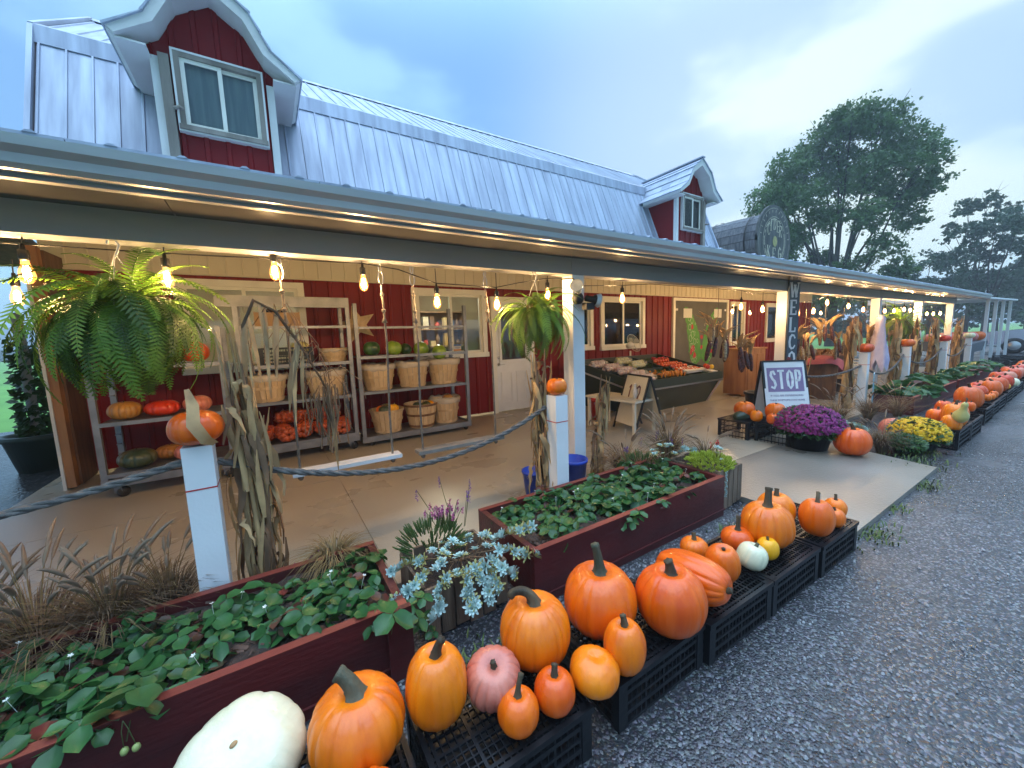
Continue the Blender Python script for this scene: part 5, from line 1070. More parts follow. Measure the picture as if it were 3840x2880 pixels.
# WELCOME board on the post
wb = thing('welcome_sign', 'tall dark vertical board reading WELCOME on the porch post', 'sign', (7.02, 2.885, 0), -.22); mat('slate_paint', (.040,.055,.075), .5, (.055,.072,.095), 4)
MB().box(0,.24,-.025,0,.30,2.27).build('board', M['slate_paint'], wb)
for i, chn in enumerate('WELCOME'): stroke_text(MB(), chn, .035, 2.27-.06-.215-i*.272, .215, .185, -.028, thick=.26).build('letter', M['white_paint'], wb)
mat('bow_red', (.30,.03,.025), .6, (.2,.02,.02), 5); bw = thing('ribbon_bow', 'red fabric bow tied round the WELCOME board', 'bow', (7.12,2.86,.97))
for a in (.3, 2.8, 3.9, 5.6, 4.6): MB().ribbon([(0,-.02,0),(.09*cos(a),-.04,.07*sin(a)),(.17*cos(a),-.03,.12*sin(a))], [.03,.09,.10], (-sin(a),.3,cos(a))).build('loop', M['bow_red'], bw)
# shop interior: shelf units and goods seen through the panes
mat('shelf_wood', (.22,.13,.07), .6, (.15,.085,.045), 3); mat('interior_lamp', (1,1,1), .5, emit=(1,.88,.66), estr=130)
GC = [mat('goods_%d' % i, c_, .5) for i, c_ in enumerate(((.55,.42,.22),(.35,.05,.04),(.10,.18,.10),(.60,.58,.5),(.14,.08,.05),(.45,.28,.08),(.12,.18,.3),(.5,.45,.35)))]
gx = random.Random(9); gi = 0
for si, (x, lb) in enumerate(((1.0,'wooden shop shelf inside the window behind the onion rack'), (2.5,'wooden shop shelf inside the window behind the melons'), (6.0,'wooden shop shelf inside the narrow window'), (7.6,'wooden shop shelf inside the window behind the fan'), (13.4,'wooden shop shelf inside the far window'))):
    t = thing('shop_shelf', lb, 'shelf', (x, 8.6, 0), 0, 'shelves inside the shop')
    for xx in (0, 1.6): MB().box(xx, xx+.04, 0, .4, 0, 2.2).build('side', M['shelf_wood'], t)
    MB().box(.041,1.599,.38,.40,0,2.2).build('back', M['shelf_wood'], t)
    for z in (.5,.95,1.35,1.75,2.15): MB().box(.041,1.599,0,.379,z,z+.03).build('shelf_board', M['shelf_wood'], t)
    for z in (.95,1.35,1.75):
        for k in range(9):
            gi += 1; w_, h_ = gx.uniform(.07,.15), gx.uniform(.12,.30); b = MB()
            if gi % 3: b.box(0, w_, 0, .12, 0, h_)
            else: b.lathe([(0,0),(w_*.5,0),(w_*.5,h_*.75),(w_*.3,h_*.85),(w_*.3,h_),(0,h_)], 12)
            o = b.build('shop_goods', GC[gx.randrange(8)], None); o.location = (x+.09+k*.17, 8.68, z+.031); tag(o, 'small packet or jar on the %s' % lb.replace('wooden ', ''), 'shop goods', 'goods on %s' % lb.replace('wooden ', ''))
for i, (x, lb) in enumerate(((.6,'behind the onion rack'),(3.0,'behind the melons'),(7.6,'behind the fan'),(13.5,'far along'))):
    o = MB().lathe([(0,0),(.12,.0),(.17,.05),(.15,.09),(0,.10)], 18).build('ceiling_lamp', M['interior_lamp'], None); o.location = (x, 7.75, 2.58); tag(o, 'round lit ceiling lamp inside the shop window '+lb, 'lamp', 'lamps inside the shop')
# ================================================================ plants
def leafmat(name, a, c_, sc=6, rough=.45, rnd=.25, tr_=.25):
    m = mat(name, a, rough, c_, sc, rnd=rnd); t = m.node_tree; b = t.nodes['Principled BSDF']; out_ = [n for n in t.nodes if n.type == 'OUTPUT_MATERIAL'][0]
    tl = t.nodes.new('ShaderNodeBsdfTranslucent'); mx_ = t.nodes.new('ShaderNodeMixShader'); mx_.inputs[0].default_value = tr_
    src = b.inputs['Base Color'].links[0].from_socket if b.inputs['Base Color'].links else None
    if src: t.links.new(src, tl.inputs[0])
    t.links.new(b.outputs[0], mx_.inputs[1]); t.links.new(tl.outputs[0], mx_.inputs[2]); t.links.new(mx_.outputs[0], out_.inputs[0]); return m
leafmat('strawberry_leaf', (.022,.088,.022), (.048,.15,.038), 14, .38); leafmat('strawberry_red', (.16,.022,.018), (.06,.05,.025), 9, .45); leafmat('leaf_stalk', (.10,.14,.04), (.08,.10,.03))
leafmat('fern_leaf', (.10,.21,.022), (.19,.33,.04), 5, .55, .6, .35); leafmat('fern_tan', (.22,.14,.04), (.15,.10,.03), 5, .6, .3, .3)
leafmat('dry_husk', (.56,.37,.17), (.32,.20,.095), 7, .75, .35, .15); leafmat('dry_brown', (.25,.14,.07), (.13,.075,.04), 7, .75, .35, .15)
leafmat('grass_brown', (.19,.12,.065), (.11,.065,.04), 9, .7, .35, .2); leafmat('grass_plume', (.27,.18,.125), (.36,.26,.17), 9, .8, .3, .2); leafmat('grass_straw', (.30,.21,.09), (.20,.13,.05), 9, .7, .3, .2)
leafmat('succulent', (.36,.52,.50), (.46,.62,.58), 12, .55, .2, .1); leafmat('succulent_tip', (.40,.42,.16), (.45,.36,.12), 10, .55, .2, .1); leafmat('lime_sedum', (.34,.44,.03), (.42,.50,.05), 10, .5, .15, .2)
leafmat('mum_purple', (.16,.008,.10), (.26,.02,.16), 20, .6, .2, .15); leafmat('mum_yellow', (.80,.50,.004), (.72,.38,.004), 20, .6, .1, .15); leafmat('mum_leaf', (.025,.075,.02), (.045,.12,.03), 12)
leafmat('mixed_green', (.07,.14,.035), (.12,.18,.05), 9); leafmat('pink_flower', (.42,.10,.26), (.32,.06,.22), 9); leafmat('violet_flower', (.10,.03,.26), (.16,.05,.36), 9); mat('white_petal', (.75,.76,.70), .5); mat('green_berry', (.42,.48,.16), .4, (.34,.40,.12), 30); mat('red_flower', (.55,.01,.03), .5)
q4 = random.Random(42)
def tri_leaf(seed, m, hang=False):
    q = random.Random(seed); b = MB(); h = q.uniform(.06,.12); lean = q.uniform(.02,.06); top = V((lean, 0, h)); sz = q.uniform(.036,.05)
    b.tube([(0,0,-.02), (lean*.4,0,h*.6), top], .0022, 3, cap=False, mi=1)
    for k, a in enumerate((0, 2.0, -2.0)):
        dr_ = V((cos(a), sin(a), -.25+.2*q.random())).normalized(); sd_ = V((-sin(a), cos(a), 0)); nm = sd_.cross(dr_)*-1; nm = dr_.cross(sd_)
        L_ = sz*q.uniform(.9,1.2); vs = [top]; ring = []
        n = 11
        for i in range(n):
            f = i/(n-1); t = -pi*.92+f*2*pi*.92; rx = .5+.5*cos(t); ry = .62*sin(t)
            jag = 1+.11*(i % 2)
            p = top+dr_*(L_*1.5*rx*jag+.006)+sd_*(L_*ry*1.15*jag)-nm*(-.16*L_*abs(ry)*1.6+.28*L_*rx*rx); vs.append(p)
        mid = top+dr_*L_*.8-nm*.30*L_; vs.append(mid)
        b.add(vs, [(n+1, i, i+1) for i in range(1, n)]+[(0, 1, n+1), (0, n+1, n)], sm=True)
    return b.mesh('leaf', [M[m], M['leaf_stalk']])
SL = [tri_leaf(200+i, 'strawberry_leaf') for i in range(10)]; SR = [tri_leaf(220+i, 'strawberry_red') for i in range(3)]
fm_ = MB()
for i in range(5): a = 2*pi*i/5; fm_.add([(0,0,.1),(.011*cos(a-.5),.011*sin(a-.5),.104),(.017*cos(a),.017*sin(a),.106),(.011*cos(a+.5),.011*sin(a+.5),.104)], [(0,1,2,3)])
fm_.tube([(0,0,-.01),(0,0,.1)], .0016, 3); fm_ = fm_.mesh('blossom', M['white_petal']); bm_ = MB().ell((0,0,0), (.012,.012,.014), 8, 6).mesh('berry', M['green_berry'])
def strawberry(x, y, z, n, sc, q, label, red=.15, spread=.07, grp=None):
    t = thing('strawberry_plant', label, 'strawberry plant', (x, y, z), q.random()*6, grp)
    for i in range(n):
        a = 2*pi*i/n+q.uniform(-.4,.4); r = spread*q.uniform(.15,1); me = q.choice(SR) if q.random() < red else q.choice(SL); s = sc*q.uniform(.55,1.2)
        link('leaf', me, t, (r*cos(a), r*sin(a), q.uniform(-.03,.015)-(.03 if me in SR else 0)), (q.uniform(-.55,.55), q.uniform(-.35,.6), a+q.uniform(-.5,.5)), (s,s*q.uniform(.85,1.1),s*q.uniform(.7,1.2)))
    if q.random() < .3: link('blossom', fm_, t, (q.uniform(-.05,.05), q.uniform(-.05,.05), .02), (.2,.2,0), (.62,.62,.8))
    return t
def where(i, x, y, x0, x1, y0, y1, bed):
    along = ORD[i]; return 'strawberry plant in the %s, %s from its left end' % (bed, along)
beds = [('near red bed', -1.25, .40, 1.74, 2.32, .235, 36, 1.0), ('second red bed', 1.25, 3.06, 1.74, 2.32, .235, 39, 1.0)]
ORD += ['twenty first','twenty second','twenty third','twenty fourth','twenty fifth','twenty sixth','twenty seventh','twenty eighth','twenty ninth','thirtieth','thirty first','thirty second','thirty third','thirty fourth','thirty fifth','thirty sixth','thirty seventh','thirty eighth','thirty ninth','fortieth']
for (nm, x0, x1, y0, y1, z, n, sc) in beds:
    q = random.Random(int(x0*100)+9); spots = []
    while len(spots) < n:
        f = q.random(); x = x0+(x1-x0)*f; y = q.uniform(y0, y1)
        if nm[0] == 'n':  # denser towards the right end and along the rear
            if q.random() > .35+.65*f and y < 2.15: continue
        else:
            if x < 1.7 and y < 1.95 and q.random() < .75: continue
        if all((x-a)**2+(y-c_)**2 > .0062 for a, c_ in spots): spots.append((x, y))
    spots.sort()
    for i, (x, y) in enumerate(spots):
        big = 1 if nm[0] == 'n' else 1.1
        strawberry(x, y, z, q.choice((9,10,12,13,15)), big*q.uniform(.62,.88), q, where(i, x, y, x0, x1, y0, y1, nm), .22 if nm[0] == 'n' else .10, grp='strawberry plants in the %s' % nm)
hp = strawberry(-.52, 1.70, .25, 4, 1.0, q4, 'strawberry plant hanging over the bed edge with two green berries', 0, .05)
for p in ((.03,-.05,-.06),(-.0,-.045,-.06)): link('berry', bm_, hp, p); MB().tube([(0,-.02,.03),(p[0]*.6,-.045,.01),(p[0],p[1],-.05)], .0015, 4).build('berry_stalk', M['leaf_stalk'], hp)
hp.rotation_euler = (0,0,0)
strawberry(.40, 1.69, .24, 7, 1.05, q4, 'strawberry plant spilling over the corner of the near bed', .3, .08); strawberry(.50, 1.70, .10, 4, .9, q4, 'small strawberry runner hanging by the slatted crate', .3, .05)
# far beds
for bi, (x0, x1, nm) in enumerate(((9.3,12.2,'bed past the entry'),(12.65,17.5,'farthest bed'))):
    q = random.Random(70+bi)
    for i in range(10):
        strawberry(x0+(x1-x0)*(i+.5)/10, q.uniform(1.9,2.25), .22, 12, 1.9, q, 'leafy green plant in the %s, %s from its near end' % (nm, ORD[i]), .06, .17, 'green plants in the %s' % nm)
# ---------------------------------------------------------------- ferns
def frond(seed, L_, arch, m='fern_leaf'):
    q = random.Random(seed); b = MB(); n = 30; pts = []; p = V((0,0,0)); ang = q.uniform(.45,1.3)
    for i in range(n+1):
        f = i/n; pts.append(p.copy()); a = ang-arch*f**.8; p = p+V((cos(a),0,sin(a)))*L_/n
    b.tube([pts[i] for i in range(0, n+1, 3)], .0022, 3, cap=False)
    for i in range(2, n+1):
        f = i/n; d = (pts[i]-pts[i-1]).normalized(); wl = L_*.10*(sin(pi*min(1,(f*.92+.06)))**.6)*q.uniform(.85,1.1)
        for s in (-1, 1):
            dd = V((d.x*.35, s, d.z*.35)).normalized(); dd.z -= .18+.1*q.random(); sdv = d*L_/n*.42
            a = pts[i]; e = a+dd*wl; m1 = a+dd*wl*.5
            b.add([a-sdv*.7, a+sdv*.7, m1+sdv*.85, e+sdv*.1, m1-sdv*.6], [(0,1,2,3,4)])
    return b.mesh('frond', M[m])
FV = [frond(300+i, (.44,.52,.38)[i % 3], (2.1,2.5,2.8,1.7,2.4)[i % 5]) for i in range(8)]; FT = [frond(320+i, .34, 2.2, 'fern_tan') for i in range(3)]
def fern(label, x, y, z, rad, n, seed, drop=1.0, tan_=.1):
    q = random.Random(seed); t = thing('hanging_fern', label, 'hanging fern', (x, y, z), 0, 'hanging ferns')
    MB().lathe([(0,-.12),(.075,-.12),(.11,0),(.115,.015),(.10,.015),(.09,-.01),(0,-.01)], 20).build('pot', M['black_plastic'], t)
    for k in range(3): a = k*2.1+.4; MB().tube([(.11*cos(a),.11*sin(a),.01),(.03*cos(a),.03*sin(a),.25),(0,0,.31)], .0025, 4).build('hanger', M['trim_white'], t)
    MB().tube([(0,0,.30),(.012,0,.33),(.02,0,.36),(.0,0,.40),(-.024,0,.375),(-.026,0,.36)][::1], .006, 6).build('hook', M['trim_white'], t)
    for i in range(n):
        a = q.random()*2*pi; tier = q.random(); me = q.choice(FT) if q.random() < tan_ else q.choice(FV); s = rad/.36*q.uniform(.5,1.2); rr_ = .08*sqrt(q.random()); upr = -.75 if q.random() < .18 else 0
        link('frond', me, t, (rr_*cos(a), rr_*sin(a), .01), (q.uniform(-.35,.35), q.uniform(-.55,.45)+.95*tier*drop*(upr == 0)+upr, a), (s,s,s*q.uniform(1.0,1.25)))
    return t
fern('big green fern hanging at the left of the porch', -.64, 2.93, 1.71, .375, 330, 401, 1.0, .07)
fern('smaller hanging fern with yellowing fronds beside the porch post', 2.13, 2.93, 1.70, .33, 190, 402, .9, .10)
fern('dark hanging fern far along the porch', 13.4, 3.0, 1.55, .62, 90, 403, 1.0, .15)
# ---------------------------------------------------------------- ornamental grasses
def grass(label, x, y, z, n, h, spread, seed, plumes=14, m='grass_brown', droop=1.0, straw=.2):
    q = random.Random(seed); t = thing('ornamental_grass', label, 'ornamental grass', (x, y, z), 0, 'dry fountain grasses'); b = MB(); b2_ = MB(); bp_ = MB()
    for i in range(n):
        a = q.random()*6.283; hh = h*q.uniform(.5,1.1); out_ = spread*q.uniform(.2,1.2); r0 = .05*sqrt(q.random())
        pts = []
        for k in range(6):
            f = k/5; pts.append((cos(a)*(r0+out_*f**1.6), sin(a)*(r0+out_*f**1.6), hh*(f*1.25-droop*.62*f**2.6)))
        (b2_ if q.random() < straw else b).ribbon(pts, [.004,.005,.005,.004,.003,.0008], (-sin(a),cos(a),0))
    for i in range(plumes):
        a = q.random()*6.283; hh = h*q.uniform(1.0,1.45); out_ = spread*q.uniform(.3,1.0)
        pts = [V((cos(a)*out_*f**1.5, sin(a)*out_*f**1.5, hh*(f*1.15-.3*f**3))) for f in (0,.25,.5,.7,.8,.9,1.0)]
        b2_.tube(pts[:4], .0018, 3, cap=False)
        P2 = [pts[3].lerp(pts[6], k/6) if False else V((cos(a)*out_*f**1.5, sin(a)*out_*f**1.5, hh*(f*1.15-.3*f**3))) for f in (.7,.75,.8,.86,.92,.97,1.02)]
        bp_.tube(P2, [.002,.007,.009,.009,.0075,.005,.001], 6)
        for k in range(26):
            c_ = P2[q.randrange(1,6)]; e = V((q.gauss(0,1),q.gauss(0,1),q.gauss(.5,1))).normalized()*.018; bp_.ribbon([c_, c_+e], [.0015,.0004], (1,.3,0))
    stuff(b.build('blades', M[m], t)); stuff(b2_.build('straw_blades', M['grass_straw'], t)); stuff(bp_.build('plumes', M['grass_plume'], t)); return t
grass('brown fountain grass at the left edge behind the near bed', -1.00, 2.52, .02, 760, .52, .42, 501, 30)
grass('brown fountain grass second from the left behind the near bed', -.74, 2.46, .08, 700, .46, .34, 502, 26)
grass('brown fountain grass just left of the nearest rope post', -.54, 2.50, .10, 460, .40, .22, 503, 12)
grass('dark fountain grass left of the leafy bed behind the rope post', -1.22, 2.56, .0, 520, .55, .4, 504, 10)
grass('bent straw coloured grass at the corner of the near bed', .22, 2.40, .20, 360, .26, .24, 505, 0, 'grass_straw', 1.6, .5)
grass('dark drooping fountain grass right of the thick porch post', 2.98, 2.62, .0, 760, .50, .40, 506, 10, 'grass_brown', 1.15, .15)
grass('reddish fountain grass with plumes in front of the produce stand', 3.66, 2.60, .02, 520, .52, .36, 507, 26)
grass('wispy brown grass behind the lime sedum crate', 3.62, 2.15, .22, 160, .26, .32, 508, 6)
grass('brown fountain grass right of the big pumpkin on the concrete', 6.22, 1.46, -.05, 420, .42, .30, 509, 8, 'grass_brown', 1.1)
grass('low brown grass behind the purple mum, left clump', 7.3, 2.25, -.02, 300, .55, .5, 510, 10); grass('low brown grass behind the purple mum, right clump', 8.1, 2.1, -.02, 300, .5, .5, 511, 10); grass('brown grass at the corner of the bed past the entry', 8.75, 1.9, -.02, 260, .5, .45, 512, 8)
# ---------------------------------------------------------------- succulents and small flowers in the crates
def rosette(seed, tipm=False, L_=.028):
    q = random.Random(seed); b = MB()
    for ring, (n, el, s) in enumerate(((7,.25,1.0),(7,.65,.85),(5,1.1,.6))):
        for i in range(n):
            a = 2*pi*i/n+ring*.4+q.uniform(-.15,.15); d = V((cos(a)*cos(el), sin(a)*cos(el), sin(el))); sd_ = V((-sin(a),cos(a),0)); l = L_*s*q.uniform(.85,1.15)
            b.ribbon([(0,0,0), d*l*.5, d*l*.85+V((0,0,.002)), d*l], [.004,.0085,.007,.001], sd_, mi=1 if tipm and ring == 0 else 0, fold=.12)
    return b.mesh('rosette', [M['succulent'], M['succulent_tip']])
RS = [rosette(600+i, i % 2 == 0, .024+.003*(i % 3)) for i in range(6)]
def succ(label, x, y, z, n, rx, ry, seed, trails, hang=.1):
    q = random.Random(seed); t = thing('succulent', label, 'succulent', (x, y, z), 0, 'pale blue succulents')
    for i in range(n):
        a = q.random()*6.283; r = sqrt(q.random()); px, py = rx*r*cos(a), ry*r*sin(a); pz_ = .06+.05*(1-r)-.05*(py < -.6*ry)+q.uniform(-.02,.02)
        s = q.uniform(.9,1.5); link('rosette', q.choice(RS), t, (px, py, pz_), (q.uniform(-.4,.4)+py*-1.2, q.uniform(-.4,.4)+px*1.2, q.random()*6), (s,s,s))
        MB().tube([(px*.5, py*.5, -.02), (px, py, pz_)], .0025, 3, cap=False).build('stalk', M['dry_brown'], t)
    for (ax, ay, L_, dz) in trails:
        e = V((ax, ay, 0)).normalized(); pts = [V((0,0,.02))+e*L_*f+V((0,0,.05*sin(pi*f)+dz*f*f)) for f in (0,.25,.5,.75,1)]
        MB().tube(pts, .0035, 4).build('stalk', M['dry_brown'], t)
        for k in range(9):
            f = .55+.45*k/8; p = pts[2].lerp(pts[4], (f-.5)*2); s = q.uniform(1.0,1.5)*(.8+.5*f); link('rosette', q.choice(RS), t, p+V((q.uniform(-.01,.01),q.uniform(-.01,.01),.005)), (e.y*-1.0, e.x*1.0, q.random()*6), (s,s,s*1.3))
succ('pale blue succulents sprawling over the brown slatted crate', .80, 1.90, .25, 38, .26, .17, 610, ((-1,-.35,.42,-.02),(-.7,-.7,.34,-.10),(-.2,-1,.25,-.12),(.25,-1,.26,-.12),(.6,-1,.27,-.10),(1,-.55,.42,-.01),(1,-.15,.46,.08),(.8,-.85,.33,-.06),(-1,0.1,.36,.04)))
succ('small pale blue succulents behind the lime sedum', 3.12, 2.25, .32, 16, .22, .10, 611, ((1,-.3,.36,-.02),)); succ('pale blue succulent tuft at the front of the lime sedum', 3.28, 1.83, .36, 4, .05, .04, 612, ())
succ('pale succulents beside the purple mum', 6.45, 1.95, .12, 22, .25, .16, 613, ((1,-.4,.35,-.03),(.6,-.8,.3,-.03)))
def mound(label, name, x, y, z, rx, rz, n, m, seed, cat, L_=.05, wd=.014, up_=.5, parts=None):
    q = random.Random(seed); t = thing(name, label, cat, (x, y, z)); b = MB()
    for i in range(n):
        a = q.random()*6.283; el = math.asin(q.random()); r = q.uniform(.75,1.05); p = V((rx*r*cos(el)*cos(a), rx*r*cos(el)*sin(a), rz*r*sin(el))); nrm = V((cos(el)*cos(a), cos(el)*sin(a), sin(el)+up_)).normalized()
        b.tube([p-nrm*L_*.4, p+nrm*L_*.1, p+nrm*L_*.6], [wd*.4,wd*.5,wd*.2], 5, cap=False)
        for k in range(5): c_ = 2*pi*k/5+i; s = nrm.orthogonal().normalized(); s = Matrix.Rotation(c_, 3, nrm) @ s; b.ribbon([p+nrm*L_*.15*(k % 3), p+nrm*L_*(.2+.15*(k % 3))+s*wd*1.1], [wd*.5,wd*.15], nrm.cross(s))
    stuff(b.build('foliage', M[m], t)); return t
mound('mound of lime green sedum on the weathered crate', 'sedum', 3.30, 1.92, .30, .20, .10, 420, 'lime_sedum', 620, 'sedum', .035, .013)
mound('tangle of mixed green herbs behind the blue succulents', 'herb_clump', .75, 2.18, .24, .20, .16, 220, 'mixed_green', 621, 'herbs', .06, .010); mound('low green herbs behind the lime sedum', 'herb_clump', 2.95, 2.38, .20, .22, .16, 160, 'mixed_green', 622, 'herbs', .06, .010)
def spikes(label, x, y, z, n, sp, h, m, seed, head=.05):
    q = random.Random(seed); t = thing('flower_spikes', label, 'flowers', (x, y, z)); b = MB(); s_ = MB()
    for i in range(n):
        px, py, hh = q.gauss(0,sp), q.gauss(0,sp*.6), h*q.uniform(.6,1.1); s_.tube([(px*.4,py*.4,-.05),(px*.8,py*.8,hh*.6),(px,py,hh)], .002, 3, cap=False)
        for k in range(16): c_ = V((px,py,hh-head*k/16)); e = V((q.gauss(0,1),q.gauss(0,1),q.gauss(.2,.5))).normalized()*.012; b.ribbon([c_, c_+e], [.007,.005], (q.gauss(0,1),q.gauss(0,1),.2))
    stuff(b.build('petals', M[m], t)); stuff(s_.build('stalks', M['mixed_green'], t)); return t
spikes('pink and purple flowers behind the blue succulents', .86, 2.20, .36, 26, .07, .11, 'pink_flower', 630, .04); spikes('tall violet flower spikes behind the blue succulents', 1.0, 2.30, .30, 5, .12, .30, 'violet_flower', 631, .08); spikes('violet flower spikes in front of the produce stand', 3.45, 2.42, .25, 7, .16, .28, 'violet_flower', 632, .08)
spikes('small pink flowers at the foot of the corn stalks', .12, 2.42, .22, 12, .06, .07, 'pink_flower', 633, .03); spikes('single red bloom beside the lime sedum', 3.52, 1.98, .40, 6, .02, .07, 'red_flower', 634, .05); spikes('purple pansy above the second bed', 2.72, 2.36, .38, 4, .02, .09, 'violet_flower', 635, .04)
tr_ = thing('trailing_succulent', 'string of small pale leaves trailing down the weathered crate', 'trailing plant', (3.22,1.728,.30)); b = MB()
for i in range(34): b.ell((q4.gauss(0,.008), -.006+q4.uniform(-.006,.003), -.008*i*.85), .006, 6, 4)
stuff(b.build('leaves', M['succulent'], tr_))
# ---------------------------------------------------------------- chrysanthemums
def mum(label, x, y, z, r, m, seed, n=900, cut=None, fs_=.022):
    q = random.Random(seed); t = thing('potted_mum', label, 'potted flowers', (x, y, z)); MB().lathe([(0,0),(r*.55,0),(r*.72,r*.62),(r*.76,r*.62),(r*.76,r*.70),(r*.70,r*.70),(0,r*.66)], 26).build('pot', M['black_plastic'], t)
    b = MB(); lf = MB(); c0 = V((0,0,r*.78))
    for i in range(n):
        a = q.random()*6.283; el = math.asin(q.uniform(-.12,1)); d = V((cos(el)*cos(a), cos(el)*sin(a), sin(el)*.72)); p = c0+d*r*q.uniform(.92,1.04)
        nrm = (d+V((0,0,.35))).normalized(); s = nrm.orthogonal().normalized(); w_ = nrm.cross(s); fr_ = fs_*q.uniform(.75,1.2)
        if cut and d.dot(V(cut[0])) < cut[1]: continue
        k = 8; vs = [p+nrm*fr_*.25]+[p+(s*cos(2*pi*j/k)+w_*sin(2*pi*j/k))*fr_*(1 if j % 2 else .62)-nrm*fr_*.1 for j in range(k)]
        b.add(vs, [(0, 1+j, 1+(j+1) % k) for j in range(k)])
    for i in range(int(n*.9)):
        a = q.random()*6.283; el = math.asin(q.uniform(-.35,.95)); d = V((cos(el)*cos(a), cos(el)*sin(a), sin(el)*.72)); p = c0+d*r*q.uniform(.7,.95); e = (d+V((q.gauss(0,.5),q.gauss(0,.5),-.2))).normalized()
        lf.ribbon([p, p+e*.03, p+e*.06], [.008,.026,.003], e.orthogonal())
    stuff(b.build('blooms', M[m], t)); stuff(lf.build('foliage', M['mum_leaf'], t)); return t
mum('round purple mum in a black pot on the concrete', 5.66, 2.02, -.003, .36, 'mum_purple', 640, 1500, None, .024)
mum('yellow mum tipped over beside the crate corner', 6.68, 1.25, -.05, .27, 'mum_yellow', 641, 1000, None, .027)
mum('green budded mum left of the yellow one', 6.36, 1.30, -.05, .17, 'mum_leaf', 642, 500, None, .016)
# ---------------------------------------------------------------- corn
def husk(q, L_, w_, a, out_, droop, up0=1.0):
    pts = []; ws = []; tw = q.uniform(-1,1)
    for k in range(11):
        f = k/10; pts.append(V((q.gauss(0,.006),q.gauss(0,.006),0))+V((cos(a)*out_*f+sin(a)*.03*sin(5*f+tw), sin(a)*out_*f-cos(a)*.03*sin(5*f+tw), L_*(up0*f*.9-droop*f**1.8)))); ws.append(w_*(.55+.8*sin(pi*min(1,f*.9+.05)))*(1-.75*f**3)+.002)
    return pts, ws
def corn(label, x, y, z, h, seed, nst=5, nl=26, lean=(0,0), W_=.05, tassel=True, low=0, spread=.05):
    q = random.Random(seed); t = thing('corn_stalks', label, 'corn stalks', (x, y, z), 0, 'dried corn stalk bundles'); tips = []
    for s in range(nst):
        a = q.random()*6.28; bx_, by_ = spread*cos(a), spread*.7*sin(a); hh = h*q.uniform(.8,1.03); bend = V((lean[0]+q.uniform(-.1,.1), lean[1]+q.uniform(-.06,.06), 0))
        pts = [V((bx_, by_, 0))*(1-.4*f)+bend*f**2*hh*.35+V((0,0,hh*f)) for f in (0,.2,.4,.6,.8,1)]
        MB().tube(pts, [.016,.015,.013,.011,.009,.005], 7).build('stalk', M[q.choice(('dry_husk','dry_brown'))], t); tips.append(pts)
    for i in range(nl):
        pts = tips[i % nst]; f = q.uniform(.05,.97); k = min(4, int(f*5)); base = pts[k].lerp(pts[k+1], f*5-k); a = q.random()*6.283
        p, ws = husk(q, q.uniform(.25,.55)*h*.6, W_*q.uniform(.5,1.3), a, q.uniform(.01,.13), q.uniform(1.0,2.1), q.uniform(.3,1.0))
        b = MB(); b.ribbon([base+v for v in p], ws, (-sin(a)+q.uniform(-.5,.5), cos(a)+q.uniform(-.5,.5), q.uniform(-.3,.3)), fold=q.uniform(.12,.35), twist=q.uniform(-3.5,3.5)); b.build('leaf', M['dry_husk' if q.random() < .72 else 'dry_brown'], t)
    for i in range(int(nl*1.5)):   # leaves tied flat along the bundle
        f = q.uniform(0,.8); pts = tips[i % nst]; k = min(4, int(f*5)); base = pts[k].lerp(pts[k+1], f*5-k); a = q.random()*6.283; L_ = h*q.uniform(.15,.35); r = spread+.012
        P_ = [base+V((cos(a)*r*(.7+.5*sin(3*u+i)), sin(a)*r*(.7+.4*sin(2*u+i)), -L_*.3+L_*u)) for u in (0,.25,.5,.75,1)]
        MB().ribbon(P_, [W_*.5,W_,W_*1.1,W_*.8,W_*.2], (-sin(a),cos(a),q.uniform(-.3,.3)), fold=q.uniform(.15,.35), twist=q.uniform(-1.5,1.5)).build('leaf', M['dry_husk' if q.random() < .7 else 'dry_brown'], t)
    if tassel:
        b = MB(); tp = tips[0][5]
        for i in range(16):
            a = q.uniform(-1.2,1.2); L_ = q.uniform(.12,.3); b.tube([tp, tp+V((cos(a)*L_*.5, sin(a)*L_*.5, .06)), tp+V((cos(a)*L_, sin(a)*L_, -.05-q.random()*.12))], .0028, 3, cap=False)
        stuff(b.build('tassel', M['dry_brown'], t))
    return t
c1 = corn('tall dried corn stalk bundle beside the nearest rope post', -.13, 2.56, .02, 1.55, 701, 8, 46, (-.02,.0), .031, False, 0, .055)
q = random.Random(9)   # bent over stalk with hanging tassels
b = MB(); P_ = [V((-.08,2.60,1.35)), V((-.10,2.62,1.62)), V((-.04,2.62,1.76)), V((.06,2.62,1.70)), V((.16,2.62,1.52)), V((.26,2.62,1.30)), V((.33,2.62,1.12))]
bs = thing('bent_corn_stalk', 'bent over corn stalk with hanging tassels in front of the rack', 'corn stalk', (0,0,0)); b.tube(P_, [.012,.011,.010,.009,.008,.006,.004], 7).build('stalk', M['dry_brown'], bs)
for i in range(9):
    p = P_[1+i % 5].lerp(P_[2+i % 5], q.random()); L_ = q.uniform(.3,.55); w_ = q.uniform(.022,.04); dx = q.uniform(-.10,.05)
    MB().ribbon([p, p+V((dx*.3,-.02,-L_*.2)), p+V((dx*.8,-.03,-L_*.6)), p+V((dx,-.02,-L_))], [w_*.4,w_,w_*.9,.004], (1,q.uniform(-.5,.5),0), fold=.2).build('leaf', M['dry_husk'], bs)
b = MB()
for i in range(34):
    p = P_[3+i % 3].lerp(P_[4+i % 3], q.random()); a = q.uniform(-.6,.9); L_ = q.uniform(.14,.30); b.tube([p, p+V((a*L_*.5,q.uniform(-.05,.05),.06)), p+V((a*L_,q.uniform(-.06,.06),-.05)), p+V((a*L_*1.05,q.uniform(-.06,.06),-.16))], .0026, 3, cap=False)
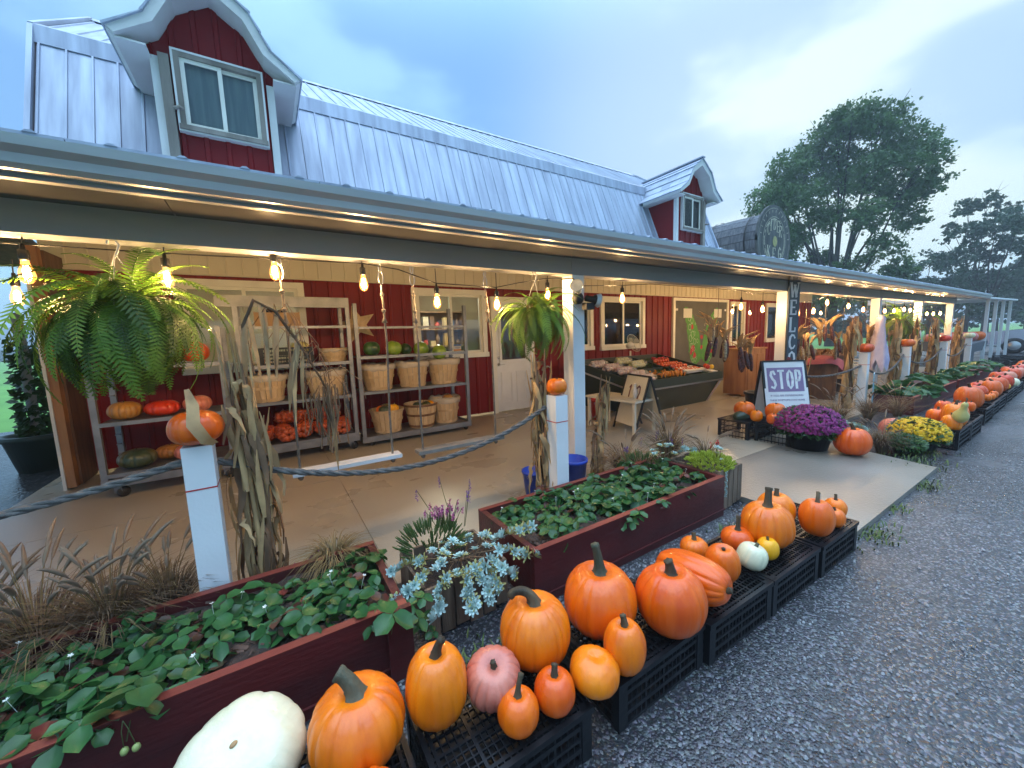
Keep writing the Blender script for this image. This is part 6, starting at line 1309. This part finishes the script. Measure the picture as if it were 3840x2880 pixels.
for i in range(26):
    p = V((.28+q.gauss(0,.045), 2.60+q.gauss(0,.02), 1.28-q.random()*.12)); b.tube([p, p+V((q.gauss(0,.01),0,-.12)), p+V((q.gauss(0,.03),0,-q.uniform(.2,.36)))], .0045, 4, cap=False)
stuff(b.build('tassels', M['dry_brown'], bs))
hs_ = MB(); hs_.ribbon([(-.36,2.50,1.30),(-.33,2.40,1.22),(-.33,2.345,1.14),(-.29,2.345,1.06),(-.26,2.39,1.03)], [.02,.05,.055,.05,.03], (1,.1,.2), fold=.15); o = hs_.build('corn_husk', M['dry_husk'], None); tag(o, 'strip of dry husk draped over the pumpkin on the nearest post', 'corn husk')
corn('dried corn stalk bundle behind the second rope post', 1.93, 2.60, .02, 1.35, 702, 7, 42, (-.05,0), .031, False, 0, .05)
corn('dried corn stalks tied to the right of the thick porch post', 2.86, 2.85, .02, 1.25, 703, 3, 16, (.25,0), .04, False, 0, .04)
for i, (x, lb) in enumerate(((8.98,'dried corn stalks beside the first rope post past the sign'), (11.5,'dried corn stalks beside the second rope post past the sign'), (14.7,'dried corn stalks beside the third rope post past the sign'), (17.4,'dried corn stalks by the last porch post'), (13.0,'dried corn stalks in front of the white furniture'))): corn(lb, x, 2.62, .0, 1.75, 710+i, 5, 22, (.05,0), .07, True, 0, .07)
# hanging decorative corn
mat('ear_dark', (.03,.012,.012), .4, (.14,.04,.03), 60, detail=1); mat('ear_pale', (.40,.30,.14), .45, (.16,.08,.05), 60, detail=1)
def corn_bunch(label, x, y, z, n, seed, s=1.0):
    q = random.Random(seed); t = thing('hanging_corn', label, 'decorative corn', (x, y, z), 0, 'bunches of decorative corn')
    for i in range(n):
        a = q.random()*6.28; r = .05*s; px, py = r*cos(a), r*sin(a); zz_ = -.28*s*q.uniform(.6,1.3)
        MB().lathe([(0,0),(.014,-.006),(.021,-.04),(.021,-.13),(.013,-.19),(0,-.20)], 10).build('ear', M[q.choice(('ear_dark','ear_dark','ear_pale'))], t).matrix_local = TR((px*1.6,py*1.6,zz_), a, q.uniform(-.25,.25), q.uniform(-.25,.25), s*1.15)
        for k in range(4):
            b2 = a+q.uniform(-1,1); L_ = q.uniform(.14,.26)*s; MB().ribbon([(px*1.6,py*1.6,zz_+.0),(px*1.6+cos(b2)*L_*.3,py*1.6+sin(b2)*L_*.3,zz_+L_*.5),(px*1.6+cos(b2)*L_*.8,py*1.6+sin(b2)*L_*.8,zz_+L_*.75)], [.03*s,.045*s,.006], (-sin(b2),cos(b2),0), fold=.2).build('husk', M['dry_husk'], t)
    MB().tube([(0,0,.25*s),(0,0,-.25*s)], .004, 4).build('string', M['jute'], t); return t
for i, (x, y, z, lb) in enumerate(((5.45,3.1,1.82,'hanging corn bunch high at the left of the WELCOME post'),(5.95,3.15,1.60,'dark hanging corn bunch left of the WELCOME post'),(6.4,3.15,1.58,'pale husked corn bunch nearest the WELCOME post'),(7.75,3.1,1.60,'corn bunch just right of the WELCOME sign'),(8.3,3.1,1.50,'dark corn bunch right of the WELCOME sign'),(9.0,3.05,1.85,'corn bunch high under the beam past the sign'),(9.9,3.05,1.55,'corn bunch left of the second porch post'),(11.2,3.05,1.7,'corn bunch on the second porch post'),(14.5,3.05,1.6,'corn bunch on the third porch post'))): corn_bunch(lb, x, y, z, 5, 750+i, 1.3)
# ================================================================ far porch furniture
mat('chair_wood', (.46,.36,.22), .5, (.38,.28,.16), 4, st=(3,3,.6)); mat('pink_cloth', (.40,.10,.12), .8, (.30,.07,.09), 4, bump=.3); mat('ghost_cloth', (.58,.54,.66), .7, (.42,.38,.55), 5, bump=.3); mat('cooler_blue', (.20,.42,.58), .4, (.25,.5,.62), 3); mat('white_plastic', (.66,.68,.70), .4)
cb_ = thing('wooden_chest', 'orange brown wooden chest standing by the far wall window', 'chest', (9.0,4.45,0), 0)
MB().box(0,.85,0,.5,.04,1.05).build('carcass', M['orange_wood'], cb_); MB().box(-.03,.88,-.03,.53,1.052,1.09).build('lid', M['orange_wood'], cb_)
for x in (.02,.75): MB().box(x,x+.08,.02,.1,0,.038).build('foot', M['orange_wood'], cb_)
for x in (.06,.46): MB().box(x,x+.33,-.012,-.001,.12,.95).build('door', M['orange_wood'], cb_)
def windsor(label, x, y, rz, m):
    t = thing('wooden_chair', label, 'chair', (x, y, 0), rz, 'chairs on the far porch'); MB().box(-.24,.24,-.23,.23,.43,.47).build('seat', M[m], t)
    for sx_ in (-1,1):
        for sy_ in (-1,1): MB().tube([(.2*sx_,.18*sy_,.43),(.25*sx_,.23*sy_,0)], .018, 8).build('leg', M[m], t)
    for i in range(6): MB().tube([(-.19+.076*i,.2,.47),(-.21+.085*i,.29,.98)], .009, 6).build('spindle', M[m], t)
    MB().hexa([(-.27,.275,.97),(.27,.275,.97),(.27,.305,.97),(-.27,.305,.97),(-.27,.29,1.08),(.27,.29,1.08),(.27,.32,1.08),(-.27,.32,1.08)]).build('top_rail', M[m], t); return t
windsor('pale spindle back chair right of the WELCOME sign', 9.15, 3.65, 2.7, 'chair_wood'); windsor('pale spindle back chair behind the brown table', 11.6, 4.6, .4, 'chair_wood')
tb = thing('brown_table', 'dark brown table heaped with dried corn husks', 'table', (11.3,3.9,0), 0); MB().box(-.9,.9,-.45,.45,.80,.84).build('table_top', M['brown_wood'], tb)
MB().box(-.85,.85,-.40,.40,.62,.798).build('apron', M['brown_wood'], tb)
for x in (-.8,.8):
    for y in (-.36,.36): MB().box(x-.04,x+.04,y-.04,y+.04,0,.618).build('leg', M['brown_wood'], tb)
q = random.Random(77); hp_ = thing('husk_heap', 'heap of dried corn husks on the brown table', 'corn husks', (11.2,3.9,.845)); b = MB()
for i in range(90):
    a = q.random()*6.28; x, y = q.gauss(0,.25), q.gauss(0,.15); L_ = q.uniform(.1,.3); b.ribbon([(x,y,.02),(x+cos(a)*L_*.5,y+sin(a)*L_*.5,.12),(x+cos(a)*L_,y+sin(a)*L_,.05)], [.02,.05,.005], (-sin(a),cos(a),0), fold=.2)
stuff(b.build('husks', M['dry_brown'], hp_))
pc = thing('covered_chair', 'lounge chair covered with a pink cloth behind the rope', 'chair', (10.2,3.35,0), .1); b = MB(); vs = []
for i in range(13):
    f = i/12; x = -.55+1.35*f; z = .92-.55*max(0, f-.15)**.8 if f > .15 else .75+1.1*f
    for j in range(9): v_ = j/8; vs.append((x+.03*sin(9*v_+i), -.35+.7*v_, z-.12*(2*v_-1)**4+.015*sin(7*v_+2*i)))
b.add(vs, [(i*9+j, (i+1)*9+j, (i+1)*9+j+1, i*9+j+1) for i in range(12) for j in range(8)], sm=True); b.build('cloth', M['pink_cloth'], pc)
MB().bar((-.5,0,.0), (-.4,0,.8), .05, .5, (0,1,0)).build('frame', M['brown_wood'], pc); MB().bar((.6,0,.0), (.6,0,.33), .05, .5, (0,1,0)).build('frame', M['brown_wood'], pc)
def adirondack(label, x, y, rz):
    t = thing('garden_chair', label, 'chair', (x, y, 0), rz, 'white garden chairs')
    for i in range(5): MB().hexa([(-.24+.1*i,.0,.32),(-.155+.1*i,.0,.32),(-.155+.1*i,.02,.32),(-.24+.1*i,.02,.32),(-.25+.105*i,.30,.95),(-.165+.105*i,.30,.95),(-.165+.105*i,.32,.95),(-.25+.105*i,.32,.95)]).build('back_slat', M['white_plastic'], t)
    for i in range(4): MB().hexa([(-.26,-.42+.11*i,.40-.02*i),(.26,-.42+.11*i,.40-.02*i),(.26,-.33+.11*i,.385-.02*i),(-.26,-.33+.11*i,.385-.02*i),(-.26,-.42+.11*i,.42-.02*i),(.26,-.42+.11*i,.42-.02*i),(.26,-.33+.11*i,.405-.02*i),(-.26,-.33+.11*i,.405-.02*i)]).build('seat_slat', M['white_plastic'], t)
    for s in (-1,1):
        MB().box(s*.33-.06,s*.33+.06,-.48,.22,.56,.585).build('arm', M['white_plastic'], t); MB().box(s*.31-.03,s*.31+.03,-.42,-.36,0,.558).build('leg', M['white_plastic'], t); MB().hexa([(s*.28-.02,.0,0),(s*.28+.02,.0,0),(s*.28+.02,.1,0),(s*.28-.02,.1,0),(s*.28-.02,.1,.556),(s*.28+.02,.1,.556),(s*.28+.02,.16,.556),(s*.28-.02,.16,.556)]).build('leg', M['white_plastic'], t)
adirondack('white garden chair nearest the third porch post', 12.9, 3.3, 2.4); adirondack('white garden chair in the middle of the far porch', 14.2, 3.6, 2.9); adirondack('white garden chair by the fourth porch post', 15.6, 3.4, 2.4)
tw = thing('long_table', 'long pale wooden table under the far porch', 'table', (14.2,4.9,0)); MB().box(-1.6,1.6,-.4,.4,.72,.76).build('table_top', M['chair_wood'], tw); MB().box(-1.55,1.55,-.36,-.33,.30,.718).build('front_panel', M['chair_wood'], tw)
for x in (-1.5,1.5): MB().box(x-.04,x+.04,-.35,.35,0,.718).build('trestle', M['chair_wood'], tw)
gh = thing('ghost_decoration', 'pale lilac ghost cloth hanging from the second porch post', 'decoration', (11.15,2.80,1.72)); b = MB(); vs = []; n = 18
for i, (r_, z) in enumerate(((.01,.0),(.06,-.02),(.085,-.09),(.08,-.16),(.07,-.24),(.10,-.45),(.13,-.7),(.16,-.95))):
    for j in range(n): a = 2*pi*j/n; k = r_*(1+.25*sin(5*a+i)*(i > 3)); vs.append((k*cos(a), k*sin(a), z-(.14*(j % 3)*(i == 7))))
b.add(vs, [(i*n+j, i*n+(j+1) % n, (i+1)*n+(j+1) % n, (i+1)*n+j) for i in range(7) for j in range(n)], sm=True); b.build('cloth', M['ghost_cloth'], gh)
pb = thing('poster_board', 'light blue poster board at the foot of the first far rope post', 'sign', (9.28,2.36,.12), .25); MB().box(-.2,.2,-.01,.01,0,.52).build('panel', M['cooler_blue'], pb); MB().box(-.12,.10,-.013,-.0105,.36,.44).build('pink_band', M['pink_cloth'], pb); MB().box(-.02,.02,.0,.02,-.17,0).build('stake', M['chair_wood'], pb)
tbn = thing('waste_tub', 'dark round tub behind the STOP sign', 'tub', (7.2,3.3,0)); MB().lathe([(0,0),(.2,0),(.24,.38),(.26,.38),(.26,.42),(.22,.42),(.19,.02),(0,.02)], 24).build('shell', M['black_plastic'], tbn)
# display cart with squash
ct = thing('display_cart', 'grey wooden display cart of pink squash past the last porch post', 'cart', (19.6,2.75,0)); mat('grey_paint', (.13,.14,.16), .6, (.10,.11,.13), 3)
MB().hexa([(0,0,.45),(3.4,0,.45),(3.4,1.2,.55),(0,1.2,.55),(-.05,-.05,.78),(3.45,-.05,.78),(3.45,1.25,.90),(-.05,1.25,.90)]).build('tray', M['grey_paint'], ct); MB().box(.9,2.2,.1,1.0,0,.448).build('pedestal', M['grey_paint'], ct)
for i in range(9):
    x, y = 19.8+(i % 5)*.68, 2.95+(i//5)*.5+.1*(i % 2); c_ = ('pink','orange','pink','deep','white')[i % 5]; m_ = vm.get((i % 5, c_)) or list(vm.values())[0]
    t = thing('pumpkin', '%s squash on the grey display cart, %s in the %s row' % ({'pink': 'pink', 'orange': 'orange', 'deep': 'dark orange', 'white': 'cream white'}[c_], ORD[i % 5], 'front' if i < 5 else 'rear'), 'squash', (x, y, .80), i*1.3, 'squash on the grey display cart'); link('body', m_, t); t.scale = (2.1,2.1,1.5)
# open canopy beyond
cp = thing('canopy', 'flat white canopy on thin posts past the end of the porch', 'canopy', (21.3,2.6,0)); MB().hexa([(0,0,2.30),(7,0,2.38),(7,3.2,2.42),(0,3.2,2.34),(0,0,2.36),(7,0,2.44),(7,3.2,2.62),(0,3.2,2.54)]).build('roof', M['white_plastic'], cp)
for x in (1.2,2.9,4.6,6.4): MB().box(x,x+.09,.1,.19,0,2.31+.011*x).build('post', M['white_plastic'], cp)
for x in (1.2,4.6): MB().box(x,x+.09,2.9,2.99,0,2.36+.011*x).build('post', M['white_plastic'], cp)
# dark crates and buckets at the far corner of the lot
for i in range(6):
    crate(CRO, 19.2+.85*i, 1.55+.25*(i % 2), g, .2*i, 'black crate standing empty by the grey cart, %s from the bed' % ORD[i], 'black crates by the grey cart')
# pickup
car = thing('pickup_truck', 'silver pickup parked nose in at the right edge of the picture', 'pickup', (30.5,3.75,-.05), pi)   # local +y points to the tail
mat('car_paint', (.42,.42,.50), .25, (.38,.38,.46), 2, coat=.8, metal=.3); mat('car_glass', (.02,.025,.03), .08); mat('headlamp', (.6,.6,.6), .1)
prof = [(0,.45),(0,.85),(.12,1.02),(1.25,1.14),(1.95,1.72),(2.15,1.78),(3.3,1.78),(3.55,1.70),(3.62,1.18),(5.2,1.16),(5.25,.45)]
b = MB(); n = len(prof)
rows = [(-.93,.0),(-.97,.05),(-.90,.12)]
sec = [[(x, y, z) for (y, z) in prof] for x in (-.95,.95)]
inset = lambda y, z: .16 if z > 1.3 else .0
vs = [(-.95+inset(y, z), y, z) for y, z in prof]+[(.95-inset(y, z), y, z) for y, z in prof]
b.add(vs, [(i, i+1, n+i+1, n+i) for i in range(n-1)]+[tuple(range(n-1,-1,-1)), tuple(range(n, 2*n))]); b.build('body', M['car_paint'], car)
for s in (-1,1):
    b = MB(); x = s*.80; b.add([(s*.952-s*.155,2.02,1.70),(s*.952-s*.155,3.25,1.70),(s*.953,3.4,1.22),(s*.953,1.45,1.22)], [(0,1,2,3)]); b.build('side_window', M['car_glass'], car)
    for y in (.95,4.25):
        w_ = MB().lathe([(0,-.11),(.25,-.11),(.36,-.10),(.38,-.05),(.38,.05),(.36,.10),(.25,.11),(0,.11)], 24).build('wheel', M['dark_rubber'], car); w_.location = (s*.86,y,.38); w_.rotation_euler = (0,pi/2,0)
        MB().lathe([(0,.115*s),(.2,.115*s),(.22,.105*s)], 18).build('rim', M['steel'], w_)
    MB().box(s*.75-.18,s*.75+.18,-.02,.05,.72,.90).build('headlamp', M['headlamp'], car)
MB().add([(-.74,1.32,1.20),(.74,1.32,1.20),(.66,1.93,1.71),(-.66,1.93,1.71)], [(0,1,2,3)]).build('windscreen', M['car_glass'], car); MB().box(-.5,.5,-.015,.02,.68,.88).build('grille', M['dark_rubber'], car); MB().box(-.97,.97,-.08,.04,.42,.60).build('bumper', M['steel'], car)
car.rotation_euler = (0,0,pi+.12)
# ================================================================ pot with climbing ivy at the left
iv = thing('potted_ivy', 'dark green pot with ivy climbing a pole at the left end of the porch', 'potted plant', (-2.72,7.75,-.05)); mat('pot_green', (.012,.03,.026), .5); leafmat('ivy_leaf', (.012,.05,.015), (.025,.08,.022), 9)
MB().lathe([(0,0),(.22,0),(.31,.42),(.35,.44),(.35,.50),(.29,.50),(.28,.44),(0,.42)], 24).build('pot', M['pot_green'], iv); MB().tube([(0,0,.3),(0,0,2.1)], .055, 10).build('pole', M['beam_grey'], iv); b = MB()
for i in range(520):
    a = q.random()*6.28; z = .42+1.35*q.random()**1.3; r = .06+.07*q.random()*(1.5-z*.5); p = V((r*cos(a), r*sin(a), z)); e = V((cos(a)+q.gauss(0,.5), sin(a)+q.gauss(0,.5), q.gauss(-.3,.5))).normalized(); b.ribbon([p, p+e*.04, p+e*.09], [.02,.07,.004], e.orthogonal())
stuff(b.build('leaves', M['ivy_leaf'], iv))
# ================================================================ trees
leafmat('tree_leaf', (.065,.125,.04), (.11,.18,.06), .6, .6, .2, .3); leafmat('tree_leaf_pale', (.08,.12,.07), (.12,.16,.09), .6, .6, .2, .3); leafmat('tree_leaf_dark', (.03,.065,.035), (.05,.09,.045), .6, .6, .2, .2); mat('tree_bark', (.055,.045,.04), .9, (.035,.03,.026), 3, st=(4,4,.6), bump=.4)
def tree(label, az, dist, blobs, nleaf, ls, m, seed, trunk=.45, fork=3.5, bare=()):
    q = random.Random(seed); a = radians(az); ctr = V((dist*cos(a), dist*sin(a), -.1)); ru = V((sin(a), -cos(a), 0)); rv = V((cos(a), sin(a), 0))
    t = thing('tree', label, 'tree', ctr, 0, 'trees beyond the shop'); tb_ = MB(); W = lambda u, d, z: ru*u+rv*d+V((0,0,z))
    u0 = sum(b_[0] for b_ in blobs)/len(blobs)*.4; tb_.tube([W(u0*.6,0,0), W(u0*.8,0,fork*.5), W(u0,0,fork)], [trunk,trunk*.8,trunk*.7], 9)
    bb_ = [(u, q.uniform(-1,1)*r*.9, z, r) for (u, z, r) in blobs]
    for (u, d, z, r) in [e for e in bb_ if e[3] > 1.25 or len(bb_) < 12]+[(u, 0, z, .5) for (u, z) in bare]:
        p0 = W(u0+(u-u0)*.08, 0, fork*q.uniform(.6,1.35)); p3 = W(u, d, z+r*.2); p1 = p0.lerp(p3, .35)+V((q.gauss(0,.3),q.gauss(0,.3),.12*(z-fork)))*q.uniform(.2,1.3); p2 = p0.lerp(p3, .7)+V((0,0,.06*(z-fork)))
        tb_.tube([p0, p1, p2, p3], [trunk*.30,trunk*.2,trunk*.11,trunk*.04], 6)
        for k in range(5): e = p2.lerp(p3, q.random()); f_ = W(u+q.gauss(0,r*.5), d+q.gauss(0,r*.5), z+q.gauss(.2*r,r*.5)); tb_.tube([e, e.lerp(f_, .5)+V((0,0,.1)), f_], [trunk*.09,trunk*.06,trunk*.02], 4, cap=False)
    tb_.build('trunk', M['tree_bark'], t)
    tot = sum(r**2 for (_, _, _, r) in bb_); cr_ = MB()
    for (u, d, z, r) in bb_:
        nc = max(6, int(nleaf*r*r/tot/22))
        for c in range(nc):
            e = V((q.gauss(0,1), q.gauss(0,1), q.gauss(0,1))).normalized()*(q.random()**.45); cc = W(u+e.x*r, d+e.y*r, z+e.z*r*.85); cs = r*q.uniform(.14,.30)
            for k in range(22):
                p = cc+V((q.gauss(0,1), q.gauss(0,1), q.gauss(0,.7)))*cs*.6; nrm = V((q.gauss(0,1), q.gauss(0,1), q.gauss(.6,1))).normalized(); s_ = nrm.orthogonal().normalized(); s_ = Matrix.Rotation(q.random()*6.28, 3, nrm) @ s_; w_ = nrm.cross(s_); l = ls*q.uniform(.6,1.2)
                cr_.add([p-s_*l*.5, p+w_*l*.34, p+s_*l*.5, p-w_*l*.34], [(0,1,2,3)])
    stuff(cr_.build('crown', M[m], t)); return t
tree('tall spreading broadleaf tree against the bright sky', 18.2, 42, [(-4.4,12.3,1.92),(-3.1,14.6,1.92),(-1.4,16.2,2.03),(0.5,17.2,1.92),(2.3,16.6,1.81),(3.7,15.0,1.81),(4.6,13.0,1.47),(-4.6,10.2,1.36),(-2.4,12.2,2.03),(0.2,14.0,2.15),(2.2,13.0,2.03),(3.6,11.0,1.58),(-2.6,9.6,1.36),(-0.5,10.6,1.58),(1.8,9.8,1.47),(4.4,9.4,1.13),(-3.6,7.8,1.24),(2.9,7.4,1.24),(-1.0,7.4,1.24),(1.0,6.4,1.24),(3.9,6.0,1.02),(-2.6,5.8,1.24),(0.0,4.6,1.58),(2.4,4.4,1.47),(-4.9,11.4,1.2),(-3.9,13.4,1.4),(-0.2,17.6,1.3),(4.9,11.6,1.2),(-1.6,5.2,1.2),(3.2,5.2,1.1)], 62000, .25, 'tree_leaf', 801, .42, 3.6)
tree('small bushy tree between the dormer and the barrel', 28.2, 46, [(-2.0,9.6,1.0),(-.8,10.6,1.1),(.6,10.9,1.2),(2.0,11.0,1.2),(0,9.0,1.4),(2.2,9.2,1.2),(-1.5,7.6,1.2),(1,7,1.3)], 9000, .25, 'tree_leaf', 802, .2, 5)
tree('bushy tree filling in left of the tall one', 23.6, 52, [(-1.6,11,1.2),(.2,12,1.3),(1.6,10.5,1.2),(0,9.2,1.4),(-1.2,8,1.2),(1,7.2,1.3)], 7000, .26, 'tree_leaf', 803, .2, 5)
tree('pale thin crowned tree at the right', 8.3, 62, [(-.6,13.0,1.1),(.8,13.4,1.1),(2.0,12.4,1.0),(-1.6,11.4,.8),(.4,11.0,.9),(2.4,10.6,.8)], 2600, .34, 'tree_leaf_pale', 804, .22, 5)
tree('dark rounded tree at the right edge of the roof', 7.0, 58, [(-1.6,9.6,1.5),(0,11.0,1.6),(1.4,10.0,1.6),(-2.4,7.6,1.6),(.2,8.2,1.8),(2.3,7.8,1.6),(-1,5.6,1.8),(1.5,5.4,1.8),(0,3.2,1.8)], 6000, .36, 'tree_leaf_dark', 805, .3, 3)
tree('pale tree cut by the right edge of the picture', 4.6, 66, [(-.6,11.6,1.2),(.8,12.0,1.3),(-1.2,9.8,1.2),(.8,9.6,1.4),(0,7.4,1.6)], 3000, .36, 'tree_leaf_pale', 806, .25, 4)
tree('low dark tree behind the end of the porch roof', 10.6, 64, [(-2.2,7.6,1.4),(-.4,8.4,1.4),(1.4,8.0,1.4),(-1.6,5.8,1.6),(.6,5.8,1.6),(2.2,5.4,1.4),(0,3.4,1.8)], 4600, .36, 'tree_leaf_dark', 807, .25, 3)
for i, (az, d, h) in enumerate(((14.8,70,7),(12.6,78,8),(9.2,84,8),(6.4,86,9),(4.2,80,9),(17.4,76,6.5),(2.4,84,9),(21,80,6.5))):
    q = random.Random(820+i); tree('dark tree in the far wood behind the porch, %s of that row' % ORD[i], az, d, [(q.uniform(-4.5,4.5), h*q.uniform(.15,.95), q.uniform(1.4,2.1)) for _ in range(11)], 4200, .5, 'tree_leaf_dark', 830+i, .3, 2)
# ================================================================ damp air
hm = bpy.data.materials.new('haze'); hm.use_nodes = True; t = hm.node_tree; t.nodes.clear(); ho = t.nodes.new('ShaderNodeOutputMaterial'); pv = t.nodes.new('ShaderNodeVolumePrincipled')
pv.inputs['Color'].default_value = (.80,.90,1.0,1); pv.inputs['Density'].default_value = .0021; t.links.new(pv.outputs[0], ho.inputs['Volume'])
stuff(MB().box(-950,950,-950,950,-1.2,32).build('haze', hm, None))
